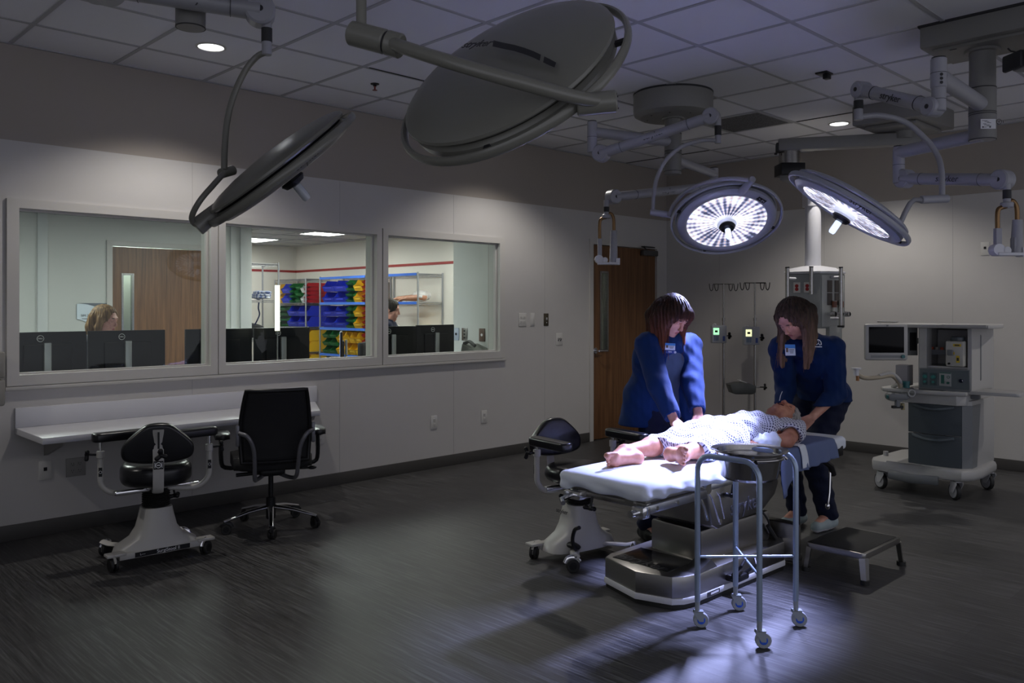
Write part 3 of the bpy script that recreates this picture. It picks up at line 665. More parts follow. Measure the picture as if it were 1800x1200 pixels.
# striped linens, black bag
M_stripe = mat('striped linen', (.4, .45, .6), .9, bump=.3); N, L, b = nodes(M_stripe); tc = N.new('ShaderNodeTexCoord'); wv = N.new('ShaderNodeTexWave'); wv.inputs['Scale'].default_value = 7; wv.inputs['Distortion'].default_value = 5; wv.inputs['Detail Scale'].default_value = 1.5
L.new(tc.outputs['Object'], wv.inputs[0]); r = ramp(N, [(.25, (.09, .13, .30)), (.45, (.42, .47, .60)), (.8, (.55, .58, .66))]); L.new(wv.outputs['Color'], r.inputs[0]); L.new(r.outputs[0], b.inputs['Base Color'])
for k in range(3):
    S = Sculpt((c.x-.5, c.y-.9, 1.5), (c.x+.08, c.y+.12, 1.75), .012)
    y0 = c.y-.74+k*.285
    for q in range(3): S.ell((c.x-.2+.01*q, y0+.008*q, 1.575+.032*q), (.21-.02*q, .118, .03), k=.012)
    S.warp(lambda X, Y, Z: .006*np.sin(Z*160+X*8)+.006*np.sin(Y*37+X*21+k))
    tag(link_mesh('folded_linen', S.mesh(), M_stripe), ('blue striped linen pile at the left end of the tall rack shelf', 'blue striped linen pile in the middle of the tall rack shelf', 'blue striped linen pile at the right end of the tall rack shelf')[k], 'linen', 'folded striped linens')
t = thing('black_bag', 'black soft bag on the shelf below the striped linens', 'bag', (c.x-.2, c.y-.4, 1.0)); S = Sculpt((c.x-.5, c.y-.8, .98), (c.x+.1, c.y+.05, 1.3), .012); S.ell((c.x-.2, c.y-.4, 1.115), (.19, .30, .11), k=.02); S.plane((0, 0, 1.006), (0, 0, -1)); me = S.mesh(); link_mesh('bag_body', me, M_blackfab, t)
m = MB(); m.tube([(c.x-.2, c.y-.52, 1.2), (c.x-.16, c.y-.4, 1.27), (c.x-.2, c.y-.28, 1.2)], .010, 6, smooth=5); obj('bag_handle', m, M_blackfab, t)
t = thing('strap', 'dark knotted strap hanging from the linen shelf', 'strap', (c.x, c.y-.28, 1.5)); m = MB(); m.tube([(c.x+.012, c.y-.30, 1.50), (c.x+.02, c.y-.31, 1.42), (c.x+.012, c.y-.29, 1.34), (c.x+.025, c.y-.33, 1.26), (c.x+.015, c.y-.36, 1.2)], .011, 6, smooth=5, ry=.004); obj('webbing', m, mat('navy strap', (.02, .03, .08), .8), t)
# skin material, manikin arms wrapped on the right-hand rack
def skin_mat(name, c0, c1, rough=.5, sss=.0):
    m = mat(name, c0, rough); N, L, b = nodes(m); tc = N.new('ShaderNodeTexCoord'); n = N.new('ShaderNodeTexNoise'); n.inputs['Scale'].default_value = 22; n.inputs['Detail'].default_value = 5
    L.new(tc.outputs['Object'], n.inputs[0]); r = ramp(N, [(.35, c0), (.65, c1)]); L.new(n.outputs['Fac'], r.inputs[0]); L.new(r.outputs[0], b.inputs['Base Color']); n2 = N.new('ShaderNodeTexNoise'); n2.inputs['Scale'].default_value = 180
    L.new(tc.outputs['Object'], n2.inputs[0]); bp = N.new('ShaderNodeBump'); bp.inputs['Strength'].default_value = .15; bp.inputs['Distance'].default_value = .001; L.new(n2.outputs['Fac'], bp.inputs['Height']); L.new(bp.outputs[0], b.inputs['Normal'])
    return m
M_mskin = skin_mat('manikin skin', (.38, .17, .10), (.46, .23, .15))
def V3(*a): return np.array(a, float)
def hand(S, wrist, d, palm, L=.185, side=1, curl=.35, r=.0085, spread=.10, thumb_open=.6):
    "wrist point, direction of the fingers, palm normal, hand length; side +1 puts the thumb along palm x d"
    w_ = V3(*wrist); d = V3(*d); d /= np.linalg.norm(d); p = V3(*palm); p -= d*(p@d); p /= np.linalg.norm(p); u = np.cross(p, d)*side
    pl_ = L*.50; tips = []
    S.cap(w_-d*.015, w_+d*pl_*.35, .023, .026, .012, flat=(p, .62))
    for i in range(4):
        o = (.030-.020*i); b0 = w_+u*o*.75+d*pl_*.25; k0 = w_+u*o*1.05+d*pl_*(1.0-.035*abs(i-1.2))
        S.cap(b0, k0, .016, .0115, .010, flat=(p, .8))
        ln = (L-pl_)*(.92, 1.0, .94, .76)[i]; a = k0; ang = curl*.5
        for j, (f, rr) in enumerate(((.45, 1.0), (.30, .92), (.25, .82))):
            dd = d*math.cos(ang)+p*math.sin(ang)+u*spread*(1.3-i)*.5; dd /= np.linalg.norm(dd); e = a+dd*ln*f
            S.cap(a, e, r*rr*1.02, r*rr*.92, .002 if j else .004); a = e; ang += curl*(1.0, .8, .6)[j]
        tips.append(a)
    t0 = w_+u*.020+d*.018; t1 = w_+u*.040+d*L*.27+p*.008; td = d*.75+u*thumb_open+p*.25; td /= np.linalg.norm(td); t2 = t1+td*L*.17; t3 = t2+(td*.8+d*.3+p*.1)*L*.13
    S.cap(t0, t1, .018, .0125, .010); S.cap(t1, t2, .0115, .010, .004); S.cap(t2, t3, .0100, .008, .003)
    return tips
for k, (a, b_, lb) in enumerate((((-3.30, 5.70, 1.565), (-3.62, 5.64, 1.555), 'flesh-coloured manikin forearm with hand on the right-hand rack, the left one'), ((-3.02, 5.62, 1.568), (-3.28, 5.56, 1.560), 'flesh-coloured manikin forearm with open fingers on the right-hand rack, the right one'))):
    S = Sculpt((-3.95, 5.3, 1.50), (-2.88, 5.8, 1.70), .008); a = V3(*a); b_ = V3(*b_); d = (b_-a)/np.linalg.norm(b_-a)
    S.cap(a, b_, .048, .030, .02); hand(S, b_, d+V3(0, 0, -.15), (0, 0, -1), side=1 if k else -1, curl=.3, r=.010, L=.19); tag(link_mesh('manikin_arm', S.mesh(), M_mskin), lb, 'manikin arm', 'manikin arms on the rack')
S = Sculpt((-3.4, 5.4, 1.50), (-2.9, 5.82, 1.75), .01); S.ell((-3.17, 5.70, 1.59), (.16, .10, .075), k=.02); S.ell((-3.05, 5.63, 1.58), (.07, .07, .07), k=.02); S.warp(lambda X, Y, Z: .007*np.sin(X*60+Z*40)*np.cos(Y*70+X*20)+.004*np.sin(Z*150+Y*60))
tag(link_mesh('plastic_wrap', S.mesh(), mat('crumpled plastic', (.62, .60, .60), .2, spec=.8)), 'crumpled clear plastic wrapping around the manikin arms', 'plastic bag')
S = Sculpt((-3.75, 5.4, 1.0), (-3.4, 5.7, 1.3), .01); S.ell((-3.62, 5.62, 1.105), (.07, .06, .08), k=.02); S.cap((-3.59, 5.6, 1.14), (-3.54, 5.58, 1.18), .03); S.warp(lambda X, Y, Z: .006*np.sin(X*70+Z*50))
tag(link_mesh('breathing_mask', S.mesh(), mat('crumpled plastic', (.6, .6, .6), .2)), 'clear breathing mask bundle beside the yellow bins on the lower shelf', 'mask')
# ============================================================ ceiling booms and surgical lamps
def lens_mat(name, es):
    m = mat(name, (.75, .78, .85), .15, .3); N, L, b = nodes(m); tc = N.new('ShaderNodeTexCoord')
    g = N.new('ShaderNodeTexGradient'); g.gradient_type = 'RADIAL'; L.new(tc.outputs['Object'], g.inputs[0])
    mu = N.new('ShaderNodeMath'); mu.operation = 'MULTIPLY'; mu.inputs[1].default_value = 64*PI; L.new(g.outputs['Fac'], mu.inputs[0])
    sn = N.new('ShaderNodeMath'); sn.operation = 'SINE'; L.new(mu.outputs[0], sn.inputs[0])
    ln = N.new('ShaderNodeVectorMath'); ln.operation = 'LENGTH'; L.new(tc.outputs['Object'], ln.inputs[0])
    m2 = N.new('ShaderNodeMath'); m2.operation = 'MULTIPLY'; m2.inputs[1].default_value = 230; L.new(ln.outputs['Value'], m2.inputs[0]); s2 = N.new('ShaderNodeMath'); s2.operation = 'SINE'; L.new(m2.outputs[0], s2.inputs[0])
    pr = N.new('ShaderNodeMath'); pr.operation = 'MULTIPLY_ADD'; pr.inputs[1].default_value = .35; L.new(s2.outputs[0], pr.inputs[0]); L.new(sn.outputs[0], pr.inputs[2])
    n = N.new('ShaderNodeTexNoise'); n.inputs['Scale'].default_value = 9; n.inputs['Detail'].default_value = 5; L.new(tc.outputs['Object'], n.inputs[0])
    a = N.new('ShaderNodeMath'); a.operation = 'MULTIPLY_ADD'; a.inputs[1].default_value = .10; L.new(pr.outputs[0], a.inputs[0]); L.new(n.outputs['Fac'], a.inputs[2])
    r = ramp(N, [(.28, (.05, .055, .10)), (.40, (.25, .28, .45)), (.46, (.70, .52, .42)), (.50, (.50, .58, .85)), (.62, (1, 1, 1.0))]); L.new(a.outputs[0], r.inputs[0])
    L.new(r.outputs[0], b.inputs['Emission Color']); b.inputs['Emission Strength'].default_value = es; L.new(r.outputs[0], b.inputs['Base Color']); return m
M_lens = lens_mat('lit faceted reflector', .75)
M_lensrim = mat('lit reflector rim', (.9, .93, 1), .3, emit=(.75, .82, 1), es=1.5)
M_lensoff = mat('dark lens', (.10, .10, .11), .1, .5)
M_shellB = mat('lamp shell blue grey', (.30, .31, .35), .33)
M_arm = mat('arm enamel', (.30, .30, .33), .4)
M_gasket = mat('dark gasket', (.015, .015, .018), .6)
def Fz(c, z, up): return Matrix.Translation(Vector(c)) @ frame(z, up).to_4x4()
def lamp_head(root, c, nl, up, lit, shell, R=.345, slots=False, name='lamp_head', label=None):
    T = Fz(c, -Vector(nl), up)                      # local z = back of the lamp
    s = R/.345
    def lt(prof): return [(r*s, z*s) for r, z in prof]
    m = MB(T); m.lathe(lt([(0, .052), (.10, .050), (.20, .043), (.28, .031), (.325, .019), (.343, .008), (.345, -.001), (.338, -.008), (.31, -.010), (.0, -.010)]), n=72)
    hd = obj(name, m, shell, root, label)
    m = MB(T); m.lathe(lt([(.300, -.008), (.318, -.018), (.318, -.022), (.300, -.020)]), n=72, caps=False); obj('gasket', m, M_gasket, hd)
    m = MB(T); m.lathe(lt([(.26, -.020), (.325, -.018), (.336, -.030), (.333, -.052), (.315, -.066), (.288, -.070), (.272, -.062), (.262, -.045)]), n=72, caps=False)
    bd = obj('lamp_rim', m, shell, hd)
    m = MB(T); m.lathe(lt([(.278, -.060), (.262, -.045), (.20, -.022), (.12, -.014), (.055, -.012), (0, -.012)]), n=72)
    ln = obj('reflector', m, M_lens if lit else M_lensoff, hd, local=False)
    # the reflector pattern is radial about its own centre: keep the mesh in lamp coordinates
    if lit:
        ln.data.transform(T.inverted() @ Matrix.Translation(root.location) if root.rotation_euler.z == 0 else Matrix.Identity(4)); ln.matrix_local = Matrix.Translation(-root.location) @ T
        m = MB(T); m.lathe(lt([(.278, -.0605), (.270, -.0545), (.2645, -.049)]), n=72, caps=False); obj('reflector_edge', m, M_lensrim, hd)
        m = MB(T)
        for i in range(48):
            a = 2*PI*i/48; m.box((.272*s*math.cos(a), .272*s*math.sin(a), -.055*s), (.006, .012, .006), R=Matrix.Rotation(a, 3, 'Z'))
        obj('reflector_clips', m, M_gasket, hd)
    m = MB(T); m.lathe(lt([(.085, -.012), (.088, -.050), (.080, -.058), (.066, -.060), (.066, -.080), (.050, -.090), (0, -.090)]), n=40); obj('centre_hub', m, mat('lit hub', (.6, .62, .66), .25, .4, emit=(.7, .75, 1), es=.35) if lit else M_chrome, hd)  # on lit lamps a glow in the hub material imitates lamp light on it
    m = MB(T); m.lathe(lt([(.050, -.088), (.056, -.10), (.044, -.118), (.020, -.124), (0, -.124)]), n=32); obj('handle_cup', m, M_dark, hd)
    m = MB(T); m.lathe(lt([(.015, -.112), (.019, -.13), (.019, -.19), (.014, -.20), (0, -.20)]), n=20); obj('sterile_handle', m, mat('lit clear handle', (.5, .55, .65), .1, emit=(.6, .7, 1), es=.8) if lit else mat('clear handle', (.5, .53, .58), .1), hd)  # handle of a lit lamp glows by its material, it is no source
    m = MB(T); m.torus(.372*s, .010*s, Matrix.Translation((0, 0, -.035*s)), n=72, k=10, rz=.016*s)
    rg = obj('handle_ring', m, shell, hd); m = MB(T)
    for a in (.25, .25+PI/2, .25+PI, .25+1.5*PI): m.box((.352*s*math.cos(a), .352*s*math.sin(a), -.035*s), (.045*s, .018*s, .012*s), R=Matrix.Rotation(a, 3, 'Z'))
    obj('ring_spoke', m, M_gasket, rg)
    return hd, T
def lang(T, p): q = T.inverted() @ p; return math.atan2(q.y, q.x)
def zface(T, x, y, z, rot=0): return T @ Matrix.Translation((x, y, z)) @ Matrix.Rotation(rot, 4, 'Z')
def knuckle(m, c, ax, r, w): ax = Vector(ax).normalized()*w/2; c = Vector(c); m.cyl(c-ax, c+ax, r, n=28, bev=min(.008, r*.2))
def spring_arm(root, a, b, logo=True, m_=None, w0=.040, w1=.052, side=None):
    "parallelogram arm from a (hub end) to b (load end): knuckles, tapered beam, bellows band and word mark"
    a, b = Vector(a), Vector(b); d = (b-a).normalized(); s = d.cross(Vector((0, 0, 1))).normalized(); L = (b-a).length; m_ = m_ or M_arm
    m = MB(); knuckle(m, a, s, w1*1.15, .085); knuckle(m, b, s, w1*1.1, .085)
    m.tube([a, a+d*L*.16, a+d*L*.20, b-d*L*.22, b-d*L*.16, b], [w1*.98, w1*.92, w0, w0, w1*.9, w1*.95], 20, ry=[.036]*6, up=s.cross(d)*-1)
    o = obj('spring_arm', m, m_, root); m = MB()
    for f in (.19, .80): q = a+d*L*f; m.tube([q-d*.001, q+d*.001], [w0*1.03+.004]*2, 20, ry=[.0375]*2, up=s.cross(d)*-1)
    obj('arm_seam', m, M_gasket, o)
    if logo:
        toc = (CAM-(a+b)/2); sd = s if s.dot(toc) > 0 else -s; up = sd.cross(d); 
        x = d if VR.dot(d) > 0 else -d; y = sd.cross(x)
        T = Matrix.Translation((a+b)/2+sd*.0375) @ Matrix((x, y, sd)).transposed().to_4x4(); text('stryker', .052, M_print, o, T, name='arm_lettering', shear=.1)
    m = MB(); 
    for q in (a, b):
        toc = CAM-q; sd = s if s.dot(toc) > 0 else -s; m.cyl(q+sd*.042, q+sd*.0445, .012, n=12)
    obj('arm_screw', m, M_gasket, o); return o
def joint(root, p, z0, z1, r, name='swivel_joint', cap=True, m_=None):
    m = MB(); m.cyl((p[0], p[1], z0), (p[0], p[1], z1), r, n=28, bev=.004); o = obj(name, m, m_ or M_arm, root)
    m = MB(); m.cyl((p[0], p[1], z1-.002), (p[0], p[1], z1+.006), r*.86, n=24); zm = (z0+z1)/2; m.cyl((p[0], p[1], zm-.0012), (p[0], p[1], zm+.0012), r*1.015, n=28)
    obj('joint_cap', m, M_gasket, o); return o
def pipe(root, pts, r, name, m_=None, smooth=8, ry=None):
    m = MB(); m.tube(pts, r, 16, smooth=smooth); return obj(name, m, m_ or M_arm, root)
def column(root, x, y, ztop, zbot, r, hubs, m_=None):
    m_ = m_ or M_boom
    m = MB(); m.cyl((x, y, zbot), (x, y, ztop), r*.96, n=40); m.cyl((x, y, ztop-.03), (x, y, ztop-.01), r*1.3, n=40, bev=.004); o = obj('column', m, m_, root)
    m = MB()
    for z in hubs: m.cyl((x, y, z-.075), (x, y, z+.075), r, n=40, bev=.003)
    m.cyl((x, y, zbot-.004), (x, y, zbot+.03), r*.985, n=40, bev=.004); obj('hub', m, m_, o)
    m = MB()
    for z in hubs: m.cyl((x, y, z-.078), (x, y, z-.0745), r*1.01, n=40); m.cyl((x, y, z+.0745), (x, y, z+.078), r*1.01, n=40)
    obj('hub_seam', m, M_gasket, o); return o
def bracket(root, top, drop, ht, label=None):
    "monitor yoke without its screen: bronze U tube, two grey sleeves and a hinge plate"
    m = MB(); m.cyl(top, top-VU*drop, .020, n=20); m.cyl(top-VU*drop, top-VU*(drop+.03), .034, n=20, bev=.004); br = obj('monitor_bracket', m, M_arm, root, label)
    m = MB(); m.cyl(top-VU*.05, top-VU*(drop-.02), .022, n=20); obj('bracket_collar', m, M_gasket, br)
    b = top-VU*(drop+.02); a1 = VR*.045; h = ht-drop-.02; tl = mat('bronze tube', (.22, .13, .06), .3, .8)
    m = MB(); m.tube([b-a1*1.15-VU*h*.55, b-a1*1.15-VU*h*.12, b-a1*.7-VU*.01, b, b+a1*.6+VU*.03, b+a1*1.2-VU*.005, b+a1*1.3-VU*h*.3], .013, 12, smooth=5); obj('bracket_tube', m, tl, br)
    m = MB(); m.tube([b-a1*1.15-VU*h*.45, b-a1*1.15-VU*h*.82], .022, 4); m.tube([b+a1*1.3-VU*h*.28, b+a1*1.2-VU*h*.95], [.026, .032], 14); m.box(b+a1*1.15-VU*h*.80, (.05, .05, h*.36), R=Matrix.Rotation(TH, 3, 'Z'), bev=.012); obj('bracket_sleeve', m, M_arm, br)
    m = MB(); m.box(b-VU*h*.97+VR*.01, (.155, .08, .018), R=Matrix.Rotation(TH, 3, 'Z'), bev=.004); m.cyl(b-a1*1.3-VU*h*.88-VF*.03, b-a1*1.3-VU*h*.88+VF*.03, .032, n=20); m.cyl(b-a1*.3-VU*h*.9-VF*.03, b-a1*.3-VU*h*.9+VF*.03, .022, n=16)
    m.box(b+a1*1.9-VU*h*.93, (.03, .07, .05), R=Matrix.Rotation(TH, 3, 'Z')); obj('hinge_plate', m, M_white, br); return br

# ---- A: centre boom with the lit lamp over the table
ax_, ay_ = P(1183, 258, 6.36).xy
A = thing('surgical_light', 'grey ceiling boom with round cover, lit lamp above the nurses and an empty screen bracket', 'surgical light', (ax_, ay_, ZC), 0, None)
m = MB(Matrix.Translation((ax_, ay_, 0))); m.lathe([(0, ZC-.001), (.297, ZC-.001), (.297, 2.905), (.290, 2.885), (.25, 2.864), (.24, 2.862), (0, 2.862)], n=72); cv = obj('ceiling_cover', m, M_boom, A)
m = MB(Matrix.Translation((ax_, ay_, 0))); m.lathe([(.2975, ZC-.003), (.2985, ZC-.003), (.2985, ZC-.016), (.2975, ZC-.016)], n=72, caps=False)
for a in (3.5, 4.4, 5.2, 6.0, 1): m.cyl((.2*math.cos(a), .2*math.sin(a), 2.860), (.2*math.cos(a), .2*math.sin(a), 2.864), .007, n=10)
obj('cover_seam', m, M_gasket, cv)
column(A, ax_, ay_, 2.88, P(1183, 306, 6.36).z, .064, (2.665, 2.535))
J1 = P(1041, 232, 5.99); pipe(A, [Vector((ax_, ay_, J1.z)), J1], .038, 'extension_arm', smooth=0); joint(A, J1, P(1041, 268, 5.99).z, P(1041, 214, 5.99).z, .036)
K1 = P(1057, 270, 5.97); K2 = P(1250, 205, 5.62)
spring_arm(A, K1, K2)
Dp = P(1262, 215, 5.60); m = MB(); m.cyl(Dp+VU*.02, P(1262, 252, 5.60), .021, n=20); dr = obj('drop_joint', m, M_arm, A); m = MB(); m.cyl(P(1262, 221, 5.6), P(1262, 238, 5.6), .0225, n=20); obj('joint_collar', m, M_gasket, dr)
pipe(A, [P(1262, 247, 5.6), P(1235, 247, 5.62), P(1200, 257, 5.64), P(1172, 280, 5.64), P(1155, 312, 5.62), P(1149, 345, 5.58), P(1148, 374, 5.55)], .0135, 'curved_tube')
m = MB(); m.cyl(P(1143, 373, 5.55), P(1181, 378, 5.52), .022, n=20, bev=.003); obj('yoke_joint', m, M_arm, A)
h1, T1 = lamp_head(A, L1C, L1N, VU, True, M_shellB, R=.325)
i1 = T1.inverted()
def ringpt(T, ang, r=.385, z=-.02): return T @ Vector((r*math.cos(ang), r*math.sin(ang), z))
tp = P(1322, 322, 5.20)
pipe(A, [P(1176, 379, 5.50), P(1184, 360, 5.44), P(1205, 337, 5.34), P(1240, 321, 5.20), P(1280, 314, 5.10), P(1316, 316, 5.05)], .0125, 'lamp_yoke')
m = MB(); c1 = P(1322, 316, 5.04); rp = T1 @ Vector((T1.inverted() @ c1).xy.to_3d().normalized()*.300+Vector((0, 0, -.055))) ; m.cyl(c1+(c1-rp).normalized()*.01, rp, .020, .026, n=20, bev=.002); obj('yoke_pivot', m, M_arm, A)
# display label on the rim
q = T1 @ Vector((.302, .0, -.071)); 
aa = math.atan2((T1.inverted() @ P(1325, 355, 5.3)).y, (T1.inverted() @ P(1325, 355, 5.3)).x)
F = T1 @ Matrix.Rotation(aa, 4, 'Z') @ Matrix.Translation((.287, 0, -.068)) @ Matrix.Rotation(PI, 4, 'X'); m = MB(F); m.box((0, 0, 0), (.028, .07, .003), bev=.001); obj('control_panel', m, M_gasket, h1); text('+ - || o', .018, M_printw, h1, F @ Matrix.Translation((0, 0, .002)) @ Matrix.Rotation(-PI/2, 4, 'Z'), name='panel_marks')
J2 = P(1255, 306, 7.10); pipe(A, [Vector((ax_, ay_, J2.z)), J2], .034, 'extension_arm', smooth=0); joint(A, J2, J2.z-.10, J2.z+.05, .036)
spring_arm(A, J2-VU*.10, P(1078, 346, 6.52)); bracket(A, P(1066, 352, 6.5), .11, .50)

# ---- B: far boom carrying the service pendant
B = thing('equipment_boom', 'far grey equipment boom with long box arm and hanging service pendant by the back wall', 'equipment boom', (3.18, 5.66, ZC))
m = MB(); m.box((3.18, 5.66, 2.97), (.54, .72, .156), bev=.012); cv = obj('ceiling_cover', m, M_boom, B)
m = MB(); m.box((3.18, 5.66, 2.876), (.40, .56, .034), bev=.015); m.cyl((3.18, 5.66, 2.80), (3.18, 5.66, 2.87), .085, n=32); obj('cover_base', m, M_boom, B)
le = P(1368, 256, 7.1); pv = Vector((3.18, 5.66, le.z)); dd = (le-pv).normalized(); le = le+dd*.0
m = MB(); RA = frame(dd, VU); mid = (le+(pv-dd*.12))/2; m.box(mid, (.115, .10, (le-pv).length+.12), R=Matrix((dd.cross(VU), VU, dd)).transposed(), bev=.010); ba = obj('boom_arm', m, M_boom, B)
m = MB(); m.box(le+dd*.006-VU*.02, (.03, .11, .075), R=Matrix.Rotation(math.atan2(dd.y, dd.x), 3, 'Z'), bev=.01); m.cyl(le+dd*.02-VU*.06, le+dd*.02-VU*.075, .012); obj('arm_end_cap', m, M_gasket, ba)
pc = P(1388, 300, 7.12); m = MB(); m.cyl((pc.x, pc.y, pc.z), (pc.x, pc.y, le.z-.03), .088, n=32); obj('boom_bearing', m, M_steel, B)
m = MB(); m.box((pc.x, pc.y, P(1388, 299, 7.12).z), (.20, .20, .10), R=Matrix.Rotation(TH, 3, 'Z'), bev=.006); obj('brake_box', m, M_dark, B)
pd = P(1429, 340, 7.75); m = MB(); a_ = Vector((pc.x, pc.y, pc.z-.05)); b2 = Vector((pd.x, pd.y, pc.z-.05)); d2v = (b2-a_).normalized(); m.box((a_+b2)/2, (.12, .075, (b2-a_).length+.16), R=Matrix((d2v.cross(VU), VU, d2v)).transposed(), bev=.008); obj('boom_arm', m, M_boom, B)
zt, zb = P(1429, 350, 7.75).z, P(1429, 474, 7.75).z
m = MB(); m.box((pd.x, pd.y, pc.z-.15), (.15, .15, .16), R=Matrix.Rotation(TH, 3, 'Z'), bev=.006); m.cyl((pd.x, pd.y, zb), (pd.x, pd.y, pc.z-.16), .071, n=36); m.cyl((pd.x, pd.y, zb), (pd.x, pd.y, zb+.02), .082, n=36); obj('drop_column', m, M_white, B)
M_pend = mat('pendant grey', (.27, .285, .285), .45); M_pendf = mat('pendant face', (.44, .455, .44), .45)
TP = TRS((pd.x, pd.y, 0), TH)     # local x right, local y away from camera
z1 = P(1429, 482, 7.75).z; z0 = P(1429, 576, 7.75).z; hw = .262
pf = Vector((-.085, -.30))
outl = [(-.255, -.06), (-.02, -.235), (.245, -.12), (.255, .10), (.12, .20), (-.20, .16)]
m = MB(TP); m.prism(outl, z0, z1, bev=.012); bx = obj('service_head', m, M_pend, B)
m = MB(TP); m.prism([(x*1.03, y*1.03) for x, y in outl], z1, z1+.02, bev=.004)
m.lathe([(.26, z1+.018), (.20, z1+.055), (.09, z1+.075), (0, z1+.078)], n=36); obj('service_head_cap', m, M_white, B)
def onface(p, q, t, z, off=.001):     # point on a vertical face of the pendant between outline corners p, q
    p, q = Vector(p).to_3d(), Vector(q).to_3d(); c = p+(q-p)*t; n = (q-p).cross(VU).normalized(); return TP @ facing((c.x+n.x*off, c.y+n.y*off, z), n)
# right-hand lit face with gas outlets, left face with power sockets
Fr = lambda t, z, o=.001: onface(outl[1], outl[2], t, z, o)
Fl = lambda t, z, o=.001: onface(outl[0], outl[1], t, z, o)
m = MB(Fr(.5, (z0+z1)/2)); m.box((0, 0, .002), (.26, z1-z0-.03, .006), bev=.002); obj('face_panel', m, M_pendf, bx)
brn = mat('socket brown', (.10, .085, .075), .5)
for t_ in (.36, .66):
    for k in (0, 1): m = MB(Fr(t_, z1-.115-.115*k)); m.box((0, 0, .008), (.055, .108, .008), bev=.002); obj('gas_outlet_blank', m, brn, bx)
for t_ in (.30, .62):
    F = Fl(t_, z1-.125); m = MB(F); m.box((0, 0, .004), (.062, .095, .008), bev=.002); so = obj('power_socket', m, M_outlet, bx)
    for k in (-.015, .015):
        m = MB(F); m.cyl((0, k, .007), (0, k, .011), .016, n=16); obj('red_socket', m, mat('red socket', (.30, .01, .01), .4), so)
for k, t_ in enumerate((.30, .58, .88)):
    F = Fr(t_, z1-.365); m = MB(F); m.cyl((0, 0, 0), (0, 0, .06), .016, n=18); m.cyl((-.008, 0, .05), (.008, 0, .085), .026, n=20); vo = obj('gas_valve', m, M_chrome, bx)
    m = MB(F); m.cyl((0, 0, .082), (0, 0, .088), .021, n=20); obj('valve_mouth', m, M_dark, vo)
    if k < 2:
        m = MB(F); m.cyl((.05, .02, .03), (.05, .12, .03), .020, n=18); fm = obj('flow_meter', m, M_pendf, bx); m = MB(F); m.cyl((.05, .06, .03), (.05, .115, .03), .0215, n=18); obj('flow_tube', m, mat('amber tube', (.20, .07, .04), .3), fm)
m = MB(Fr(.62, z0-.04)); m.box((0, 0, -.02), (.15, .13, .05), bev=.006); obj('valve_block', m, M_pendf, bx)
for (px, pt, pb, lb) in ((1384, 471, 590, None), (1426, 470, 517, None), (1478, 471, 575, None)):
    q0, q1 = P(px, pt, 7.45), P(px, pb, 7.45); m = MB(); m.cyl(q0, q1, .0175, n=20); rl = obj('equipment_rail', m, M_steel, B)
    m = MB(); m.cyl(q0+VU*.001, q0+VU*.010, .019, n=20)
    if px == 1478: m.cyl(q1, q1+VU*.016, .030, n=20)
    obj('rail_cap', m, M_dark, rl)
    for f in (.15, .85 if px != 1426 else .4):
        c = q0+(q1-q0)*f; m = MB(); tgt = Vector((pd.x, pd.y, c.z)); e = c+(tgt-c).normalized()*.14; m.tube([c, e], .012, 4); obj('rail_arm', m, M_white, rl)

# ---- C: right boom with the second lit lamp
cx_, cy_ = 4.29, 3.86
C_ = thing('surgical_light', 'right-hand ceiling boom with rectangular cover, tilted lit lamp and empty screen bracket', 'surgical light', (cx_, cy_, ZC))
m = MB(); m.box((4.90, 3.87, 2.98), (1.76, .44, .135), bev=.015); m.box((4.90, 3.87, 2.905), (1.66, .34, .022), bev=.01); cv = obj('ceiling_cover', m, M_boom, C_)
m = MB(); m.box((4.90, 3.87, 3.043), (1.775, .455, .018), bev=.004)
for x, y in ((4.18, 3.72), (4.22, 3.88), (4.6, 3.72)): m.box((x, y, 2.893), (.035, .008, .003))
obj('cover_seam', m, M_gasket, cv)
column(C_, cx_, cy_, 2.91, 2.385, .071, (2.60, 2.46))
F = TRS((cx_, cy_, 2.46), TH) @ facing((-.008, -.0722, -.0), (0, -1, 0)); m = MB(F); m.box((0, 0, 0), (.085, .055, .001)); lb_ = obj('rating_label', m, M_white, C_)
m = MB(F)
for k in range(7): m.box((-.02+.012*(k % 3), .018-.006*k, .001), (.03-.004*(k % 4), .0025, .0006))
m.box((-.03, -.018, .001), (.008, .008, .0006)); m.box((.01, -.018, .001), (.008, .008, .0006)); m.torus(.014, .0015, Matrix.Translation((.06, .012, .001)), n=20, k=5); m.box((.06, .012, .001), (.004, .014, .001)); m.box((.083, .012, .001), (.003, .014, .001)); obj('label_print', m, M_print, lb_)
JC = P(1650, 128, 4.2); pipe(C_, [Vector((cx_, cy_, JC.z-.02)), JC-VU*.02], .042, 'extension_arm', smooth=0); joint(C_, JC, P(1650, 155, 4.2).z, P(1650, 103, 4.2).z, .038); joint(C_, JC, P(1650, 196, 4.2).z, P(1650, 154, 4.2).z, .034)
m = MB()
for k in range(3): q = P(1648, 134+7*k, 4.2)-VF*.038; m.cyl(q, q-VF*.002, .008, n=12)
obj('adjusting_screw', m, M_gasket, C_)
spring_arm(C_, P(1640, 188, 4.22), P(1514, 158, 4.68), w0=.034, w1=.042)
Dc = P(1509, 168, 4.7); m = MB(); m.cyl(Dc+VU*.03, P(1509, 211, 4.7), .024, n=20); dr = obj('drop_joint', m, M_arm, C_); m = MB(); m.cyl(P(1509, 177, 4.7), P(1509, 192, 4.7), .0255, n=20); obj('joint_collar', m, M_gasket, dr)
pipe(C_, [P(1511, 205, 4.7), P(1548, 203, 4.72), P(1590, 214, 4.74), P(1625, 242, 4.72), P(1646, 270, 4.68), P(1655, 300, 4.6), P(1656, 352, 4.55)], .0155, 'curved_tube')
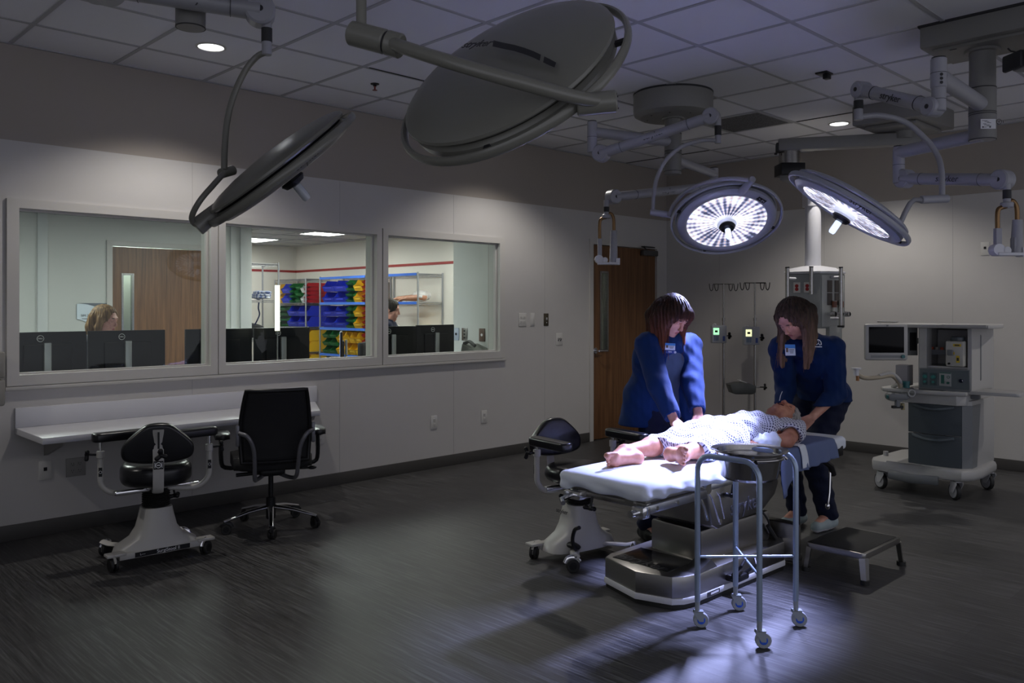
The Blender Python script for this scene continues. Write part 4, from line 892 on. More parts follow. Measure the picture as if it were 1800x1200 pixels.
m = MB(); m.cyl(P(1666, 349, 4.53), P(1619, 351, 4.5), .022, n=20, bev=.003); obj('yoke_joint', m, M_arm, C_)
h2, T2 = lamp_head(C_, L2C, L2N, VU, True, M_shellB, R=.322)
c2 = (T2.inverted() @ P(1580, 365, 4.5)); rp2 = T2 @ Vector((c2.x, c2.y, 0)).normalized().to_3d()*0 if False else T2 @ (Vector((c2.x, c2.y, 0)).normalized()*.335+Vector((0, 0, -.03)))
pipe(C_, [P(1622, 352, 4.5), P(1600, 357, 4.52), rp2], .014, 'lamp_yoke', smooth=3)
F = T2 @ Matrix.Rotation(lang(T2, P(1495, 375, 4.3)), 4, 'Z') @ Matrix.Translation((.317, 0, -.042)) @ Matrix.Rotation(PI/2, 4, 'Z') @ Matrix.Rotation(PI/2, 4, 'X'); text('stryker', .045, M_print, h2, F, name='rim_lettering', shear=.1)
JL = P(1580, 268, 5.35); pipe(C_, [Vector((cx_, cy_, JL.z)), JL], .040, 'extension_arm', smooth=0); joint(C_, JL, P(1580, 322, 5.35).z, P(1580, 258, 5.35).z, .036)
spring_arm(C_, P(1590, 314, 5.33), P(1762, 316, 4.75), w0=.034); bracket(C_, P(1770, 318, 4.72), .12, .42)
# neighbouring boom arm end at the right edge, hung from the same cover
q = P(1818, 108, 4.45); m = MB(); m.box(q+VR*.30, (.80, .16, .105), R=Matrix.Rotation(TH+.12, 3, 'Z'), bev=.02); eq = obj('equipment_arm', m, M_boom, C_)
m = MB(); m.box(q-VR*.112, (.03, .14, .09), R=Matrix.Rotation(TH+.12, 3, 'Z'), bev=.012); m.tube([q-VR*.10+VU*.05, q-VR*.125+VU*.055, q-VR*.14+VU*.07], .004, 6); obj('arm_end_cap', m, M_gasket, eq)
m = MB(); z_ = q.z; qq = q+VR*.07; m.cyl((qq.x, qq.y, z_), (qq.x, qq.y, ZC), .055, n=28); m.cyl((qq.x, qq.y, z_+.06), (qq.x, qq.y, z_+.10), .075, n=28); obj('suspension_tube', m, M_boom, eq)

# ---- D/E: near boom with two unlit lamps seen from behind
hb = P(335, 48, 3.4)
D = thing('surgical_light', 'near ceiling boom with two unlit lamps, one edge-on, one showing its big shell', 'surgical light', (hb.x, hb.y, ZC))
m = MB(Matrix.Translation((hb.x, hb.y, 0))); m.lathe([(0, ZC-.001), (.308, ZC-.001), (.308, 2.935), (.24, 2.845), (0, 2.84)], n=64); obj('ceiling_cover', m, M_boom, D)
column(D, hb.x, hb.y, 2.86, hb.z, .058, (2.74, hb.z+.075))
JD = P(170, -60, 3.30); JD.z = 2.74; pipe(D, [Vector((hb.x, hb.y, 2.74)), JD], .04, 'extension_arm', smooth=0)
ka = P(190, -22, 3.20); kb = P(457, 20, 3.36); joint(D, JD, ka.z-.02, 2.79, .036)
spring_arm(D, ka, kb, logo=False, w0=.044, w1=.054)
s_ = (kb-ka).normalized(); sd = s_.cross(VU).normalized(); sd = sd if sd.dot(CAM-ka) > 0 else -sd; T_ = Matrix.Translation(ka+s_*(kb-ka).length*.60+sd*.0375) @ Matrix((s_, sd.cross(s_), sd)).transposed().to_4x4(); text('stryker', .052, M_print, D, T_, name='arm_lettering', shear=.1)
kd = P(469, 40, 3.37); m = MB(); m.cyl(kd, P(469, 97, 3.37), .0195, n=20, bev=.002); dr = obj('drop_joint', m, M_arm, D); m = MB(); m.cyl(P(469, 50, 3.37), P(469, 74, 3.37), .0215, n=20); obj('joint_collar', m, M_gasket, dr)
pipe(D, [P(466, 92, 3.37), P(450, 101, 3.38), P(430, 126, 3.38), P(410, 170, 3.37), P(399, 215, 3.36), P(395, 260, 3.35), P(394, 298, 3.34)], .0125, 'curved_tube', M_shell)
m = MB(); m.cyl(P(388, 305, 3.33), P(410, 299, 3.40), .020, n=20, bev=.003); obj('yoke_joint', m, M_shell, D)
L4c = P(487, 284, 3.33); L4n = img_normal(487, 284, -.05, .603, .798)
h4, T4 = lamp_head(D, L4c, L4n, VU, False, M_shell, R=.325)
pipe(D, [P(393, 305, 3.3), P(375, 325, 3.22), P(352, 352, 3.18), P(338, 378, 3.2), P(340, 391, 3.24), P(352, 398, 3.28)], .011, 'lamp_yoke', M_shell)
m = MB(); m.cyl(P(345, 400, 3.26), P(386, 367, 3.29), .036, .031, n=24, bev=.003); obj('yoke_pivot', m, M_shell, h4)
F = T4 @ Matrix.Rotation(lang(T4, P(525, 275, 3.1)), 4, 'Z') @ Matrix.Translation((.324, 0, -.040)) @ Matrix.Rotation(PI/2, 4, 'Z') @ Matrix.Rotation(PI/2, 4, 'X'); text('stryker', .04, M_print, h4, F, name='rim_lettering', shear=.1)
F = T4 @ Matrix.Rotation(lang(T4, P(425, 345, 3.1)), 4, 'Z') @ Matrix.Translation((.324, 0, -.040)) @ Matrix.Rotation(PI/2, 4, 'Z') @ Matrix.Rotation(PI/2, 4, 'X'); m = MB(F); m.box((0, 0, 0), (.07, .02, .004), bev=.001); cp = obj('control_panel', m, M_gasket, h4); text('+ - || o', .014, M_printw, cp, F @ Matrix.Translation((0, 0, .002)), name='panel_marks')
# E
L3c = P(890, 124, 2.50); L3n = -img_normal(890, 124, .385, -.485, -.874)
et = P(635, 62, 2.33); ex = Vector((et.x, et.y, 2.74))
pipe(D, [Vector((hb.x, hb.y, 2.66)), Vector((et.x, et.y, 2.66))], .036, 'extension_arm', smooth=0)
m = MB(); m.cyl((et.x, et.y, et.z), (et.x, et.y, 2.70), .0145, n=20); obj('drop_tube', m, M_shell, D)
ja, jb, je = P(617, 58, 2.33), P(678, 74, 2.30), P(706, 82, 2.29)
m = MB(); m.cyl(ja, jb, .034, n=28, bev=.004); obj('yoke_joint', m, M_shell, D); m = MB(); m.cyl(jb+(jb-ja).normalized()*.003, je, .034, n=28, bev=.004); obj('yoke_joint', m, M_shell, D)
m = MB(); m.cyl(jb-(jb-ja).normalized()*.002, jb+(jb-ja).normalized()*.004, .030, n=28); obj('joint_seam', m, M_gasket, D)
h3, T3 = lamp_head(D, L3c, L3n, VU, False, M_shell, R=.345)
pe = P(1064, 180, 2.22)
pipe(D, [P(690, 76, 2.28), P(720, 87, 2.23), P(800, 112, 2.17), P(900, 141, 2.14), P(1000, 168, 2.17), pe], .0185, 'lamp_yoke', M_shell)
def to_px(p):
    d = p-CAM; z = d.dot(VF); return 900+FPX*d.dot(VR)/z, HOR-FPX*d.z/z
rp3 = min([T3 @ Vector((.372*math.cos(k*PI/90), .372*math.sin(k*PI/90), -.035)) for k in range(180)], key=lambda p: math.dist(to_px(p), (1004, 168)))
m = MB(); dv = (rp3-pe).normalized(); m.cyl(pe-dv*.03, rp3, .030, n=28, bev=.004); pp = obj('yoke_pivot', m, M_shell, D)
m = MB(); n0 = -dv; u0 = n0.orthogonal().normalized(); v0 = n0.cross(u0)
for k in range(4): q = pe-dv*.031+u0*.022*math.cos(k*PI/2+.6)+v0*.022*math.sin(k*PI/2+.6); m.cyl(q, q+n0*.002, .0025, n=8)
obj('pivot_screw', m, M_gasket, pp)
# shell marks: word mark and two dark slots
def shellz(r, s=1.0): return float(np.interp(r, [0, .10, .20, .28, .325, .343], [.078, .075, .062, .042, .022, .008]))+.0012
def on3(px, py):
    o = T3.inverted() @ CAM; q = T3.inverted() @ P(px, py, 3); d = (q-o).normalized(); z = .05
    for _ in range(6): t_ = (z-o.z)/d.z; p = o+d*t_; z = shellz(p.xy.length)
    return p
a3, b3 = on3(815, 84), on3(868, 76); mid3 = (a3+b3)/2; x3 = Vector((b3.x-a3.x, b3.y-a3.y, 0)).normalized(); z3 = Vector((mid3.x*.35, mid3.y*.35, 1)).normalized(); x3 = (x3-z3*x3.dot(z3)).normalized(); y3 = z3.cross(x3)
tm = Matrix.Translation(mid3+z3*.006) @ Matrix((x3, y3, z3)).transposed().to_4x4(); text('stryker', (b3-a3).length*.31, M_print, h3, T3 @ tm, name='shell_lettering', shear=.1)
for pts_ in ([(868, 76), (885, 80), (905, 84), (922, 89), (938, 95), (951, 101)], [(957, 104), (967, 109), (978, 115)]):
    top, bot = [], []
    for (px, py) in pts_: top.append(on3(px, py-4.5)); bot.append(on3(px-2, py+6))
    rows = []
    for a0, b0 in zip(top, bot): rows.append([T3 @ Vector((*(a0+(b0-a0)*t_).xy, shellz((a0+(b0-a0)*t_).xy.length)+.0012)) for t_ in (0, .33, .66, 1)])
    m = MB(); m.grid(rows); o = obj('slot_band', m, M_gasket, h3)
# ============================================================ furniture and equipment on the floor
def caster(parent, p, r, ang=0, wd=.018, twin=False, tread=None, hub=None, fork=None, stem=.03, name='caster', hubr=.62, swiv=True, forkw=None, base=None):
    "p: floor point below the swivel axis; ang: heading of the trail"
    t = tread or M_rub; h = hub or M_dark; f = fork or M_dark; T = (base or Matrix.Identity(4)) @ TRS(p, ang); off = r*.45 if swiv else 0
    m = MB(T); 
    for s in ((-1, 1) if twin else (0,)): m.lathe([(r*.6, -wd/2), (r*.92, -wd/2), (r, -wd*.32), (r, wd*.32), (r*.92, wd/2), (r*.6, wd/2)], Matrix.Translation((off, s*wd*.75, r)) @ Matrix.Rotation(PI/2, 4, 'X'), n=32, caps=True)
    c = obj(name, m, t, parent); m = MB(T)
    for s in ((-1, 1) if twin else (0,)): m.cyl((off, s*wd*.75-wd*.56, r), (off, s*wd*.75+wd*.56, r), r*hubr, n=28, bev=.002)
    obj('wheel_hub', m, h, c)
    m = MB(T); fw = forkw or (wd*(1.7 if twin else 1.0)+.006)
    if not twin:
        for s in (-1, 1): m.prism([(off-r*.28, r*.85), (off+r*.28, r*.85), (off+r*.35, r*1.7), (off+r*.2, r*2.15), (-r*.5, r*2.2), (-r*.55, r*1.9)], s*fw/2-.0015, s*fw/2+.0015, Matrix(((1, 0, 0, 0), (0, 0, 1, 0), (0, 1, 0, 0), (0, 0, 0, 1))))
        m.box((off*.4, 0, r*2.15), (r*1.15, fw+.003, .004))
    else: m.box((off*.7, 0, r*1.35), (r*1.5, wd*.5, r*1.2), bev=.004); m.tube([(off-r*.9, 0, r*1.4), (off-r*.3, 0, r*2.05), (off+r*.6, 0, r*2.0), (off+r*1.0, 0, r*1.3)], .009, 8, smooth=4, ry=wd*1.2)
    m.cyl((0, 0, r*2.1), (0, 0, r*2.1+stem), .011 if r < .06 else .016, n=16)
    obj('fork', m, f, c); return c

# ---- wall counter
ct = thing('wall_counter', 'white fold-down wall counter under the left window, with back splash', 'counter', (.25, 1.05, 0))
yA, yB, xf, zt = .03, 2.10, 0, 0
fl = onz(75, 770, .69); fr_ = onz(563, 721, .69)
m = MB(); m.prism([(.004, .025), (fl.x, fl.y), (fr_.x, fr_.y), (.004, 2.13)], .652, .69, bev=.004); obj('counter_top', m, M_laminate, ct)
m = MB(); m.box((.014, 1.08, .751), (.02, 2.11, .122), bev=.003); obj('back_splash', m, M_laminate, ct)
for y in (.20, 1.1, 1.93): m = MB(); m.prism([(.006, .648), (.33, .648), (.30, .59), (.006, .50)], y-.012, y+.012, Matrix(((1, 0, 0, 0), (0, 0, 1, 0), (0, 1, 0, 0), (0, 0, 0, 1)))); obj('support_bracket', m, mat('bracket taupe', (.30, .29, .28), .5), ct)
# ---- dispenser at the left edge
t = thing('glove_dispenser', 'taupe two-tier dispenser box at the left edge of the picture beside the window', 'dispenser', (.07, -.24, 1.0)); M_disp = mat('dispenser taupe', (.24, .23, .21), .5)
for z0_, z1_ in ((1.005, 1.165), (.84, .998)): m = MB(); m.box((.062, -.26, (z0_+z1_)/2), (.115, .42, z1_-z0_), bev=.014); m.box((.122, -.26, (z0_+z1_)/2), (.006, .25, .05)); obj('dispenser_tray', m, M_disp, t)

# ---- surgeon's stools
M_vin = mat('black vinyl pad', (.007, .007, .010), .28, spec=.5)
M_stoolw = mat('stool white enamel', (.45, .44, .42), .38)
def pad(T, outl, z0_, z1_, bev, name, parent):
    "cushion: the outline swept up with a rounded top and bottom edge"
    n = len(outl); pts = [Vector((*p, 0)) for p in outl]
    if n < 20:
        q = []
        for i in range(n): q += catmull([pts[i-1], pts[i], pts[(i+1) % n], pts[(i+2) % n]], 4)[4:8]
        pts = q
    cx = (min(p.x for p in pts)+max(p.x for p in pts))/2; cy = (min(p.y for p in pts)+max(p.y for p in pts))/2; hx = max(p.x for p in pts)-cx; hy = max(p.y for p in pts)-cy; m = MB(T); rings = []
    prof = [(1-math.sin(a), z0_+bev*(1-math.cos(a))) for a in [PI/2*k/6 for k in range(7)]]; prof += [(1-math.sin(a), z1_-bev*(1-math.cos(a))) for a in [PI/2*(6-k)/6 for k in range(7)]]
    for o, z in prof: rings.append(m.ring([(cx+(p.x-cx)*(1-o*bev/hx), cy+(p.y-cy)*(1-o*bev/hy), z) for p in pts]))
    m.skin(rings); m._fin([v for R in rings for v in R]); return obj(name, m, M_vin, parent, smooth=60)
def rrect(x0, x1, y0, y1, r, n=5):
    pts = []
    for cx, cy, a in ((x1-r, y1-r, 0), (x0+r, y1-r, PI/2), (x0+r, y0+r, PI), (x1-r, y0+r, 1.5*PI)):
        for i in range(n+1): b = a+PI/2*i/n; pts.append((cx+r*math.cos(b), cy+r*math.sin(b)))
    return pts
def knob(T, p, d, name, parent, r=.011):
    p, d = Vector(p), Vector(d).normalized(); m = MB(T); m.cyl(p, p+d*.05, .006, n=10); q = p+d*.055; u = d.orthogonal().normalized(); v = d.cross(u)
    for k in range(3): a = k*2*PI/3+.4; e = q+(u*math.cos(a)+v*math.sin(a))*.026; m.tube([q, e], [r, r*1.15], 10); m.ell(e, (r*1.2,)*3, n=10)
    m.ell(q, (r*1.3,)*3, n=10); return obj(name, m, M_dark, parent)
def surgistool(loc, rz, label, arms, seat_z=.555, brand=True, back_tilt=0, turn=0):
    "local +x is the way the sitter looks"
    t = thing('surgeon_stool', label, 'stool', loc, rz, None); T = TRS(loc, rz)
    # base: rear cross bar, front legs, pedestal flare
    m = MB(T)
    m.tube([(-.12, 0, .115), (-.10, 0, .17), (-.075, 0, .30)], [.10, .085, .078], 28, ry=[.15, .105, .075], up=(1, 0, 0)) if False else None
    secs = [(.055, .235, .115, .0), (.10, .215, .108, .0), (.14, .14, .100, .0), (.19, .105, .094, .0), (.25, .090, .085, .0), (.30, .080, .078, .0)]
    rings = []
    for z, ry_, rx_, o in secs: rings.append(m.ring([(o+rx_*math.copysign(abs(math.cos(a))**.6, math.cos(a)), ry_*math.copysign(abs(math.sin(a))**.75, math.sin(a)), z) for a in [2*PI*i/36 for i in range(36)]]))
    m.skin(rings); m._fin([v for R in rings for v in R]); ped = obj('pedestal', m, M_stoolw, t, smooth=50)
    m = MB(T); m.box((-.085, 0, .070), (.055, .46, .035), bev=.006)
    for s in (-1, 1): m.box((-.085, s*.245, .085), (.07, .10, .016), bev=.005); m.tube([(.03, s*.06, .07), (.20, s*.19, .072), (.24, s*.22, .085)], .026, 10, ry=.012)
    br_ = obj('base_frame', m, M_stoolw, t)
    for i, (x, y) in enumerate(((-.085, -.262), (-.085, .262), (.235, -.215), (.235, .215))): caster(t, (x, y, 0), .036, 2.2+i, .016, twin=True, fork=M_chrome, stem=.012, base=T)
    if brand:
        F = T @ facing((-.1135, 0, .070), (-1, 0, 0)); m = MB(F); m.box((0, 0, 0), (.30, .026, .002)); lb = obj('name_strip', m, M_dark, br_); text('SurgiStool II', .026, M_printw, lb, F @ Matrix.Translation((.03, 0, .0015)), name='strip_lettering'); text('L----', .016, M_printw, lb, F @ Matrix.Translation((-.11, 0, .0015)), name='strip_lettering')
    # bellows
    m = MB(T); pr = [(.0, .298)]
    for k in range(9): z = .30+.0125*k; pr += [(.066, z), (.076, z+.006)]
    m.lathe(pr+[(.066, .412), (0, .412)], n=32, caps=False); obj('bellows', m, M_rub, t)
    m = MB(T); m.box((0, 0, .422), (.20, .16, .018), bev=.004); m.box((-.02, 0, .405), (.05, .46, .02), bev=.004); obj('seat_plate', m, M_chrome, t)
    outl = [(.185*math.copysign(abs(math.cos(a))**.9, math.cos(a)), .19*math.copysign(abs(math.sin(a))**.85, math.sin(a))) for a in [2*PI*i/40 for i in range(40)]]
    pad(T @ Matrix.Rotation(turn, 4, 'Z'), outl, .43, seat_z, .045, 'seat', t); T = T @ Matrix.Rotation(turn, 4, 'Z')
    # back: rounded pad on a flat steel strap
    zb = seat_z+.02
    bo = [(-.17, 0), (-.185, .05), (-.165, .095), (-.09, .165), (-.04, .19), (.04, .19), (.09, .165), (.165, .095), (.185, .05), (.17, 0), (.10, -.022), (0, -.028), (-.10, -.022)]
    Tb = T @ Matrix.Translation((-.215, 0, zb+.03)) @ Matrix.Rotation(-.12+back_tilt, 4, 'Y') @ Matrix(((0, 0, 1, 0), (1, 0, 0, 0), (0, 1, 0, 0), (0, 0, 0, 1)))
    pad(Tb, [(x, y) for x, y in bo], -.02, .035, .018, 'backrest', t)
    m = MB(T); m.tube([(-.03, 0, .412), (-.12, 0, .408), (-.235, 0, .425), (-.262, 0, .52), (-.262, 0, .60), (-.240, 0, .66), (-.250, 0, .735), (-.256, 0, .765)], .0045, 8, smooth=3, ry=.028, up=(0, 1, 0)); st = obj('back_strap', m, M_stoolw, t)
    F = T @ facing((-.269, 0, .575), (-1, 0, 0)); m = MB(F); m.box((0, 0, 0), (.05, .045, .002)); em = obj('emblem', m, M_dark, st); m = MB(F); m.torus(.014, .002, Matrix.Translation((0, 0, .001)), n=20, k=6); m.box((0, 0, .001), (.016, .006, .002)); m.box((-.018, 0, .001), (.003, .03, .001)); m.box((.018, 0, .001), (.003, .03, .001)); obj('emblem_mark', m, M_printw, em)
    m = MB(F); m.box((0, .135, .008), (.010, .09, .002)); obj('strap_slot', m, M_dark, st)
    knob(T, (-.262, 0, .645), (-1, -.2, -.2), 'back_knob', st); knob(T, (.0, -.09, .402), (0, -.2, -1), 'seat_knob', t)
    for s, ang, zc in arms:
        m = MB(T); y = s*.285; m.tube([(-.02, s*.05, .405), (-.02, s*.16, .392), (-.02, s*.235, .402), (-.02, s*.28, .45), (-.02, y, .52), (-.02, y, .60)], .0155, 14, smooth=6); ar = obj('arm_tube', m, M_stoolw, t)
        m = MB(T); m.cyl((-.02, y, .595), (-.02, y, .635), .021, n=20, bev=.003); obj('arm_collar', m, M_stoolw, ar); m = MB(T); m.cyl((-.02, y, .63), (-.02, y, zc-.02), .0095, n=14); obj('arm_post', m, M_chrome, ar)
        knob(T, (-.02, y+s*.012, .615), (0, s, .1), 'arm_knob', ar, .010)
        F = T @ facing((-.037, y, .52), (-1, 0, 0)); m = MB(F); m.box((0, 0, 0), (.018, .05, .002)); e2 = obj('arm_sticker', m, M_dark, ar); m = MB(F); m.torus(.007, .0012, Matrix.Translation((0, 0, .0015)), n=14, k=5); obj('sticker_ring', m, M_printw, e2)
        Ta = T @ Matrix.Translation((-.02, y, zc)) @ Matrix.Rotation(ang, 4, 'Z'); pad(Ta, rrect(-.045, .285, -.042, .042, .035), -.02, .03, .014, 'armrest', ar)
    return t
surgistool((.985, .50, 0), PI-.05, 'white-based surgeon stool with two armrests standing at the wall counter', ((-1, 1.66+.28, .705), (1, -1.50+.28, .705)), turn=-.28)
# the one at the table foot: pedestal with word mark, brake lever
SB = surgistool((2.63, 2.27, 0), -.16, 'white-based surgeon stool with armrests standing at the foot end of the operating table', ((-1, .0, .675), (1, .0, .675)), seat_z=.525, brand=False)
T = SB.matrix_basis.copy(); F = T @ facing((-.02, -.1065, .262), (0, -1, 0)); text('stryker', .036, M_print, SB, F, name='pedestal_lettering', shear=.1)
m = MB(T); m.tube([(.12, -.10, .085), (.16, -.16, .10), (.16, -.175, .15), (.185, -.18, .21), (.235, -.19, .235)], .011, 10, smooth=4); m.ell((.10, -.13, .10), (.07, .03, .018)); obj('brake_lever', m, M_dark, SB)
# ---- office chair
oc_ = thing('office_chair', 'black mesh office chair with chrome star base pushed up to the counter', 'chair', (.83, 1.30, 0), PI-.38); T = oc_.matrix_basis.copy()
for i in range(5):
    a = i*2*PI/5+.52; e = Vector((.30*math.cos(a), .30*math.sin(a), .075)); m = MB(T); m.tube([(.03*math.cos(a), .03*math.sin(a), .135), (e.x*.5, e.y*.5, .118), (e.x, e.y, .078)], [.022, .018, .014], 12, ry=[.014, .011, .009]); lg = obj('star_leg', m, M_chrome, oc_)
    q = T @ e; caster(lg, (q.x, q.y, 0), .030, i*1.1, .016, twin=True, stem=.0)
m = MB(T); m.cyl((0, 0, .06), (0, 0, .20), .030, n=24, bev=.003); m.cyl((0, 0, .18), (0, 0, .36), .016, n=20); obj('gas_lift', m, M_dark, oc_)
m = MB(T); m.box((0, 0, .375), (.20, .16, .05), bev=.015); m.cyl((.03, -.08, .37), (.03, -.26, .365), .008, n=10); m.ell((.03, -.27, .365), (.018, .03, .012)); m.cyl((-.05, .08, .37), (-.05, .22, .365), .012, n=10); obj('tilt_mechanism', m, M_dark, oc_)
m = MB(T); m.prism(rrect(-.23, .25, -.24, .24, .09), .41, .485, bev=.028); obj('seat', m, M_blackfab, oc_, smooth=60)
rows = []
for k in range(15):
    z = .47+.45*k/14; tt = k/14; wd = .200+.02*math.sin(PI*tt)-.02*tt; xo = -.235-.07*tt-.03*math.sin(PI*tt)*-1
    rows.append([(xo-.035*(1-(j/8-1)**2), wd*(j/8-1), z) for j in range(17)])
m = MB(T); m.grid(rows); o = obj('backrest_mesh', m, M_blackfab, oc_); so = o.modifiers.new('t', 'SOLIDIFY'); so.thickness = .018
m = MB(T); loop = [rows[k][0] for k in range(15)]+rows[14][1:-1]+[rows[k][16] for k in range(14, -1, -1)]+rows[0][1:-1][::-1]; m.tube(loop, .013, 8, loop=True); obj('backrest_rim', m, M_dark, oc_)
M_sup = mat('satin grey arm', (.16, .16, .18), .35, .4)
for s in (-1, 1):
    m = MB(T); m.tube([(-.05, s*.04, .36), (-.14, s*.10, .345), (-.25, s*.125, .37), (-.30, s*.13, .46), (-.325, s*.14, .57), (-.335, s*.175, .645), (-.30, s*.222, .665)], .013, 12, smooth=6); sp = obj('back_support', m, M_sup, oc_)
    m = MB(T); m.box((-.268, s*.228, .645), (.02, .022, .13), bev=.007); obj('back_clamp', m, M_sup, sp)
    m = MB(T); m.tube([(.02, s*.16, .40), (.02, s*.28, .405), (.02, s*.305, .46), (.03, s*.305, .60)], .020, 8, smooth=3, ry=.014); a_ = obj('arm_post', m, M_dark, oc_)
    m = MB(T); m.prism(rrect(-.09, .17, s*.30-.045, s*.30+.045, .04), .595, .632, bev=.014); obj('armrest', m, M_black, a_)
    
# ---- operating table
OT = thing('operating_table', 'steel operating table with white sheeted mattress, lit by the two surgical lamps', 'operating table', (3.35, 2.55, 0))
TX0, TX1, TY0, TY1 = 3.10, 3.60, 1.60, 3.62
M_tsteel = mat('brushed table steel', (.36, .35, .34), .32, 1, bump=.1, bscale=90)
# base
def chamfer(x0, x1, y0, y1, cl, cr): return [(x0+cl, y0), (x1-cr*.35, y0-.03), (x1, y0+cr), (x1, y1), (x0, y1), (x0, y0+cl*.9)]
fo = [(3.07, 2.02), (3.095, 1.945), (3.35, 1.862), (3.525, 1.915), (3.562, 1.965), (3.585, 2.06), (3.60, 2.86), (3.56, 2.92), (3.10, 2.92), (3.07, 2.86)]
m = MB(); m.prism(fo, .045, .155, bev=.010); m.prism([(3.17, 2.24), (3.50, 2.20), (3.52, 2.84), (3.17, 2.84)], .15, .315, bev=.016); m.prism([(2.02, .15), (2.16, .20), (2.22, .15)], 3.50, 3.583, Matrix(((0, 0, 1, 0), (1, 0, 0, 0), (0, 1, 0, 0), (0, 0, 0, 1)))); obj('base_cover', m, M_tsteel, OT, smooth=30)
m = MB(); m.prism([(x+(3.35-x)*-.012, y+(2.4-y)*-.012) for x, y in fo], .022, .052, bev=.004); bp_ = obj('base_plinth', m, M_white, OT, smooth=30)
m = MB(); m.prism([(x*.99+.0335, y*.99+.024) for x, y in fo], 0.0, .024); obj('base_foot', m, M_rub, OT)
m = MB(); m.box((3.30, 2.08, .1565), (.34, .24, .003), bev=.001); mt = obj('base_mat', m, mat('dark glossy inlay', (.02, .02, .022), .15), OT)
text('stryker', .105, M_print, OT, Matrix.Translation((3.29, 2.00, .1585)) @ Matrix.Rotation(-.12, 4, 'Z'), name='base_lettering', shear=.15)
F = facing((3.590, 2.17, .037), (1, 0, 0)); m = MB(F); m.box((0, 0, 0), (.11, .022, .002)); rl = obj('rating_label', m, M_print, OT); m = MB(F); m.box((.01, 0, .0012), (.07, .010, .0006)); obj('label_print', m, M_printw, rl)
m = MB(); m.box((3.33, 2.60, .44), (.28, .30, .38), bev=.015); obj('lift_column', m, M_tsteel, OT)
m = MB(); m.box((3.33, 2.52, .325), (.28, .52, .03), bev=.01); obj('column_foot', m, M_dark, OT)
# side housing with the word mark
Mx = Matrix(((0, 0, 1, 0), (1, 0, 0, 0), (0, 1, 0, 0), (0, 0, 0, 1)))   # prism xy -> world yz, extrude -> x
m = MB(); m.prism([(2.12, .53), (2.17, .36), (2.22, .335), (2.66, .355), (2.79, .42), (2.83, .48), (2.80, .545), (2.20, .555)], 3.16, 3.585, Mx, bev=.012); hs = obj('seat_housing', m, M_tsteel, OT, smooth=30)
text('stryker', .105, M_print, hs, facing((3.5865, 2.48, .415), (1, 0, 0)), name='housing_lettering', shear=.1)
m = MB(); m.box((3.588, 2.60, .53), (.004, .035, .045)); m.box((3.588, 2.60, .48), (.004, .035, .025)); obj('warning_label', m, M_white, hs)
# leg section frame: rails, clamps, linkage
for X in (3.115, 3.585):
    m = MB(); m.box((X, 1.86, .528), (.014, .50, .038), bev=.003); rr_ = obj('side_rail', m, M_alu, OT)
    m = MB()
    for y in (1.70, 1.86, 2.02): m.cyl((X-.018, y, .528), (X+.012, y, .528), .010, n=14)
    obj('rail_bolt', m, M_chrome, rr_)
    m = MB(); m.box((X, 2.56, .555), (.012, .82, .030), bev=.003); m.box((X, 3.28, .555), (.012, .50, .030), bev=.003); obj('side_rail', m, M_alu, OT)
m = MB(); m.box((3.35, 1.66, .540), (.46, .035, .028), bev=.005); m.box((3.35, 2.6, .562), (.44, 1.9, .028), bev=.005); m.box((3.21, 1.86, .548), (.05, .46, .025)); m.box((3.49, 1.86, .548), (.05, .46, .025)); obj('table_frame', m, M_tsteel, OT)
for x in (3.565,):
    m = MB(); m.tube([(x, 2.10, .575), (x+.012, 2.16, .50), (x+.012, 2.235, .36)], .016, 8, ry=.007); m.tube([(x, 2.16, .57), (x+.014, 2.23, .50), (x+.014, 2.275, .38)], .012, 8, ry=.006); m.tube([(x+.01, 2.04, .545), (x+.02, 2.09, .47), (x+.02, 2.12, .40)], .010, 8); m.cyl((x-.01, 2.13, .55), (x+.025, 2.13, .55), .026, n=20); m.cyl((x-.01, 2.235, .37), (x+.025, 2.235, .37), .013, n=16); obj('tilt_linkage', m, M_chrome, OT)
m = MB(); m.box((3.56, 1.625, .518), (.07, .06, .055), bev=.01); m.cyl((3.55, 1.60, .515), (3.55, 1.56, .515), .016, n=16); obj('rail_clamp', m, M_chrome, OT); m = MB(); m.tube([(3.15, 1.62, .53), (3.15, 1.55, .52), (3.18, 1.53, .51)], .012, 8); m.box((3.16, 1.66, .53), (.09, .08, .04), bev=.006); obj('rail_clamp', m, M_chrome, OT)
for (x, y) in ((3.30, 1.60), (3.62, 2.30)): knob(Matrix.Identity(4), (x, y, .55), (0, -.3, -1), 'clamp_knob', OT, .009)
m = MB(); m.tube([(3.60, 2.86, .52), (3.64, 2.93, .40), (3.63, 2.97, .26), (3.61, 3.00, .16), (3.55, 3.05, .10), (3.50, 3.10, .02), (3.40, 3.2, .010)], .006, 8, smooth=8); obj('power_cable', m, M_rub, OT)
m = MB(); m.tube([(3.52, 2.72, .36), (3.55, 2.78, .27), (3.53, 2.83, .20), (3.56, 2.90, .13)], .006, 8, smooth=5); m.tube([(3.535, 2.80, .24), (3.55, 2.86, .16)], .012, 8); obj('hand_control_cable', m, M_rub, OT)
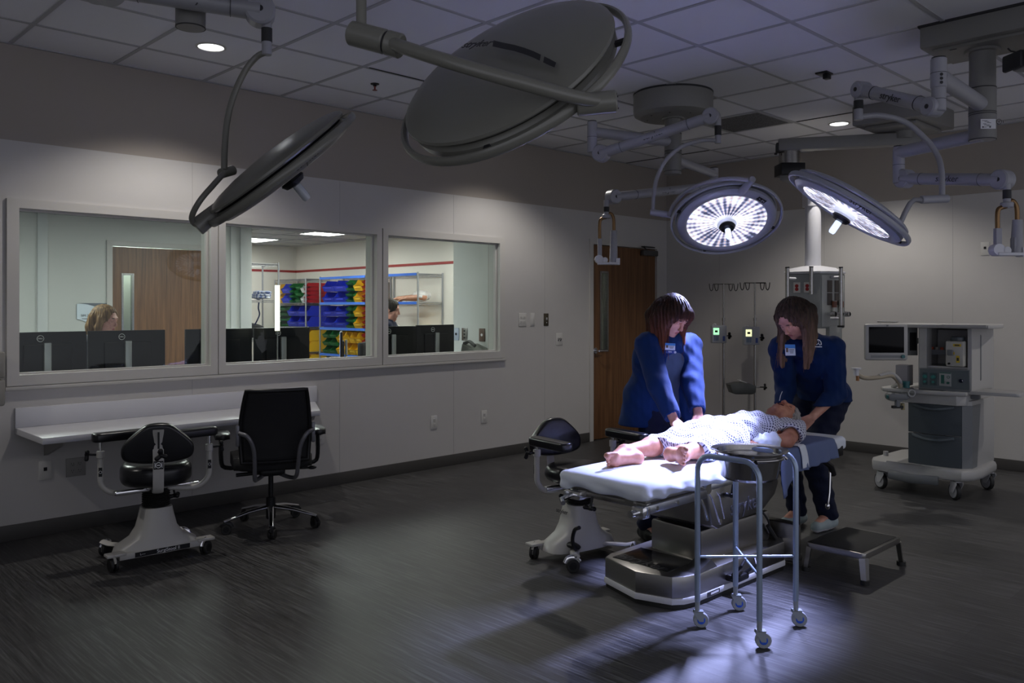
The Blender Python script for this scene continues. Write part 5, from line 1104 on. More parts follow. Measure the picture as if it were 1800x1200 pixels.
# head section, push handles, foot pedal
m = MB(); m.box((3.35, 3.36, .545), (.40, .46, .045), bev=.01); m.box((3.585, 3.50, .57), (.05, .16, .07), bev=.01); m.tube([(3.60, 3.30, .55), (3.62, 3.38, .50), (3.60, 3.46, .44)], .018, 8); obj('head_frame', m, M_dark, OT)
m = MB(); m.tube([(3.60, 3.42, .46), (3.605, 3.40, .34), (3.60, 3.39, .27)], .007, 8); m.ell((3.60, 3.385, .26), (.014, .014, .02)); obj('release_lever', m, M_chrome, OT)
fp = MB(); fp.box((3.62, 2.34, .085), (.07, .12, .035), bev=.01); fp.tube([(3.62, 2.29, .10), (3.66, 2.31, .15), (3.63, 2.40, .16)], .008, 8); fp.tube([(3.64, 2.38, .10), (3.68, 2.42, .14), (3.66, 2.44, .16)], .008, 8); obj('foot_pedal', fp, M_dark, OT)
bk = MB(); bk.box((3.50, 2.96, .14), (.26, .08, .20), bev=.012); bk.box((3.58, 2.97, .045), (.10, .09, .04), bev=.008); obj('rear_cover', bk, M_tsteel, OT)
# sheeted mattress: crumpled white cloth over a rounded slab
def slab(x0, x1, y0, y1, z0_, z1_, rr, h=.008, amp=.004, sag=0, seed=0, lo=None):
    S = Sculpt((x0-.04, y0-.04, z0_-.05), (x1+.04, y1+.04, z1_+.05), h); X, Y, Z = S.ax[0][:, None, None], S.ax[1][None, :, None], S.ax[2][None, None, :]
    c = [(x0+x1)/2, (y0+y1)/2, (z0_+z1_)/2]; q = [np.abs(X-c[0])-((x1-x0)/2-rr), np.abs(Y-c[1])-((y1-y0)/2-rr), np.abs(Z-c[2])-((z1_-z0_)/2-rr)]
    d = np.sqrt(np.maximum(q[0], 0)**2+np.maximum(q[1], 0)**2+np.maximum(q[2], 0)**2)+np.minimum(np.maximum(q[0], np.maximum(q[1], q[2])), 0)-rr
    wr = amp*(np.sin(X*31+Y*17+seed)*np.sin(Y*11-Z*40+1.3*seed)+.6*np.sin(Z*95+Y*23+X*19)+.5*np.sin(Y*53+X*8+Z*60))
    edge = np.clip((z1_-.012-Z)/.03, .12, 1)
    S.f = (d+wr*edge).astype(np.float32); return S
S = slab(3.085, 3.615, 1.585, 2.80, .566, .648, .034, amp=.0062)
me = S.mesh('mattress'); o = link_mesh('mattress', me, M_sheet, OT); o['label'] = 'white sheeted foot end of the mattress'
S = slab(3.085, 3.615, 2.805, 3.63, .568, .650, .034, amp=.004, seed=2); link_mesh('mattress', S.mesh('mattress'), M_sheet, OT)
# blue towel and white strap over the near edge
M_towel = mat('blue surgical towel', (.115, .15, .285), .9, bump=.6, bscale=260)
def drape(x_in, x_edge, ya, yb, ztop, zlow, off, n=26, wob=.006, tri=False, drop=None):
    rows = []
    for i in range(n+1):
        y = ya+(yb-ya)*i/n; row = []; zl = zlow if drop is None else float(np.interp(i/n, *drop)); w_ = wob*math.sin(i*1.3)+wob*.6*math.sin(i*2.9+1)
        for s in np.linspace(0, 1, 7): row.append((x_in+(x_edge-.02-x_in)*s, y, ztop+off+.002*math.sin(i*.9+s*5)))
        for s in np.linspace(.15, 1, 3): a = s*PI/2; row.append((x_edge-.02+.02*math.sin(a)+off, y, ztop-.02+off+.02*math.cos(a)))
        for s in np.linspace(.1, 1, 9): row.append((x_edge+off+.004+w_*s*1.5+.012*s, y+.004*math.sin(i+s*4), ztop-.02+(zl-ztop+.02)*s))
        rows.append(row)
    m = MB(); m.grid(rows); return m
m = drape(3.40, 3.615, 2.76, 3.44, .650, .52, .006, drop=([0, .04, .10, .22, 1], [.50, .40, .43, .52, .545])); t = thing('surgical_towel', 'blue cloth towel hanging over the near edge of the operating table', 'towel', (3.6, 3.1, .69)); o = obj('towel_cloth', m, M_towel, t, smooth=80); o.modifiers.new('s', 'SOLIDIFY').thickness = .004
m = drape(3.36, 3.618, 2.99, 3.06, .654, .54, .010, n=6, wob=.002); t = thing('table_strap', 'white strap laid over the blue towel beside the patient arm', 'strap', (3.6, 2.99, .7)); o = obj('strap_band', m, M_sheet, t, smooth=80); o.modifiers.new('s', 'SOLIDIFY').thickness = .003

# ---- basin on its wheeled stand
BS = thing('basin_stand', 'four-legged wheeled stand of blue-grey tube holding the steel basin', 'basin stand', (3.91, 1.965, 0))
# legs stand under the measured casters; two arches cross over the rim
LG = [P(1226, 1080, 3.76), P(1293, 1050, 3.97), P(1335, 1115, 3.53), P(1399, 1080, 3.77)]
LG = [Vector((p.x, p.y, 0)) for p in LG]
def arch(a, b, zt_, name='tube_arch'):
    d = (b-a); L = d.length; d.normalize(); r = min(.075, L*.3); pts = [a+VU*.115, a+VU*(zt_-r)]
    for k in range(1, 8): t_ = k/8*PI/2; pts.append(a+d*(r-r*math.cos(t_))+VU*(zt_-r+r*math.sin(t_)))
    for k in range(0, 8): t_ = k/8*PI/2; pts.append(b-d*(r-r*math.sin(t_))+VU*(zt_-r+r*math.cos(t_)))
    pts += [b+VU*(zt_-r), b+VU*.115]; m = MB(); m.tube(pts, .0125, 14); return obj(name, m, M_blutube, BS)
zarch = P(1280, 806, 3.64).z
arch(LG[0], LG[2], zarch); arch(LG[1], LG[3], zarch)
for (a, b, z) in ((LG[0], LG[3], .315), (LG[1], LG[2], .30)): m = MB(); m.cyl(a+VU*z, b+VU*z, .0055, n=12); obj('cross_brace', m, M_blutube, BS)
M_cg = mat('caster grey', (.28, .31, .34), .4); M_cb = mat('caster blue', (.02, .10, .62), .35); M_ct = mat('caster tread', (.30, .32, .35), .5)
for p in LG: caster(BS, p, .034, TH-.05, .022, tread=M_ct, hub=M_cb, fork=M_cg, stem=.045, hubr=.55)
bc = P(1317, 800, 3.77); br0 = .172
T = TRS((bc.x, bc.y, 0)); zr = P(1317, 789, 3.77).z
m = MB(T); m.torus(.146, .008, Matrix.Translation((0, 0, zr-.030)), n=48); 
for a in range(4): q = (LG[a]-Vector((bc.x, bc.y, 0))); q.z = 0; q = q.normalized()*.15; m.tube([q+VU*(zr-.030), q*1.12+VU*(zr-.045)], .008, 8)
obj('basin_ring', m, M_bowl, BS)
wb_ = thing('wash_basin', 'polished stainless steel basin in the blue-grey wheeled stand', 'basin', (bc.x, bc.y, zr-.12))
m = MB(T); m.lathe([(0, zr-.125), (.108, zr-.125), (.122, zr-.115), (.139, zr-.03), (.142, zr-.004), (.162, zr), (.168, zr+.002), (.170, zr-.002), (.163, zr-.006), (.146, zr-.010), (.141, zr-.034), (.126, zr-.118), (.110, zr-.131), (0, zr-.131)], n=72); obj('bowl', m, M_bowl, wb_)

# ---- step stool
def onzv(x, y, z): return onz(x, y, z)
SS = thing('step_stool', 'low steel step stool with black rubber tread right of the basin stand', 'step stool', (3.85, 3.1, 0))
cn = [onz(1420, 953, .155), onz(1524, 975, .155), onz(1581, 943, .155)]; c4 = cn[0]+cn[2]-cn[1]
ex_ = (cn[1]-cn[0]); ey_ = (cn[2]-cn[1]); wX, wY = ex_.length, ey_.length; a_ = math.atan2(ex_.y, ex_.x); ctr = (cn[0]+cn[2])/2; T = TRS((ctr.x, ctr.y, 0), a_)
m = MB(T); m.prism(rrect(-wX/2, wX/2, -wY/2, wY/2, .02), .125, .155, bev=.004); obj('step_frame', m, M_tsteel, SS)
m = MB(T); m.prism(rrect(-wX/2+.018, wX/2-.018, -wY/2+.018, wY/2-.018, .01), .153, .158, bev=.001); obj('tread', m, mat('ribbed rubber', (.010, .010, .010), .7, bump=.8, bscale=120), SS)
for sx in (-1, 1):
    for sy in (-1, 1):
        m = MB(T); x, y = sx*(wX/2-.012), sy*(wY/2-.014); m.tube([(x, y, .13), (x+sx*.012, y+sy*.012, .018)], [.026, .022], 4, ry=[.016, .014]); lg = obj('leg', m, M_tsteel, SS, smooth=20)
        m = MB(T); m.cyl((x+sx*.012, y+sy*.012, 0), (x+sx*.012, y+sy*.012, .022), .024, n=14); obj('rubber_foot', m, M_rub, lg)

# ---- IV poles by the back wall
def iv_pole(px, ptop, d, label, pump, tray=False, scr=(.35, .9, .45)):
    b = P(px, ptop, d); x, y, zt_ = b.x, b.y, b.z; t = thing('iv_pole', label, 'IV pole', (x, y, 0), 0, 'IV poles by the back wall')
    zm = P(px, 560, d).z; m = MB(); m.cyl((x, y, .06), (x, y, zm), .0125, n=16); m.cyl((x, y, zm-.02), (x, y, zm+.01), .016, n=16); m.cyl((x, y, zm), (x, y, zt_), .0085, n=14); obj('pole', m, M_steel, t)
    for k in range(5):
        a = k*2*PI/5+.3; m = MB(); m.tube([(x, y, .09), (x+.16*math.cos(a), y+.16*math.sin(a), .075)], [.018, .013], 10); lg = obj('base_leg', m, M_steel, t); caster(lg, (x+.16*math.cos(a), y+.16*math.sin(a), 0), .028, a, .016, twin=True, stem=0)
    m = MB(); m.tube([b-VR*.11, b+VR*.11], .0055, 8)
    for s in (-1, 1):
        for o in (.055, .11):
            p0 = b+VR*s*o; m.tube([p0, p0-VU*.055+VR*s*.006, p0-VU*.072+VR*s*.022, p0-VU*.045+VR*s*.036, p0+VU*.004+VR*s*.042], .0042, 8, smooth=5)
    obj('bag_hooks', m, M_dark, t)
    if pump:
        c = P(px-9 if px < 1300 else px-7, 587 if px < 1300 else 590, d-.07); ip = thing('infusion_pump', pump, 'infusion pump', c, TH, 'infusion pumps on the IV poles'); T = TRS(c, TH)
        m = MB(T); m.box((0, 0, 0), (.155, .09, .185), bev=.01); pb = obj('pump_body', m, mat('pump grey', (.33, .34, .38), .45), ip)
        m = MB(T); m.box((-.035, -.046, .03), (.06, .004, .07), bev=.001); obj('pump_screen', m, mat('pump screen %d' % px, scr, .4, emit=scr, es=.75), pb); m = MB(T); m.box((-.035, -.0485, .03), (.03, .001, .022)); obj('screen_icon', m, M_dark, pb)
        m = MB(T)
        for i in range(3):
            for j in range(4): m.box((-.053+.018*i, -.047, -.02-.013*j), (.013, .003, .009))
        obj('keypad', m, mat('keypad blue', (.10, .16, .27), .5), pb); m = MB(T); m.box((.045, -.046, -.045), (.022, .004, .05)); obj('blue_label', m, mat('label navy', (.03, .06, .25), .5), pb)
        text('PUMP'[:0] or '- - -', .014, M_print, pb, T @ facing((.0, -.0465, .078), (0, -1, 0)), name='pump_marks')
        m = MB(T); m.tube([(-.06, 0, .09), (-.055, 0, .105), (-.03, 0, .105), (-.025, 0, .09)], .004, 6); obj('carry_loop', m, M_white, pb)
        knob(T, (.075, .05, -.02), (1, 0, 0), 'clamp_knob', pb, .013)
    return t, (x, y)
t1, pxy = iv_pole(1272, 499, 8.9, 'slim steel IV pole, left of the pair, with a green-screened pump', 'grey infusion pump with green screen on the left IV pole')
t2, pxy2 = iv_pole(1327, 497, 8.6, 'slim steel IV pole, right of the pair, with a dark tray', 'grey infusion pump with pale yellow screen on the right IV pole', scr=(.8, .85, .45))
c = P(1305, 681, 8.5); T = TRS(c, TH); t = thing('pole_tray', 'dark grey monitor base clamped low on the right IV pole', 'tray', c, TH)
m = MB(T); m.prism([(-.12, -.05), (-.15, .035), (-.06, .055), (.05, .05), (.12, .02), (.11, -.045), (.08, -.06), (-.09, -.06)], -.09, .09, Matrix(((1, 0, 0, 0), (0, 0, 1, 0), (0, 1, 0, 0), (0, 0, 0, 1))), bev=.012); obj('tray_body', m, mat('tray grey', (.07, .075, .075), .45), t)
m = MB(T); m.box((.0, -.02, .062), (.10, .08, .01), R=Matrix.Rotation(.35, 3, 'Y'), bev=.003); obj('tray_clip', m, M_grey, t); m = MB(T); m.cyl((.10, .05, 0), (.19, .05, 0), .008, n=12); obj('clamp_rod', m, M_chrome, t); knob(T, (.19, .05, 0), (1, 0, 0), 'clamp_knob', t, .010)

# ---- anaesthesia machine
AM = thing('anesthesia_machine', 'white anesthesia workstation on casters with grey drawers against the back wall', 'anesthesia machine', (3.45, 5.66, 0))
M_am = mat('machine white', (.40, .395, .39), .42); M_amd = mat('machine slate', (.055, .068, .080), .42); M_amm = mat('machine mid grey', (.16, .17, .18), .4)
m = MB()
bo = [(3.03, 5.40), (3.09, 5.26), (3.20, 5.24), (3.32, 5.29), (3.45, 5.31), (3.60, 5.26), (3.74, 5.26), (3.80, 5.34), (3.82, 5.50), (3.80, 5.88), (3.74, 5.98), (3.10, 5.98), (3.05, 5.90)]
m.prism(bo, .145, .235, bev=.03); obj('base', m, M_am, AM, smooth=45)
m = MB(); m.tube([(3.22, 5.255, .135), (3.40, 5.235, .130), (3.58, 5.26, .135)], .016, 8, ry=.035); obj('brake_bar', m, M_amm, AM); m = MB(); m.cyl((3.10, 5.5, .23), (3.10, 5.5, .27), .02, n=14); obj('base_post', m, M_am, AM)
for (x, y, a) in ((3.12, 5.345, 2.6), (3.66, 5.34, 2.4), (3.72, 5.90, 2.5), (3.12, 5.90, 2.4)): caster(AM, (x+.035, y-.03, 0), .064, a, .034, tread=M_rub, hub=mat('caster light', (.34, .34, .36), .4), fork=M_grey, stem=.01, hubr=.80, forkw=.05)
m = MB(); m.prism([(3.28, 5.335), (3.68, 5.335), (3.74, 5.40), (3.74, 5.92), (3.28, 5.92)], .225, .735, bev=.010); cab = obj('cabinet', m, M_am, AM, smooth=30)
m = MB(); m.prism([(3.6815, .232), (3.7495, .232), (3.7495, .70), (3.70, .70)], -.0, .0) if False else None
m = MB(); 
sidev = [(3.682, 5.333, .232), (3.743, 5.397, .232), (3.743, 5.50, .232), (3.743, 5.58, .70), (3.743, 5.397, .70), (3.682, 5.333, .70)]
a = m.ring([(x+.003, y-.003, z) for x, y, z in sidev]); m.bm.faces.new((a[0], a[1], a[4], a[5])); m.bm.faces.new((a[1], a[2], a[3], a[4])); m._fin(a); o = obj('corner_trim', m, M_amm, cab, smooth=0); o.modifiers.new('s', 'SOLIDIFY').thickness = .004
for z0_, z1_ in ((.475, .70), (.235, .468)):
    xl = 3.245; m = MB(); m.prism([(xl+.008, 5.325), (xl, 5.315), (3.40, 5.300), (3.55, 5.302), (3.683, 5.322), (3.683, 5.34), (xl+.008, 5.34)], z0_, z1_, bev=.004); dr = obj('drawer', m, M_amd, AM, smooth=40)
    m = MB(); 
    for k in range(1): m.tube([(3.28, 5.306, z1_-.012), (3.38, 5.290, z1_-.030), (3.46, 5.285, z1_-.036), (3.54, 5.290, z1_-.030), (3.63, 5.306, z1_-.014)], [.003, .014, .003], 8, smooth=6, ry=.012)
    obj('drawer_handle', m, mat('handle slate', (.09, .11, .125), .4), dr)
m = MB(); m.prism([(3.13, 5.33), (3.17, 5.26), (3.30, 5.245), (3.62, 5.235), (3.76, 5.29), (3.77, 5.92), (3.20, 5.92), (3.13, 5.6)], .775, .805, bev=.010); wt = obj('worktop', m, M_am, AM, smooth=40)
m = MB(); m.prism([(3.32, 5.30), (3.60, 5.29), (3.64, 5.47), (3.34, 5.49)], .8045, .8065, bev=.0008); obj('worktop_inlay', m, mat('inlay', (.05, .055, .06), .15), wt)
m = MB(); m.prism([(3.18, 5.32), (3.22, 5.28), (3.70, 5.275), (3.75, 5.33), (3.75, 5.90), (3.20, 5.90)], .70, .78, bev=.012); obj('skirt', m, M_am, AM, smooth=40)
m = MB(); m.prism(rrect(-.02, .34, -.16, .16, .03), -.012, .012, TRS((3.74, 5.50, .800), .10), bev=.005); m2_ = obj('side_shelf', m, M_am, AM, smooth=40); m = MB(); m.box((3.78, 5.45, .765), (.06, .05, .04), bev=.01); obj('shelf_hinge', m, M_amm, m2_)
# upper cabinet
m = MB()
for bx_ in (((3.36, 5.60, 1.08), (.02, .50, .55)), ((3.71, 5.62, 1.08), (.03, .52, .55)), ((3.53, 5.84, 1.08), (.36, .02, .55)), ((3.385, 5.40, 1.08), (.055, .11, .55)), ((3.53, 5.60, 1.005), (.36, .46, .02))): m.box(*bx_, bev=.003)
up_ = obj('upper_housing', m, M_am, AM, smooth=0)
m = MB(); m.box((3.54, 5.545, .90), (.36, .42, .19), bev=.004); m2_ = obj('flow_panel', m, M_amm, AM)
pn = lambda x, z: facing((x, 5.3345, z), (0, -1, 0))
m = MB(); m.box((3.54, 5.336, .905), (.345, .004, .165)); obj('panel_face', m, mat('panel slate', (.10, .12, .13), .4), m2_)
for x, col in ((3.405, None), (3.465, 'g')):
    m = MB(pn(x, .90)); m.box((0, 0, 0), (.035 if col is None else .05, .11, .004)); gq = obj('gauge_plate', m, mat('gauge plate', (.05, .08, .085), .4), m2_); m = MB(pn(x, .92)); m.torus(.015, .003, Matrix.Translation((0, 0, .004)), n=20, k=6); m.cyl((0, 0, 0), (0, 0, .004), .011, n=16); m.cyl((0, -.045, 0), (0, -.045, .012), .010, n=16); obj('gauge_dial', m, mat('teal dial', (.04, .20, .18), .4), gq)
m = MB(pn(3.55, .905)); m.box((0, 0, 0), (.085, .12, .006), bev=.001); gp = obj('vaporizer_plate', m, mat('plate pale', (.30, .31, .31), .4), m2_); m = MB(pn(3.55, .905)); m.box((-.018, 0, .004), (.022, .075, .003)); m.box((0, .055, .004), (.08, .008, .002)); m.cyl((.022, -.03, .003), (.022, -.03, .015), .010, n=14); m.torus(.010, .002, Matrix.Translation((.022, .02, .004)), n=16, k=5); obj('plate_marks', m, mat('teal dark', (.02, .10, .08), .4), gp)
m = MB(pn(3.665, .90)); m.cyl((0, 0, 0), (0, 0, .02), .016, n=18); m.cyl((0, 0, .018), (0, 0, .024), .010, n=14); obj('power_knob', m, M_chrome, m2_)
m = MB(); m.prism([(3.06, 5.36), (3.09, 5.32), (3.70, 5.27), (3.86, 5.27), (3.88, 5.30), (3.88, 5.55), (3.80, 5.86), (3.10, 5.86)], 1.350, 1.382, bev=.008); tp_ = obj('top_shelf', m, M_am, AM, smooth=40)
m = MB(); m.tube([(3.02, 5.40, 1.40), (3.20, 5.34, 1.398)], .008, 8); m.box((3.70, 5.262, 1.372), (.30, .012, .02)); obj('shelf_rim', m, M_am, tp_); text('-----', .014, M_print, tp_, facing((3.55, 5.2665, 1.362), (0, -1, 0)), name='model_lettering')
m = MB(); m.cyl((3.7255, 5.56, .90), (3.7255, 5.56, 1.28), .006, n=10); m.box((3.727, 5.56, 1.09), (.004, .016, .40), bev=.001); obj('cable_slot', m, M_amm, up_)
# yellow-stickered ventilator module and vial rack
m = MB(); m.box((3.62, 5.36, 1.13), (.125, .10, .22), bev=.012); vm = obj('vaporizer', m, mat('module ivory', (.42, .41, .37), .4), AM); m = MB(); m.cyl((3.62, 5.39, 1.24), (3.62, 5.39, 1.275), .05, n=28, bev=.004); obj('vaporizer_dial', m, M_amd, vm)
ys = mat('yellow sticker', (.60, .42, .02), .5)
F = lambda x, z: facing((x, 5.3095, z), (0, -1, 0))
for (x, z, a_, b_) in ((3.640, 1.205, .055, .022), (3.645, 1.085, .024, .06), (3.600, 1.135, .045, .02)): m = MB(F(x, z)); m.box((0, 0, 0), (a_, b_, .002)); st_ = obj('yellow_sticker', m, ys, vm); m = MB(F(x, z)); m.box((0, 0, .0015), (a_*.6, b_*.45, .001)); obj('sticker_mark', m, M_print, st_)
m = MB(F(3.595, 1.14)); m.box((0, 0, .008), (.04, .05, .02), bev=.004); obj('filler_block', m, M_amm, vm); m = MB(F(3.585, 1.045)); m.cyl((0, 0, 0), (0, 0, .008), .009, n=14); obj('lock_pin', m, M_dark, vm)
m = MB(); m.box((3.49, 5.50, 1.115), (.22, .05, .012)); m.box((3.49, 5.476, 1.135), (.22, .003, .035)); rk = obj('vial_rack', m, M_amm, AM)
for k in range(6): m = MB(); m.cyl((3.40+.035*k, 5.50, 1.12), (3.40+.035*k, 5.50, 1.175), .012, n=12); obj('vial', m, (mat('orange cap', (.45, .07, .02), .5), mat('vial pale', (.38, .36, .32), .5))[k % 2], rk)
# inner dark wall of the bay, side monitor, screen on arm
m = MB(); m.box((3.54, 5.70, 1.16), (.33, .015, .33)); obj('bay_back', m, M_am, AM)
c = P(1600, 600, 6.55); T = TRS(c, TH); m = MB(T); m.box((.02, .05, 0), (.10, .06, .22), bev=.006); sc_ = obj('gas_module', m, M_amm, AM); m = MB(T); m.box((.03, .016, 0), (.05, .006, .14)); m.cyl((.035, .012, -.02), (.035, .016, -.02), .018, n=16); obj('water_trap', m, M_dark, sc_)
c = P(1557, 601, 6.35); T = TRS(c, TH+.0); m = MB(T); m.box((0, 0, 0), (.325, .045, .275), bev=.018); dp = obj('display', m, M_am, AM); m = MB(T); m.box((-.005, -.0235, .018), (.265, .003, .195), bev=.001); obj('display_screen', m, mat('screen off', (.004, .004, .005), .12, spec=.12), dp)
m = MB(T); m.box((.002, -.023, .125), (.014, .003, .012)); m.box((-.0, -.0235, -.108), (.24, .002, .018)); obj('display_marks', m, M_amm, dp); m = MB(T); m.cyl((.118, -.022, -.108), (.118, -.034, -.108), .014, n=18); obj('select_knob', m, mat('teal knob', (.02, .12, .13), .4), dp)
a0 = c+VF*.04; m = MB(); m.tube([a0, a0+VF*.06, Vector((3.30, 5.44, c.z)), Vector((3.36, 5.50, c.z))], .022, 12, smooth=4); obj('display_arm', m, M_am, AM)
m = MB(); m.box((3.275, 5.42, .90), (.09, .12, .16), bev=.004); obj('paper_tray', m, mat('tray lilac grey', (.25, .24, .27), .5), AM)
# breathing arm
a = [P(1505, 657, 6.15), P(1520, 664, 6.18), P(1545, 663, 6.25), P(1567, 660, 6.32), P(1580, 672, 6.36), P(1582, 680, 6.38)]
m = MB(); m.tube(a, .016, 12, smooth=6); bh = obj('breathing_hose', m, mat('hose beige', (.38, .33, .25), .5), AM)
m = MB(); m.tube([a[2]+VU*.012, a[3]+VU*.016, a[4]+VR*.012, Vector((3.22, 5.33, .81))], .014, 12, smooth=6); obj('support_arm', m, M_am, AM)
q = a[0]; m = MB(); m.cyl(q-VU*.012, q+VU*.035, .020, n=18); m.cyl(q+VU*.035, q+VU*.045, .036, n=20); obj('hose_head', m, M_white, bh); m = MB(); m.cyl(q-VU*.05+VR*.01, q-VU*.01+VR*.01, .012, n=14); obj('hose_plug', m, mat('copper plug', (.30, .14, .06), .4, .5), bh)
m = MB(); q = P(1593, 672, 6.4); m.cyl(q-VU*.04, q, .024, n=16); m.cyl(q, q+VU*.01, .03, n=16); obj('absorber_knob', m, mat('teal knob', (.02, .12, .13), .4), AM)
q = P(1582, 697, 6.4); T = TRS(q, TH)
m = MB(T)
for (dx, dz, r) in ((-.06, 0, .030), (-.01, -.01, .030), (.05, .01, .022)): m.cyl((dx, -.02, dz), (dx, .06, dz), r, n=18)
m.cyl((-.02, 0, -.03), (-.02, 0, -.075), .02, n=12); m.box((-.02, 0, .0), (.14, .05, .05), bev=.008); ab = obj('breathing_circuit', m, M_amm, AM)
m = MB(T); m.cyl((-.10, -.0, .0), (-.07, 0, 0), .013, n=12); obj('port_teal', m, mat('teal knob', (.02, .12, .13), .4), ab); m = MB(T); m.cyl((.02, 0, -.05), (.022, 0, -.10), .014, n=12); obj('port_yellow', m, mat('hose yellow', (.30, .26, .14), .5), ab); m = MB(T); m.box((-.02, 0, -.078), (.08, .03, .02)); obj('drain', m, M_dark, ab)
m = MB(T); m.torus(.025, .006, Matrix.Translation((.075, -.03, .03)) @ Matrix.Rotation(PI/2, 4, 'X'), n=20, k=8); obj('lock_ring', m, M_am, ab)

def remesh_tree(o, M):
    if o.type == 'MESH': o.data.transform(M)
    for c_ in o.children: remesh_tree(c_, M)
for ch_ in list(AM.children):       # fit the upper housing and the drawer column to their measured sizes
    n_ = ch_.name.split('.')[0]
    if n_ in ('upper_housing', 'flow_panel', 'panel_face', 'top_shelf', 'vaporizer', 'vial_rack', 'bay_back'): remesh_tree(ch_, Matrix.Translation((.055, 0, .805)) @ Matrix.Diagonal((1, 1, .862, 1)) @ Matrix.Translation((0, 0, -.805)))
    if n_ in ('cabinet', 'drawer'): remesh_tree(ch_, Matrix.Translation((.32, 0, 0)) @ Matrix.Diagonal((.86, 1, 1, 1)) @ Matrix.Translation((-.29, 0, 0)))
# ============================================================ people
M_skin = skin_mat('skin', (.47, .21, .15), (.60, .31, .23)); M_lip = mat('lips', (.38, .09, .08), .4); M_brow = mat('brow and lash', (.035, .018, .012), .7); M_nail = mat('nail', (.62, .36, .30), .3)
M_pskin = skin_mat('patient skin', (.40, .155, .095), (.52, .235, .15)); M_mouth = mat('open mouth', (.06, .008, .008), .6)
def cloth_mat(name, c, fold=.5):
    m = mat(name, c, .85, spec=.25); N, L, b = nodes(m); tc = N.new('ShaderNodeTexCoord'); mp = N.new('ShaderNodeMapping'); mp.inputs['Scale'].default_value = (1, 1, .45)
    n = N.new('ShaderNodeTexNoise'); n.inputs['Scale'].default_value = 13; n.inputs['Detail'].default_value = 5; n.inputs['Distortion'].default_value = .8
    L.new(tc.outputs['Object'], mp.inputs[0]); L.new(mp.outputs[0], n.inputs[0]); bp = N.new('ShaderNodeBump'); bp.inputs['Strength'].default_value = fold; bp.inputs['Distance'].default_value = .02
    L.new(n.outputs['Fac'], bp.inputs['Height']); L.new(bp.outputs[0], b.inputs['Normal']); b.inputs['Sheen Weight'].default_value = .03; return m
M_blue = cloth_mat('royal blue scrub cloth', (.002, .021, .105), .14); M_navy = cloth_mat('navy scrub cloth', (.002, .017, .080), .14); M_slate = cloth_mat('slate grey blue tee', (.060, .085, .14), .3); M_trs = cloth_mat('dark navy trousers', (.006, .009, .030))
def hair_mat(name, c0, c1, ztop=None, zlow=None, c2=None):
    m = mat(name, c0, .62, spec=.22); N, L, b = nodes(m); tc = N.new('ShaderNodeTexCoord'); mp = N.new('ShaderNodeMapping'); mp.inputs['Scale'].default_value = (70, 70, 5)
    n = N.new('ShaderNodeTexNoise'); n.inputs['Scale'].default_value = 1; n.inputs['Detail'].default_value = 3; L.new(tc.outputs['Object'], mp.inputs[0]); L.new(mp.outputs[0], n.inputs[0])
    r = ramp(N, [(.35, c0), (.7, c1)]); L.new(n.outputs['Fac'], r.inputs[0]); out = r.outputs[0]
    if c2:
        sp = N.new('ShaderNodeSeparateXYZ'); L.new(tc.outputs['Object'], sp.inputs[0]); mr = N.new('ShaderNodeMapRange'); mr.inputs['From Min'].default_value = ztop; mr.inputs['From Max'].default_value = zlow; L.new(sp.outputs['Z'], mr.inputs['Value'])
        r2 = ramp(N, [(.3, tuple(x*.45 for x in c2)), (.65, c2)]); L.new(n.outputs['Fac'], r2.inputs[0]); mx = N.new('ShaderNodeMix'); mx.data_type = 'RGBA'; L.new(mr.outputs[0], mx.inputs[0]); L.new(r.outputs[0], mx.inputs[6]); L.new(r2.outputs[0], mx.inputs[7]); out = mx.outputs[2]
    L.new(out, b.inputs['Base Color']); bp = N.new('ShaderNodeBump'); bp.inputs['Strength'].default_value = .6; bp.inputs['Distance'].default_value = .004; L.new(n.outputs['Fac'], bp.inputs['Height']); L.new(bp.outputs[0], b.inputs['Normal']); return m
def A3(v): return np.array(v, float)
def un(v): v = A3(v); return v/np.linalg.norm(v)
def bend(a, b, L1, L2, pole):
    "elbow or knee between a and b for limb lengths L1, L2, pushed towards pole"
    a, b = A3(a), A3(b); d = b-a; D = np.linalg.norm(d); k = max(1.0, D/(L1+L2)*1.002); L1 *= k; L2 *= k; d /= D; x = (L1*L1-L2*L2+D*D)/(2*D); h = math.sqrt(max(0, L1*L1-x*x)); p = A3(pole); p = p-d*(p@d); p /= np.linalg.norm(p); return a+d*x+p*h
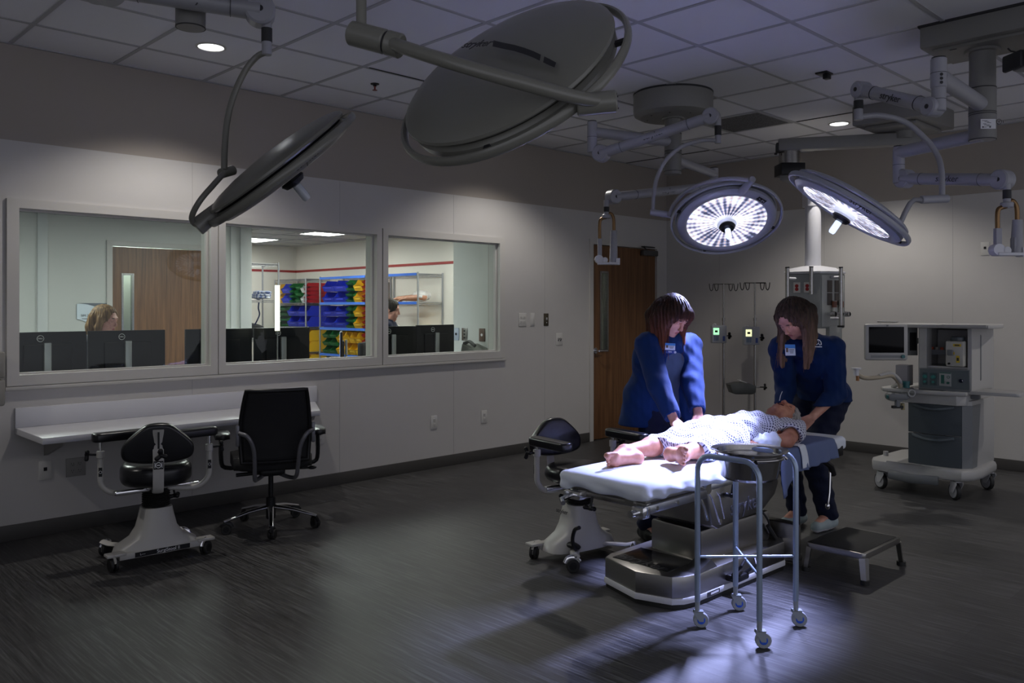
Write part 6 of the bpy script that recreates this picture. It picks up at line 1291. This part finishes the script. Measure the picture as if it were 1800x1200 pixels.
def head_sdf(S, c, f, u, s=1.0, mouth=0, eyes_open=.5, neck=None, ears=True):
    "c: centre between the ears, f: face direction, u: crown direction"
    c, f, u = A3(c), un(f), un(u); u = un(u-f*(u@f)); l = np.cross(u, f); R = np.stack([l, f, u], 1)
    def q(x, y, z): return c+(l*x+f*y+u*z)*s
    S.ell(q(0, -.008, .035), (.076*s, .096*s, .083*s), R, .02); S.ell(q(0, .028, -.03), (.060*s, .066*s, .075*s), R, .025)
    S.cap(q(-.030, .030, -.078), q(.030, .030, -.078), .030*s, .030*s, .02); S.ell(q(0, .072, -.090), (.022*s, .016*s, .017*s), R, .015)     # jaw, chin
    for x in (-1, 1): S.ell(q(x*.040, .058, -.022), (.020*s, .018*s, .020*s), R, .018); S.ell(q(x*.028, .083, .012), (.017*s, .012*s, .010*s), R, .010, sub=True)
    S.cap(q(-.032, .082, .032), q(.032, .082, .032), .012*s, .012*s, .014)
    S.cap(q(0, .090, .018), q(0, .108, -.022), .0075*s, .0105*s, .007); 
    for x in (-1, 1): S.ell(q(x*.010, .102, -.027), (.0075*s, .009*s, .007*s), R, .004); S.ell(q(x*.030, .078, .010), (.0135*s, .0115*s, .0095*s), R, .003)
    if mouth: 
        S.ell(q(0, .088, -.060), (.026*s, .014*s, .020*s), R, .006); S.ell(q(0, .100, -.060), (.020*s, .034*s, .014*s), R, .004, sub=True)
    else: S.cap(q(-.017, .084, -.052), q(.017, .084, -.052), .0062*s, .0062*s, .005); S.cap(q(-.014, .083, -.063), q(.014, .083, -.063), .0070*s, .0070*s, .005); S.cap(q(-.02, .094, -.0575), q(.02, .094, -.0575), .0022, .0022, .002, sub=True)
    if ears:
        for x in (-1, 1): S.ell(q(x*.077, -.004, .0), (.008*s, .018*s, .030*s), R, .006); S.ell(q(x*.086, .002, .004), (.006*s, .009*s, .016*s), R, .003, sub=True)
    if neck is not None: S.cap(q(0, -.022, -.045), neck, .050*s, .056*s, .03)
    return R, q
def face_regions(q, R, s=1.0, mouth=0):
    rg = [(1, q(0, .092, -.0575), (.0165*s, .012*s, .0080*s if not mouth else .021*s), R)]
    if mouth: rg.append((3, q(0, .086, -.060), (.021*s, .022*s, .015*s), R))
    for x in (-1, 1): rg += [(2, q(x*.030, .096, .033), (.016*s, .016*s, .0035*s), R), (2, q(x*.030, .092, .0045), (.012*s, .010*s, .0022*s), R)]
    return rg
def foot(S, ankle, d, sole, big, L=.235):
    "bare foot: d toe direction, sole outward normal, big: towards the big toe"
    a, d, n, b = A3(ankle), un(d), un(sole), un(big); heel = a+n*.052-d*.035
    S.ell(heel, (.033, .033, .033), k=.02); S.cap(a, heel, .034, .030, .02); S.cap(a, a+n*.035+d*.09, .036, .030, .02); ball = heel+d*(L*.70)+n*.003
    S.cap(heel, ball, .030, .030, .02, flat=(n, .75)); S.cap(ball+b*.024, ball-b*.028-d*.02, .023, .018, .015); S.cap(a+d*.01, ball-n*.010, .034, .020, .02)
    for i in range(5):
        o = .034-.0180*i; ln = (.060, .052, .046, .040, .034)[i]; r = (.0140, .0090, .0086, .0084, .0082)[i]; p0 = ball+b*o-d*(.004*i)+n*.001; p1 = p0+d*ln*.6-n*.003; p2 = p0+d*ln+n*.004
        S.cap(p0, p1, r*1.05, r*.92, .003); S.cap(p1, p2, r*.92, r*1.05, .001)
def torso_chain(S, pel, chest, neck, f, l, inf=0, w=1.0, k=.03):
    S.cap(pel-l*.075*w, pel+l*.075*w, .108*w+inf, .108*w+inf, k, flat=(f, .92)); mid = (pel+chest)/2
    S.cap(mid-l*.055*w, mid+l*.055*w, .098*w+inf, None, k, flat=(f, .9)); S.cap(pel, chest, .12*w+inf, .115*w+inf, k, flat=(f, .85))
    S.cap(chest-l*.075, chest+l*.075, .108*w+inf, None, k, flat=(f, .88)); S.cap(chest, neck-(neck-chest)*.2, .12*w+inf, .07+inf, k, flat=(f, .8))
def strands(S_unused, paths, r0, mat_, parent, name='hair_strands', label=None):
    m = MB()
    for p in paths: n = len(p); m.tube([Vector(q) for q in p], [r0, r0*1.1, r0*.8, r0*.25], 5, smooth=3, ry=None)
    return obj(name, m, mat_, parent)
def person(name, label, cat, J, o):
    f, l = un(J['f']), un(np.cross((0, 0, 1), J['f'])); U = A3((0, 0, 1)); h = o.get('h', .0045)
    pel, chest, neck = A3(J['pelvis']), A3(J['chest']), A3(J['neck']); pts = [pel, chest, neck, A3(J['head'])]+[A3(J[k]) for k in ('wr', 'wl', 'sr', 'sl', 'ar', 'al')]
    root = thing(name, label, cat, (pel[0], pel[1], 0) if o.get('stand', 1) else tuple(pel))
    er = bend(J['sr'], J['wr'], .285, .25, J.get('poler', -f-U*.3)); el = bend(J['sl'], J['wl'], .285, .25, J.get('polel', -f-U*.3))
    kr = A3(J['kr']) if 'kr' in J else bend(pel-l*.09-U*.03, J['ar'], .42, .42, f); kl = A3(J['kl']) if 'kl' in J else bend(pel+l*.09-U*.03, J['al'], .42, .42, f)
    P_ = np.array(pts+[er, el, kr, kl]); lo, hi = P_.min(0)-.24, P_.max(0)+.24; lo[2] = max(lo[2], -.01)
    S = Sculpt(lo, hi, h); torso_chain(S, pel, chest, neck, f, l, -.012, o.get('w', 1))
    S.cap(chest+(neck-chest)*.5, neck+U*.02, .07, .05, .03)
    for s, e, w_, hip, kn, an, hd, hp, sd in (('sr', er, 'wr', -.09, kr, 'ar', 'hr', 'pr', -1), ('sl', el, 'wl', .09, kl, 'al', 'hl', 'pl', 1)):
        sh = A3(J[s]); wr = A3(J[w_]); an = A3(J[an]); hipp = pel+l*hip-U*.03
        S.cap(neck-U*.05, sh, .045, .052, .03); S.chain([sh, e, wr], [.050, .038, .025], .012); S.chain([hipp, kn, an], [.085, .055, .038], .02)
        hand(S, wr, J[hd], J[hp], L=.175, side=sd, curl=J.get('curl', .45), r=.0085)
        fd = un(J.get('toe', f)); S.cap(an, an+fd*.12-U*.04, .035, .028, .02)
    R, q = head_sdf(S, J['head'], J['hf'], J['hu'], o.get('hs', 1.0), neck=neck, ears=o.get('ears', True))
    me = S.mesh('body'); b = link_mesh('body', me, [o.get('skin', M_skin), M_lip, M_brow, M_mouth], root)
    W = Matrix.Translation(-root.location)       # face paint is given in world points
    paint(me, [(a, tuple(Vector(c)-root.location), r, R_) for a, c, r, R_ in face_regions(q, R, o.get('hs', 1.0))])
    if o.get('label_body'): b['label'] = o['label_body']
    # trousers and shoes
    S = Sculpt((lo[0], lo[1], 0), (hi[0], hi[1], pel[2]+.15), .007)
    S.cap(pel-l*.075, pel+l*.075, .125, .125, .03, flat=(f, .92))
    for hip, kn, an in ((-.09, kr, 'ar'), (.09, kl, 'al')): S.chain([pel+l*hip-U*.03, kn, A3(J[an])+U*.01], [.108, .078, .062], .02)
    S.warp(lambda X, Y, Z: .004*np.sin(Z*46+X*20)*np.sin(Y*35+X*27)+.003*np.sin(Z*90+Y*30)); S.plane(pel+U*.10, (0, 0, 1)); 
    for an in ('ar', 'al'): pass
    S.plane((0, 0, min(J['ar'][2], J['al'][2])-.025), (0, 0, -1)); link_mesh('trousers', S.mesh(), o.get('trousers', M_trs), root)
    for an in ('ar', 'al'):
        a = A3(J[an]); fd = un(J.get('toe', f)); g = a.copy(); g[2] = 0
        S = Sculpt(g-A3((.2, .2, .01)), g+A3((.2, .2, .16)), .005); S.chain([g+U*.045-fd*.045, g+U*.045+fd*.05, g+U*.036+fd*.135], [.042, .044, .036], .015); S.cap(g+U*.05, g+U*.095, .045, .043, .015); S.plane((0, 0, .003), (0, 0, -1)); S.plane(g+U*.11, (0, 0, 1))
        me = S.mesh(); sh_ = link_mesh('shoe', me, [o.get('shoe', M_dark), o.get('sole', M_dark)], root); n_ = len(me.polygons); cc = np.empty(n_*3, np.float32); me.polygons.foreach_get('center', cc); me.polygons.foreach_set('material_index', (cc.reshape(-1, 3)[:, 2] < .022).astype(np.int32))
    return root, dict(f=f, l=l, er=er, el=el, kr=kr, kl=kl, q=q, R=R, lo=lo, hi=hi, pel=pel, chest=chest, neck=neck)
def top(root, J, g, name, m_, inf, zhem, h=.006, vneck=None, opening=None, amp=.005, w=1.0, hemw=.02, sleeve=True, label=None, seed=0, cuff=True):
    f, l, pel, chest, neck = g['f'], g['l'], g['pel'], g['chest'], g['neck']; U = A3((0, 0, 1)); lo, hi = g['lo'].copy(), g['hi'].copy(); lo[2] = zhem-.03; hi[2] = neck[2]+.12
    S = Sculpt(lo, hi, h); torso_chain(S, pel, chest, neck, f, l, inf, w); hem = A3((pel[0], pel[1], zhem-.05))
    S.cap(pel-l*.08*w-U*.02, hem-l*.09*w, .105*w+inf, .11*w+inf+hemw, .03, flat=(f, .9)); S.cap(pel+l*.08*w-U*.02, hem+l*.09*w, .105*w+inf, .11*w+inf+hemw, .03, flat=(f, .9)); S.cap(pel, hem, .12*w+inf, .12*w+inf+hemw, .03, flat=(f, .9))
    S.cap(neck-U*.06, neck+U*.005, .07+inf, .052+inf, .03)
    if opening is not None:      # open front: carve a wedge along the front centre line
        off, w0, w1 = opening; a = neck-U*.02+f*.13+l*off*.2; b = A3((pel[0], pel[1], zhem-.1))+f*.165+l*off; S.chain([a, (chest+f*.155+l*off), b], [w0, (w0+w1)/2, w1], .01, sub=True)
    if sleeve:
        for s, e, w_ in (('sr', g['er'], 'wr'), ('sl', g['el'], 'wl')):
            sh = A3(J[s]); wr = A3(J[w_]); S.cap(neck-U*.05, sh, .055+inf, .055+inf, .035); d = un(wr-e); S.chain([sh, e, wr-d*.05], [.060+inf*.8, .052+inf*.8, .040+inf*.5], .015)
            if cuff: S.cap(wr-d*.07, wr-d*.005, .034+inf*.4, .032+inf*.3, .004)
    S.warp(lambda X, Y, Z: amp*(np.sin(Z*52+X*31+seed)*np.sin(Y*41-X*23+seed)+.7*np.sin(X*75+Y*50+Z*20+seed)*np.cos(Z*60)+.5*np.sin((X+Y)*120)*np.sin(Z*9+seed)))
    if sleeve:
        for w_ , e in (('wr', g['er']), ('wl', g['el'])): 
            wr = A3(J[w_]); d = un(wr-e); S.cap(wr-d*.012, wr+d*.25, .045, .045, .003, sub=True)
    S.plane((0, 0, zhem), (0, 0, -1)); hd = A3(J['head']); S.cap(neck+U*.01+f*.02, hd, .050, .075, .01, sub=True)
    if vneck: S.chain([neck+f*.12+U*.03, chest+f*.17+U*.03], [.055, .012], .01, sub=True)
    me = S.mesh(); o = link_mesh(name, me, m_, root)
    if label: o['label'] = label
    return o
def badge(parent, c, n, up, w_, h_, kind):
    F = facing(c, n, up); m = MB(F); m.box((0, 0, 0), (w_, h_, .003), bev=.001); b = obj('id_badge', m, mat('badge card', (.55, .60, .72), .4), parent)
    m = MB(F); m.box((0, h_*.32, .0022), (w_, h_*.34, .001)); obj('badge_header', m, mat('badge blue', (.03, .20, .55), .4), b); m = MB(F); m.box((-w_*.32, 0, .0028), (w_*.22, h_*.4, .001)); obj('badge_photo', m, mat('badge photo', (.12, .08, .07), .5), b)
    m = MB(F)
    for k in range(3): m.box((w_*.12, h_*(.02-.14*k), .0025), (w_*(.5-.08*k), h_*.05, .001))
    obj('badge_text_lines', m, M_print, b)
    if kind == 'RN':
        m = MB(F); m.box((w_*.05, -h_*.78, -.001), (w_*.9, h_*.42, .003), bev=.001); r_ = obj('role_tag', m, mat('role tag navy', (.02, .05, .25), .4), b); text('RN', h_*.36, M_printw, r_, F @ Matrix.Translation((0, -h_*.78, .001)), name='role_lettering')
        m = MB(F); m.cyl((w_*.5, -h_*.8, 0), (w_*.5, -h_*.8, .004), h_*.17, n=20); obj('badge_reel', m, mat('reel', (.4, .42, .45), .4), b)
    return b
def W(p): return tuple(p)
# ---- nurse one, dark red-brown hair, royal blue jacket, left of the table
n1 = dict(f=(.93, -.37, 0), pelvis=W(P(1160, 694, 5.28)), chest=W(P(1170, 632, 5.22)), neck=W(P(1172, 590, 5.15)), head=W(P(1181, 556, 5.09)), hf=(.86, -.10, -.62), hu=(.52, -.02, .85),
          sr=W(P(1138, 606, 5.07)), sl=W(P(1212, 606, 5.28)), wr=W(P(1186, 740, 4.70)), wl=W(P(1228, 730, 4.92)), hr=(.75, -.45, -.42), pr=(-.25, .05, -.95), hl=(.55, -.55, -.6), pl=(-.5, .3, -.8),
          ar=(2.73, 2.80, .09), al=(2.68, 3.02, .09), poler=(-.8, -.5, -.2), polel=(-.9, .2, -.3), curl=.55)
r1, g1 = person('nurse', 'person with chin-length dark brown hair in a blue scrub jacket touching the patient\'s leg', 'person', n1, dict(w=1.18))
top(r1, n1, g1, 'tee_shirt', M_slate, .004, .74, w=1.18, sleeve=False, amp=.003, label='slate grey tee shirt')
top(r1, n1, g1, 'scrub_jacket', M_blue, .020, .70, w=1.20, opening=(-.01, .048, .10), amp=.0022, hemw=.03, label='royal blue scrub jacket')
def hair_cap(c, f, u, s=1.0, thick=.014, face=True, h=.0045, ext=.30, front=-.02, side_open=.0):
    c, f, u = A3(c), un(f), un(u); u = un(u-f*(u@f)); l = np.cross(u, f); R = np.stack([l, f, u], 1); S = Sculpt(c-ext, c+ext, h)
    def q(x, y, z): return c+(l*x+f*y+u*z)*s
    S.ell(q(0, -.012, .038), ((.076+thick)*s, (.098+thick)*s, (.084+thick)*s), R, .02); return S, R, q, l, f, u
hm1 = hair_mat('dark brown hair', (.010, .005, .004), (.040, .016, .010), 1.42, 1.20, (.16, .045, .020))
S, R, q, l_, f_, u_ = hair_cap(n1['head'], n1['hf'], n1['hu'], 1.0, .016); U3 = A3((0, 0, 1)); hd = A3(n1['head']); D3 = -U3
for s_, k0 in ((-1, 1.0), (1, .9)):
    for x, y, ln, ro in ((.082, .03, .235, .032), (.088, -.02, .26, .038), (.074, -.07, .27, .038), (.080, .06, .18, .024)):
        a = q(s_*x, y, .03); b = q(s_*(x+.004), y-.01, -.05); e = b+D3*(ln-.07)*k0+l_*s_*.006; S.chain([a, b, e], [ro, ro*.95, ro*.65], .02)
for x in (-.04, 0, .04): S.chain([q(x, -.09, .03), q(x, -.10, -.06)+D3*.0, q(x, -.09, -.06)+D3*.11], [.035, .038, .028], .02)
S.ell(q(0, .115, -.015), (.054, .070, .085), R, .012, sub=True)
S.warp(lambda X, Y, Z: .0028*np.sin(np.arctan2(Y-hd[1], X-hd[0])*34+Z*14)+.0015*np.sin(np.arctan2(Y-hd[1], X-hd[0])*71))
hr = link_mesh('hair', S.mesh(), hm1, r1); rnd = random.Random(3); paths = []
for i in range(90):
    a = rnd.uniform(-2.5, 2.5); x, y = math.sin(a)*.090, -.012+math.cos(a+PI)*.105; top_ = q(x*.25, -.01+y*.3, .125-.02*abs(x)/.09)
    m1 = q(x*.95, y, .06); m2 = q(x*1.08, y*1.02, -.04); e = m2+D3*rnd.uniform(.10, .21)+l_*rnd.uniform(-.01, .01); paths.append([top_, m1, m2, e])
strands(None, paths, .0026, hm1, hr)
paths = [[q(x*.4, .03, .125), q(x*.8, .080, .098), q(x, .100, .068), q(x*1.08, .104, rnd.uniform(.028, .048))] for x in np.linspace(-.06, .06, 26)]; strands(None, paths, .0024, hm1, hr, 'fringe')
badge(r1, A3(P(1178, 609, 4.985)), -VF*1.0+VR*.15+VU*.1, (0.1, 0, 1), .062, .040, 'RN')
# ---- nurse two, long brown hair with lighter ends, navy jacket, at the head of the table
n2 = dict(f=(-.16, -.98, 0), pelvis=W(P(1443, 690, 5.56)), chest=W(P(1425, 632, 5.42)), neck=W(P(1415, 592, 5.33)), head=W(P(1394, 560, 5.22)), hf=(-.12, -.72, -.68), hu=(-.10, -.58, .80),
          sr=W(P(1372, 612, 5.36)), sl=W(P(1464, 612, 5.30)), wr=W(P(1372, 722, 5.26)), wl=W(P(1428, 733, 5.16)), hr=(.35, -.5, -.6), pr=(.75, .3, .4), hl=(-.55, -.25, -.65), pl=(-.6, .35, .35),
          ar=(3.20, 3.80, .09), al=(3.39, 3.84, .09), toe=(-.1, -1, 0), poler=(-.25, .9, -.3), polel=(.35, .9, -.3), curl=.5)
r2, g2 = person('nurse', 'person with long brown hair falling forward, in navy jacket, holding the patient\'s head', 'person', n2, dict(w=.96, shoe=mat('pale teal trainer', (.30, .36, .38), .6), sole=M_white))
top(r2, n2, g2, 'undershirt', M_trs, .004, .84, w=.96, sleeve=False, amp=.003, label='black undershirt')
top(r2, n2, g2, 'scrub_jacket', M_navy, .018, .82, w=.98, opening=(-.02, .028, .02), amp=.0035, hemw=.02, label='navy zipped scrub jacket', seed=2)
hm2 = hair_mat('ombre brown hair', (.008, .005, .004), (.040, .023, .015), 1.43, 1.14, (.22, .13, .085))
S, R, q, l_, f_, u_ = hair_cap(n2['head'], n2['hf'], n2['hu'], 1.0, .014, ext=.36); hd = A3(n2['head'])
for s_ in (-1, 1):
    for x, y, ln, ro in ((.078, .035, .28, .022), (.084, .0, .30, .030), (.080, -.04, .29, .034), (.066, -.075, .27, .036)):
        a = q(s_*x, y, .03); b = q(s_*(x+.006), y, -.045)+D3*.01; e = b+D3*(ln-.05)+f_*(.01); S.chain([a, b, (b+e)/2+l_*s_*.008, e], [ro, ro*.92, ro*.72, ro*.34], .02)
for x in (-.04, 0, .04): S.chain([q(x, -.08, .05), q(x*1.2, -.11, -.03), q(x*1.4, -.12, -.05)+D3*.14], [.036, .038, .024], .02)
S.ell(q(0, .115, .004), (.056, .070, .098), R, .014, sub=True)
S.warp(lambda X, Y, Z: .0030*np.sin(np.arctan2(Y-hd[1], X-hd[0])*31+Z*20)+.0017*np.sin(np.arctan2(Y-hd[1], X-hd[0])*67+Z*9))
hr = link_mesh('hair', S.mesh(), hm2, r2); rnd = random.Random(5); paths = []
for i in range(130):
    s_ = rnd.choice((-1, 1)); a = rnd.uniform(-.02, 1.25); x, y = s_*(.092-.03*max(0, a-.6)), .055-.10*a; top_ = q(s_*.008, .06-.05*a, .118); m1 = q(x*.85, y, .07); m2 = q(x*1.12, y, -.04)+l_*rnd.uniform(-.006, .006)
    e = m2+D3*rnd.uniform(.16, .25)+f_*rnd.uniform(-.02, .025)+l_*rnd.uniform(-.022, .022); paths.append([top_, m1, m2, (m2*.5+e*.5)+l_*rnd.uniform(-.012, .012), e])
strands(None, paths, .0022, hm2, hr)
badge(r2, A3(P(1389, 615, 5.135)), -VF+VU*.2, (0, 0, 1), .062, .068, '')
c = A3(P(1437, 602, 5.165)); F = facing(c, -VF-VR*.25+VU*.25); m = MB(F); m.tube([(-.022, -.012, 0), (-.020, .006, 0), (-.008, .018, 0), (.008, .018, 0), (.020, .006, 0), (.022, -.012, 0)], .0028, 6); m.tube([(-.022, -.012, 0), (-.012, -.004, 0), (-.004, -.014, 0), (.004, -.004, 0), (.012, -.014, 0), (.022, -.012, 0)], .0028, 6); m.tube([(-.008, -.006, 0), (-.006, .012, 0), (.006, .012, 0), (.008, -.006, 0)], .0016, 5); em = obj('chest_emblem', m, M_printw, r2); m = MB(F); m.box((0, -.026, 0), (.05, .005, .002)); obj('emblem_caption', m, M_printw, em)

# ---- patient manikin on the table
PT = thing('patient_manikin', 'grey-haired patient manikin lying on the table in a dotted hospital gown', 'patient', (3.34, 2.7, .65)); U = A3((0, 0, 1))
hc = A3((3.35, 3.305, .755)); hf, hu = un((.27, .02, .96)), un((.0, .99, -.10)); nk = A3((3.34, 3.14, .722)); ch = A3((3.34, 3.00, .730)); pv_ = A3((3.335, 2.60, .725))
S = Sculpt((3.02, 1.62, .63), (3.72, 3.60, .96), .0037)
X_ = A3((1, 0, 0)); torso_chain(S, pv_, ch, nk, A3((0, 0, 1)), X_, -.025, 1.0); S.cap(ch+(nk-ch)*.4, nk, .06, .05, .03)
R, q = head_sdf(S, hc, hf, hu, 1.06, mouth=1, neck=nk)
knR, anR = A3((3.23, 2.30, .712)), A3((3.215, 1.955, .700)); knL, anL = A3((3.45, 2.40, .712)), A3((3.440, 2.13, .704))
S.chain([pv_-X_*.08, knR, anR], [.070, .050, .036], .02); S.chain([pv_+X_*.08, knL, anL], [.070, .050, .036], .02); S.cap(knR*.6+anR*.4, anR*.3+knR*.7, .05, .045, .03); S.cap(knL, knL*.5+anL*.5, .052, .046, .03)
foot(S, anR, (-.14, -.99, .05), (.80, -.12, -.40), (.40, 0, .90), L=.235); foot(S, anL, (.80, -.52, .12), (-.50, -.82, -.10), (-.15, .0, .98), L=.225)
shL, elL, wrL = A3((3.515, 3.13, .718)), A3((3.565, 2.955, .690)), A3((3.47, 2.78, .690)); shR, elR, wrR = A3((3.165, 3.13, .718)), A3((3.12, 2.93, .692)), A3((3.13, 2.72, .69))
S.cap(nk, shL, .045, .055, .03); S.cap(nk, shR, .045, .055, .03); S.chain([shL, elL, wrL], [.050, .042, .028], .012); S.chain([shR, elR, wrR], [.050, .042, .028], .012)
hand(S, wrL, (-.2, -1, -.05), (-.2, 0, -1), L=.175, side=1, curl=.4); hand(S, wrR, (.2, -1, 0), (.2, 0, -1), L=.175, side=-1, curl=.4)
me = S.mesh('body'); b = link_mesh('body', me, [M_pskin, M_lip, M_brow, M_mouth], PT); paint(me, [(a, tuple(Vector(c)-PT.location), r, R_) for a, c, r, R_ in face_regions(q, R, 1.06, 1) if a != 2]+[(2, tuple(Vector(q(x*.030, .092, .0045))-PT.location), (.013, .010, .002), R) for x in (-1, 1)])
S, R2, q2, l_, f_, u_ = hair_cap(hc, hf, hu, 1.06, .010, ext=.16); S.ell(q2(0, .100, -.03), (.070, .072, .105), R2, .012, sub=True); S.ell(q2(.078, .01, -.005), (.03, .02, .04), R2, .01, sub=True); S.plane(q2(0, 0, -.075), -u_); 
S.warp(lambda X, Y, Z: .003*np.sin(X*150+Z*130)*np.sin(Y*60+Z*90)+.002*np.sin(Z*260+X*90)); S.f = np.maximum(S.f, .0)if False else S.f; link_mesh('hair', S.mesh(), hair_mat('grey hair', (.20, .18, .17), (.42, .40, .38)), PT)
# gown
M_gown = mat('dotted gown', (.66, .66, .74), .85, bump=.2); N, L, bb = nodes(M_gown); tc = N.new('ShaderNodeTexCoord'); mp = N.new('ShaderNodeMapping'); mp.inputs['Rotation'].default_value = (0, 0, PI/4); sx = N.new('ShaderNodeSeparateXYZ'); L.new(tc.outputs['Object'], sx.inputs[0]); zo = N.new('ShaderNodeMath'); zo.inputs[1].default_value = .06; L.new(sx.outputs['Z'], zo.inputs[0]); at_ = N.new('ShaderNodeMath'); at_.operation = 'ARCTAN2'; L.new(zo.outputs[0], at_.inputs[0]); L.new(sx.outputs['X'], at_.inputs[1]); mr_ = N.new('ShaderNodeMath'); mr_.operation = 'MULTIPLY'; mr_.inputs[1].default_value = .17; L.new(at_.outputs[0], mr_.inputs[0]); cx3 = N.new('ShaderNodeCombineXYZ'); L.new(mr_.outputs[0], cx3.inputs[0]); L.new(sx.outputs['Y'], cx3.inputs[1]); L.new(cx3.outputs[0], mp.inputs[0])
v = N.new('ShaderNodeTexVoronoi'); v.voronoi_dimensions = '2D'; v.inputs['Scale'].default_value = 88; v.inputs['Randomness'].default_value = .0; L.new(mp.outputs[0], v.inputs[0]); r = ramp(N, [(.27, (.04, .04, .11)), (.34, (.60, .61, .70))]); L.new(v.outputs['Distance'], r.inputs[0]); L.new(r.outputs[0], bb.inputs['Base Color'])
S = Sculpt((3.0, 1.98, .63), (3.74, 3.36, .96), .006); torso_chain(S, pv_, ch, nk-A3((0, .05, 0)), A3((0, 0, 1)), X_, -.008, 1.0)
S.cap(pv_-X_*.07, A3((3.235, 2.14, .700)), .096, .060, .03); S.cap(pv_+X_*.08, A3((3.45, 2.24, .695)), .102, .066, .03); S.cap(pv_, A3((3.34, 2.25, .69)), .105, .052, .03); S.cap(A3((3.24, 2.2, .68)), A3((3.46, 2.30, .68)), .05, .05, .03)
S.cap(nk-A3((0, .03, 0)), shL, .07, .07, .03); S.cap(nk-A3((0, .03, 0)), shR, .07, .07, .03); dl = un(elL-shL); S.cap(shL, shL+dl*.07, .066, .074, .015); S.cap(shR, shR+un(elR-shR)*.12, .070, .075, .015)
S.cap(shL+dl*.12, shL+dl*.4, .062, .062, .004, sub=True)
S.warp(lambda X, Y, Z: .006*np.sin(Y*36+X*30)*np.sin(X*26-Z*40)+.005*np.sin(X*60+Y*16+Z*30)+.003*np.sin(Y*95-X*50))
S.plane((3.22, 2.17, .75), (.22, -1, -.25)); S.plane((0, 0, .655), (0, 0, -1)); S.ell(q(0, 0, -.03), (.075, .10, .10), R, .01, sub=True); link_mesh('gown', S.mesh(), M_gown, PT)['label'] = 'white gown with dark blue dots'
S = Sculpt((3.38, 2.70, .64), (3.66, 3.0, .80), .006); S.cap(elL+(wrL-elL)*.42, elL+(wrL-elL)*.95, .048, .042, .01); S.warp(lambda X, Y, Z: .004*np.sin(Y*120+X*60)+.003*np.sin(Z*150)); S.plane((0, 0, .654), (0, 0, -1)); link_mesh('arm_wrap', S.mesh(), M_sheet, PT)['label'] = 'white cloth wrap on the forearm'
m = MB(); m.tube([P(1370, 704, 5.1), P(1372, 695, 5.13), P(1375, 688, 5.16)], .0022, 6); obj('nasal_tube', m, M_white, PT)
# ---- the two operators behind the window
def operator(head, label, f, hair, shirt, long):
    h_ = A3(head); f = un(f); l = np.cross((0, 0, 1), f); nk = h_-U*.125-f*.02; ch = nk-U*.17; pe = nk-U*.52-f*.02
    J = dict(f=tuple(f), pelvis=pe, chest=ch, neck=nk, head=h_, hf=f-U*.18, hu=(0, 0, 1), sr=nk-l*.17-U*.06, sl=nk+l*.17-U*.06, wr=ch+f*.36-l*.12-U*.16, wl=ch+f*.36+l*.12-U*.16, hr=f, pr=(0, 0, -1), hl=f, pl=(0, 0, -1), kr=pe+f*.42-l*.1, kl=pe+f*.42+l*.1, ar=pe+f*.40-l*.1-U*(pe[2]-.09), al=pe+f*.40+l*.1-U*(pe[2]-.09))
    r, g = person('operator', label, 'person', J, dict(h=.006, w=.95)); top(r, J, g, 'shirt', shirt, .012, pe[2]-.05, h=.008, amp=.004)
    S, R, q, l_, f_, u_ = hair_cap(h_, f-U*.18, (0, 0, 1), 1.0, .010, ext=.28)
    if long:
        for s_ in (-1, 1): S.chain([q(s_*.076, .015, .02), q(s_*.082, .01, -.06), q(s_*.08, .0, -.20)], [.026, .026, .018], .02); S.chain([q(s_*.06, -.06, .02), q(s_*.06, -.07, -.06), q(s_*.06, -.06, -.20)], [.04, .04, .03], .02)
    S.ell(q(0, .110, -.01), (.058, .078, .100), R, .012, sub=True)
    if not long: S.plane(q(0, 0, -.04), (0, 0, -1))
    S.warp(lambda X, Y, Z: .0025*np.sin(np.arctan2(Y-h_[1], X-h_[0])*30+Z*15)); link_mesh('hair', S.mesh(), hair, r)
    ctr = pe.copy(); t = thing('task_chair', 'dark task chair under the ' + ('blonde' if long else 'dark-haired') + ' operator behind the monitors', 'chair', (pe[0], pe[1], 0)); T = TRS((pe[0], pe[1], 0), math.atan2(f[1], f[0]))
    m = MB(T); m.prism(rrect(-.22, .24, -.23, .23, .08), pe[2]-.20, pe[2]-.135, bev=.02); obj('seat', m, M_blackfab, t); m = MB(T); m.box((-.26, 0, pe[2]+.12), (.05, .40, .34), bev=.02); m.box((-.25, 0, pe[2]-.10), (.02, .06, .15)); obj('backrest', m, M_blackfab, t)
    m = MB(T); m.cyl((0, 0, .06), (0, 0, pe[2]-.19), .025, n=16); obj('gas_lift', m, M_dark, t)
    for i in range(5): a = i*2*PI/5; m = MB(T); m.tube([(0, 0, .09), (.28*math.cos(a), .28*math.sin(a), .03)], [.02, .03], 8); obj('star_leg', m, M_dark, t)
operator(P(184, 563, 6.85), 'person with long blonde hair seated behind the monitors in the left pane', (.80, .60, 0), hair_mat('blonde hair', (.10, .055, .025), (.30, .18, .08)), mat('dark knit', (.03, .03, .04), .9), True)
operator(P(686, 545, 9.35), 'person with dark tied-back hair seated behind the monitors in the right pane', (.72, .69, 0), hair_mat('near black hair', (.008, .006, .005), (.03, .02, .015)), M_trs, False)
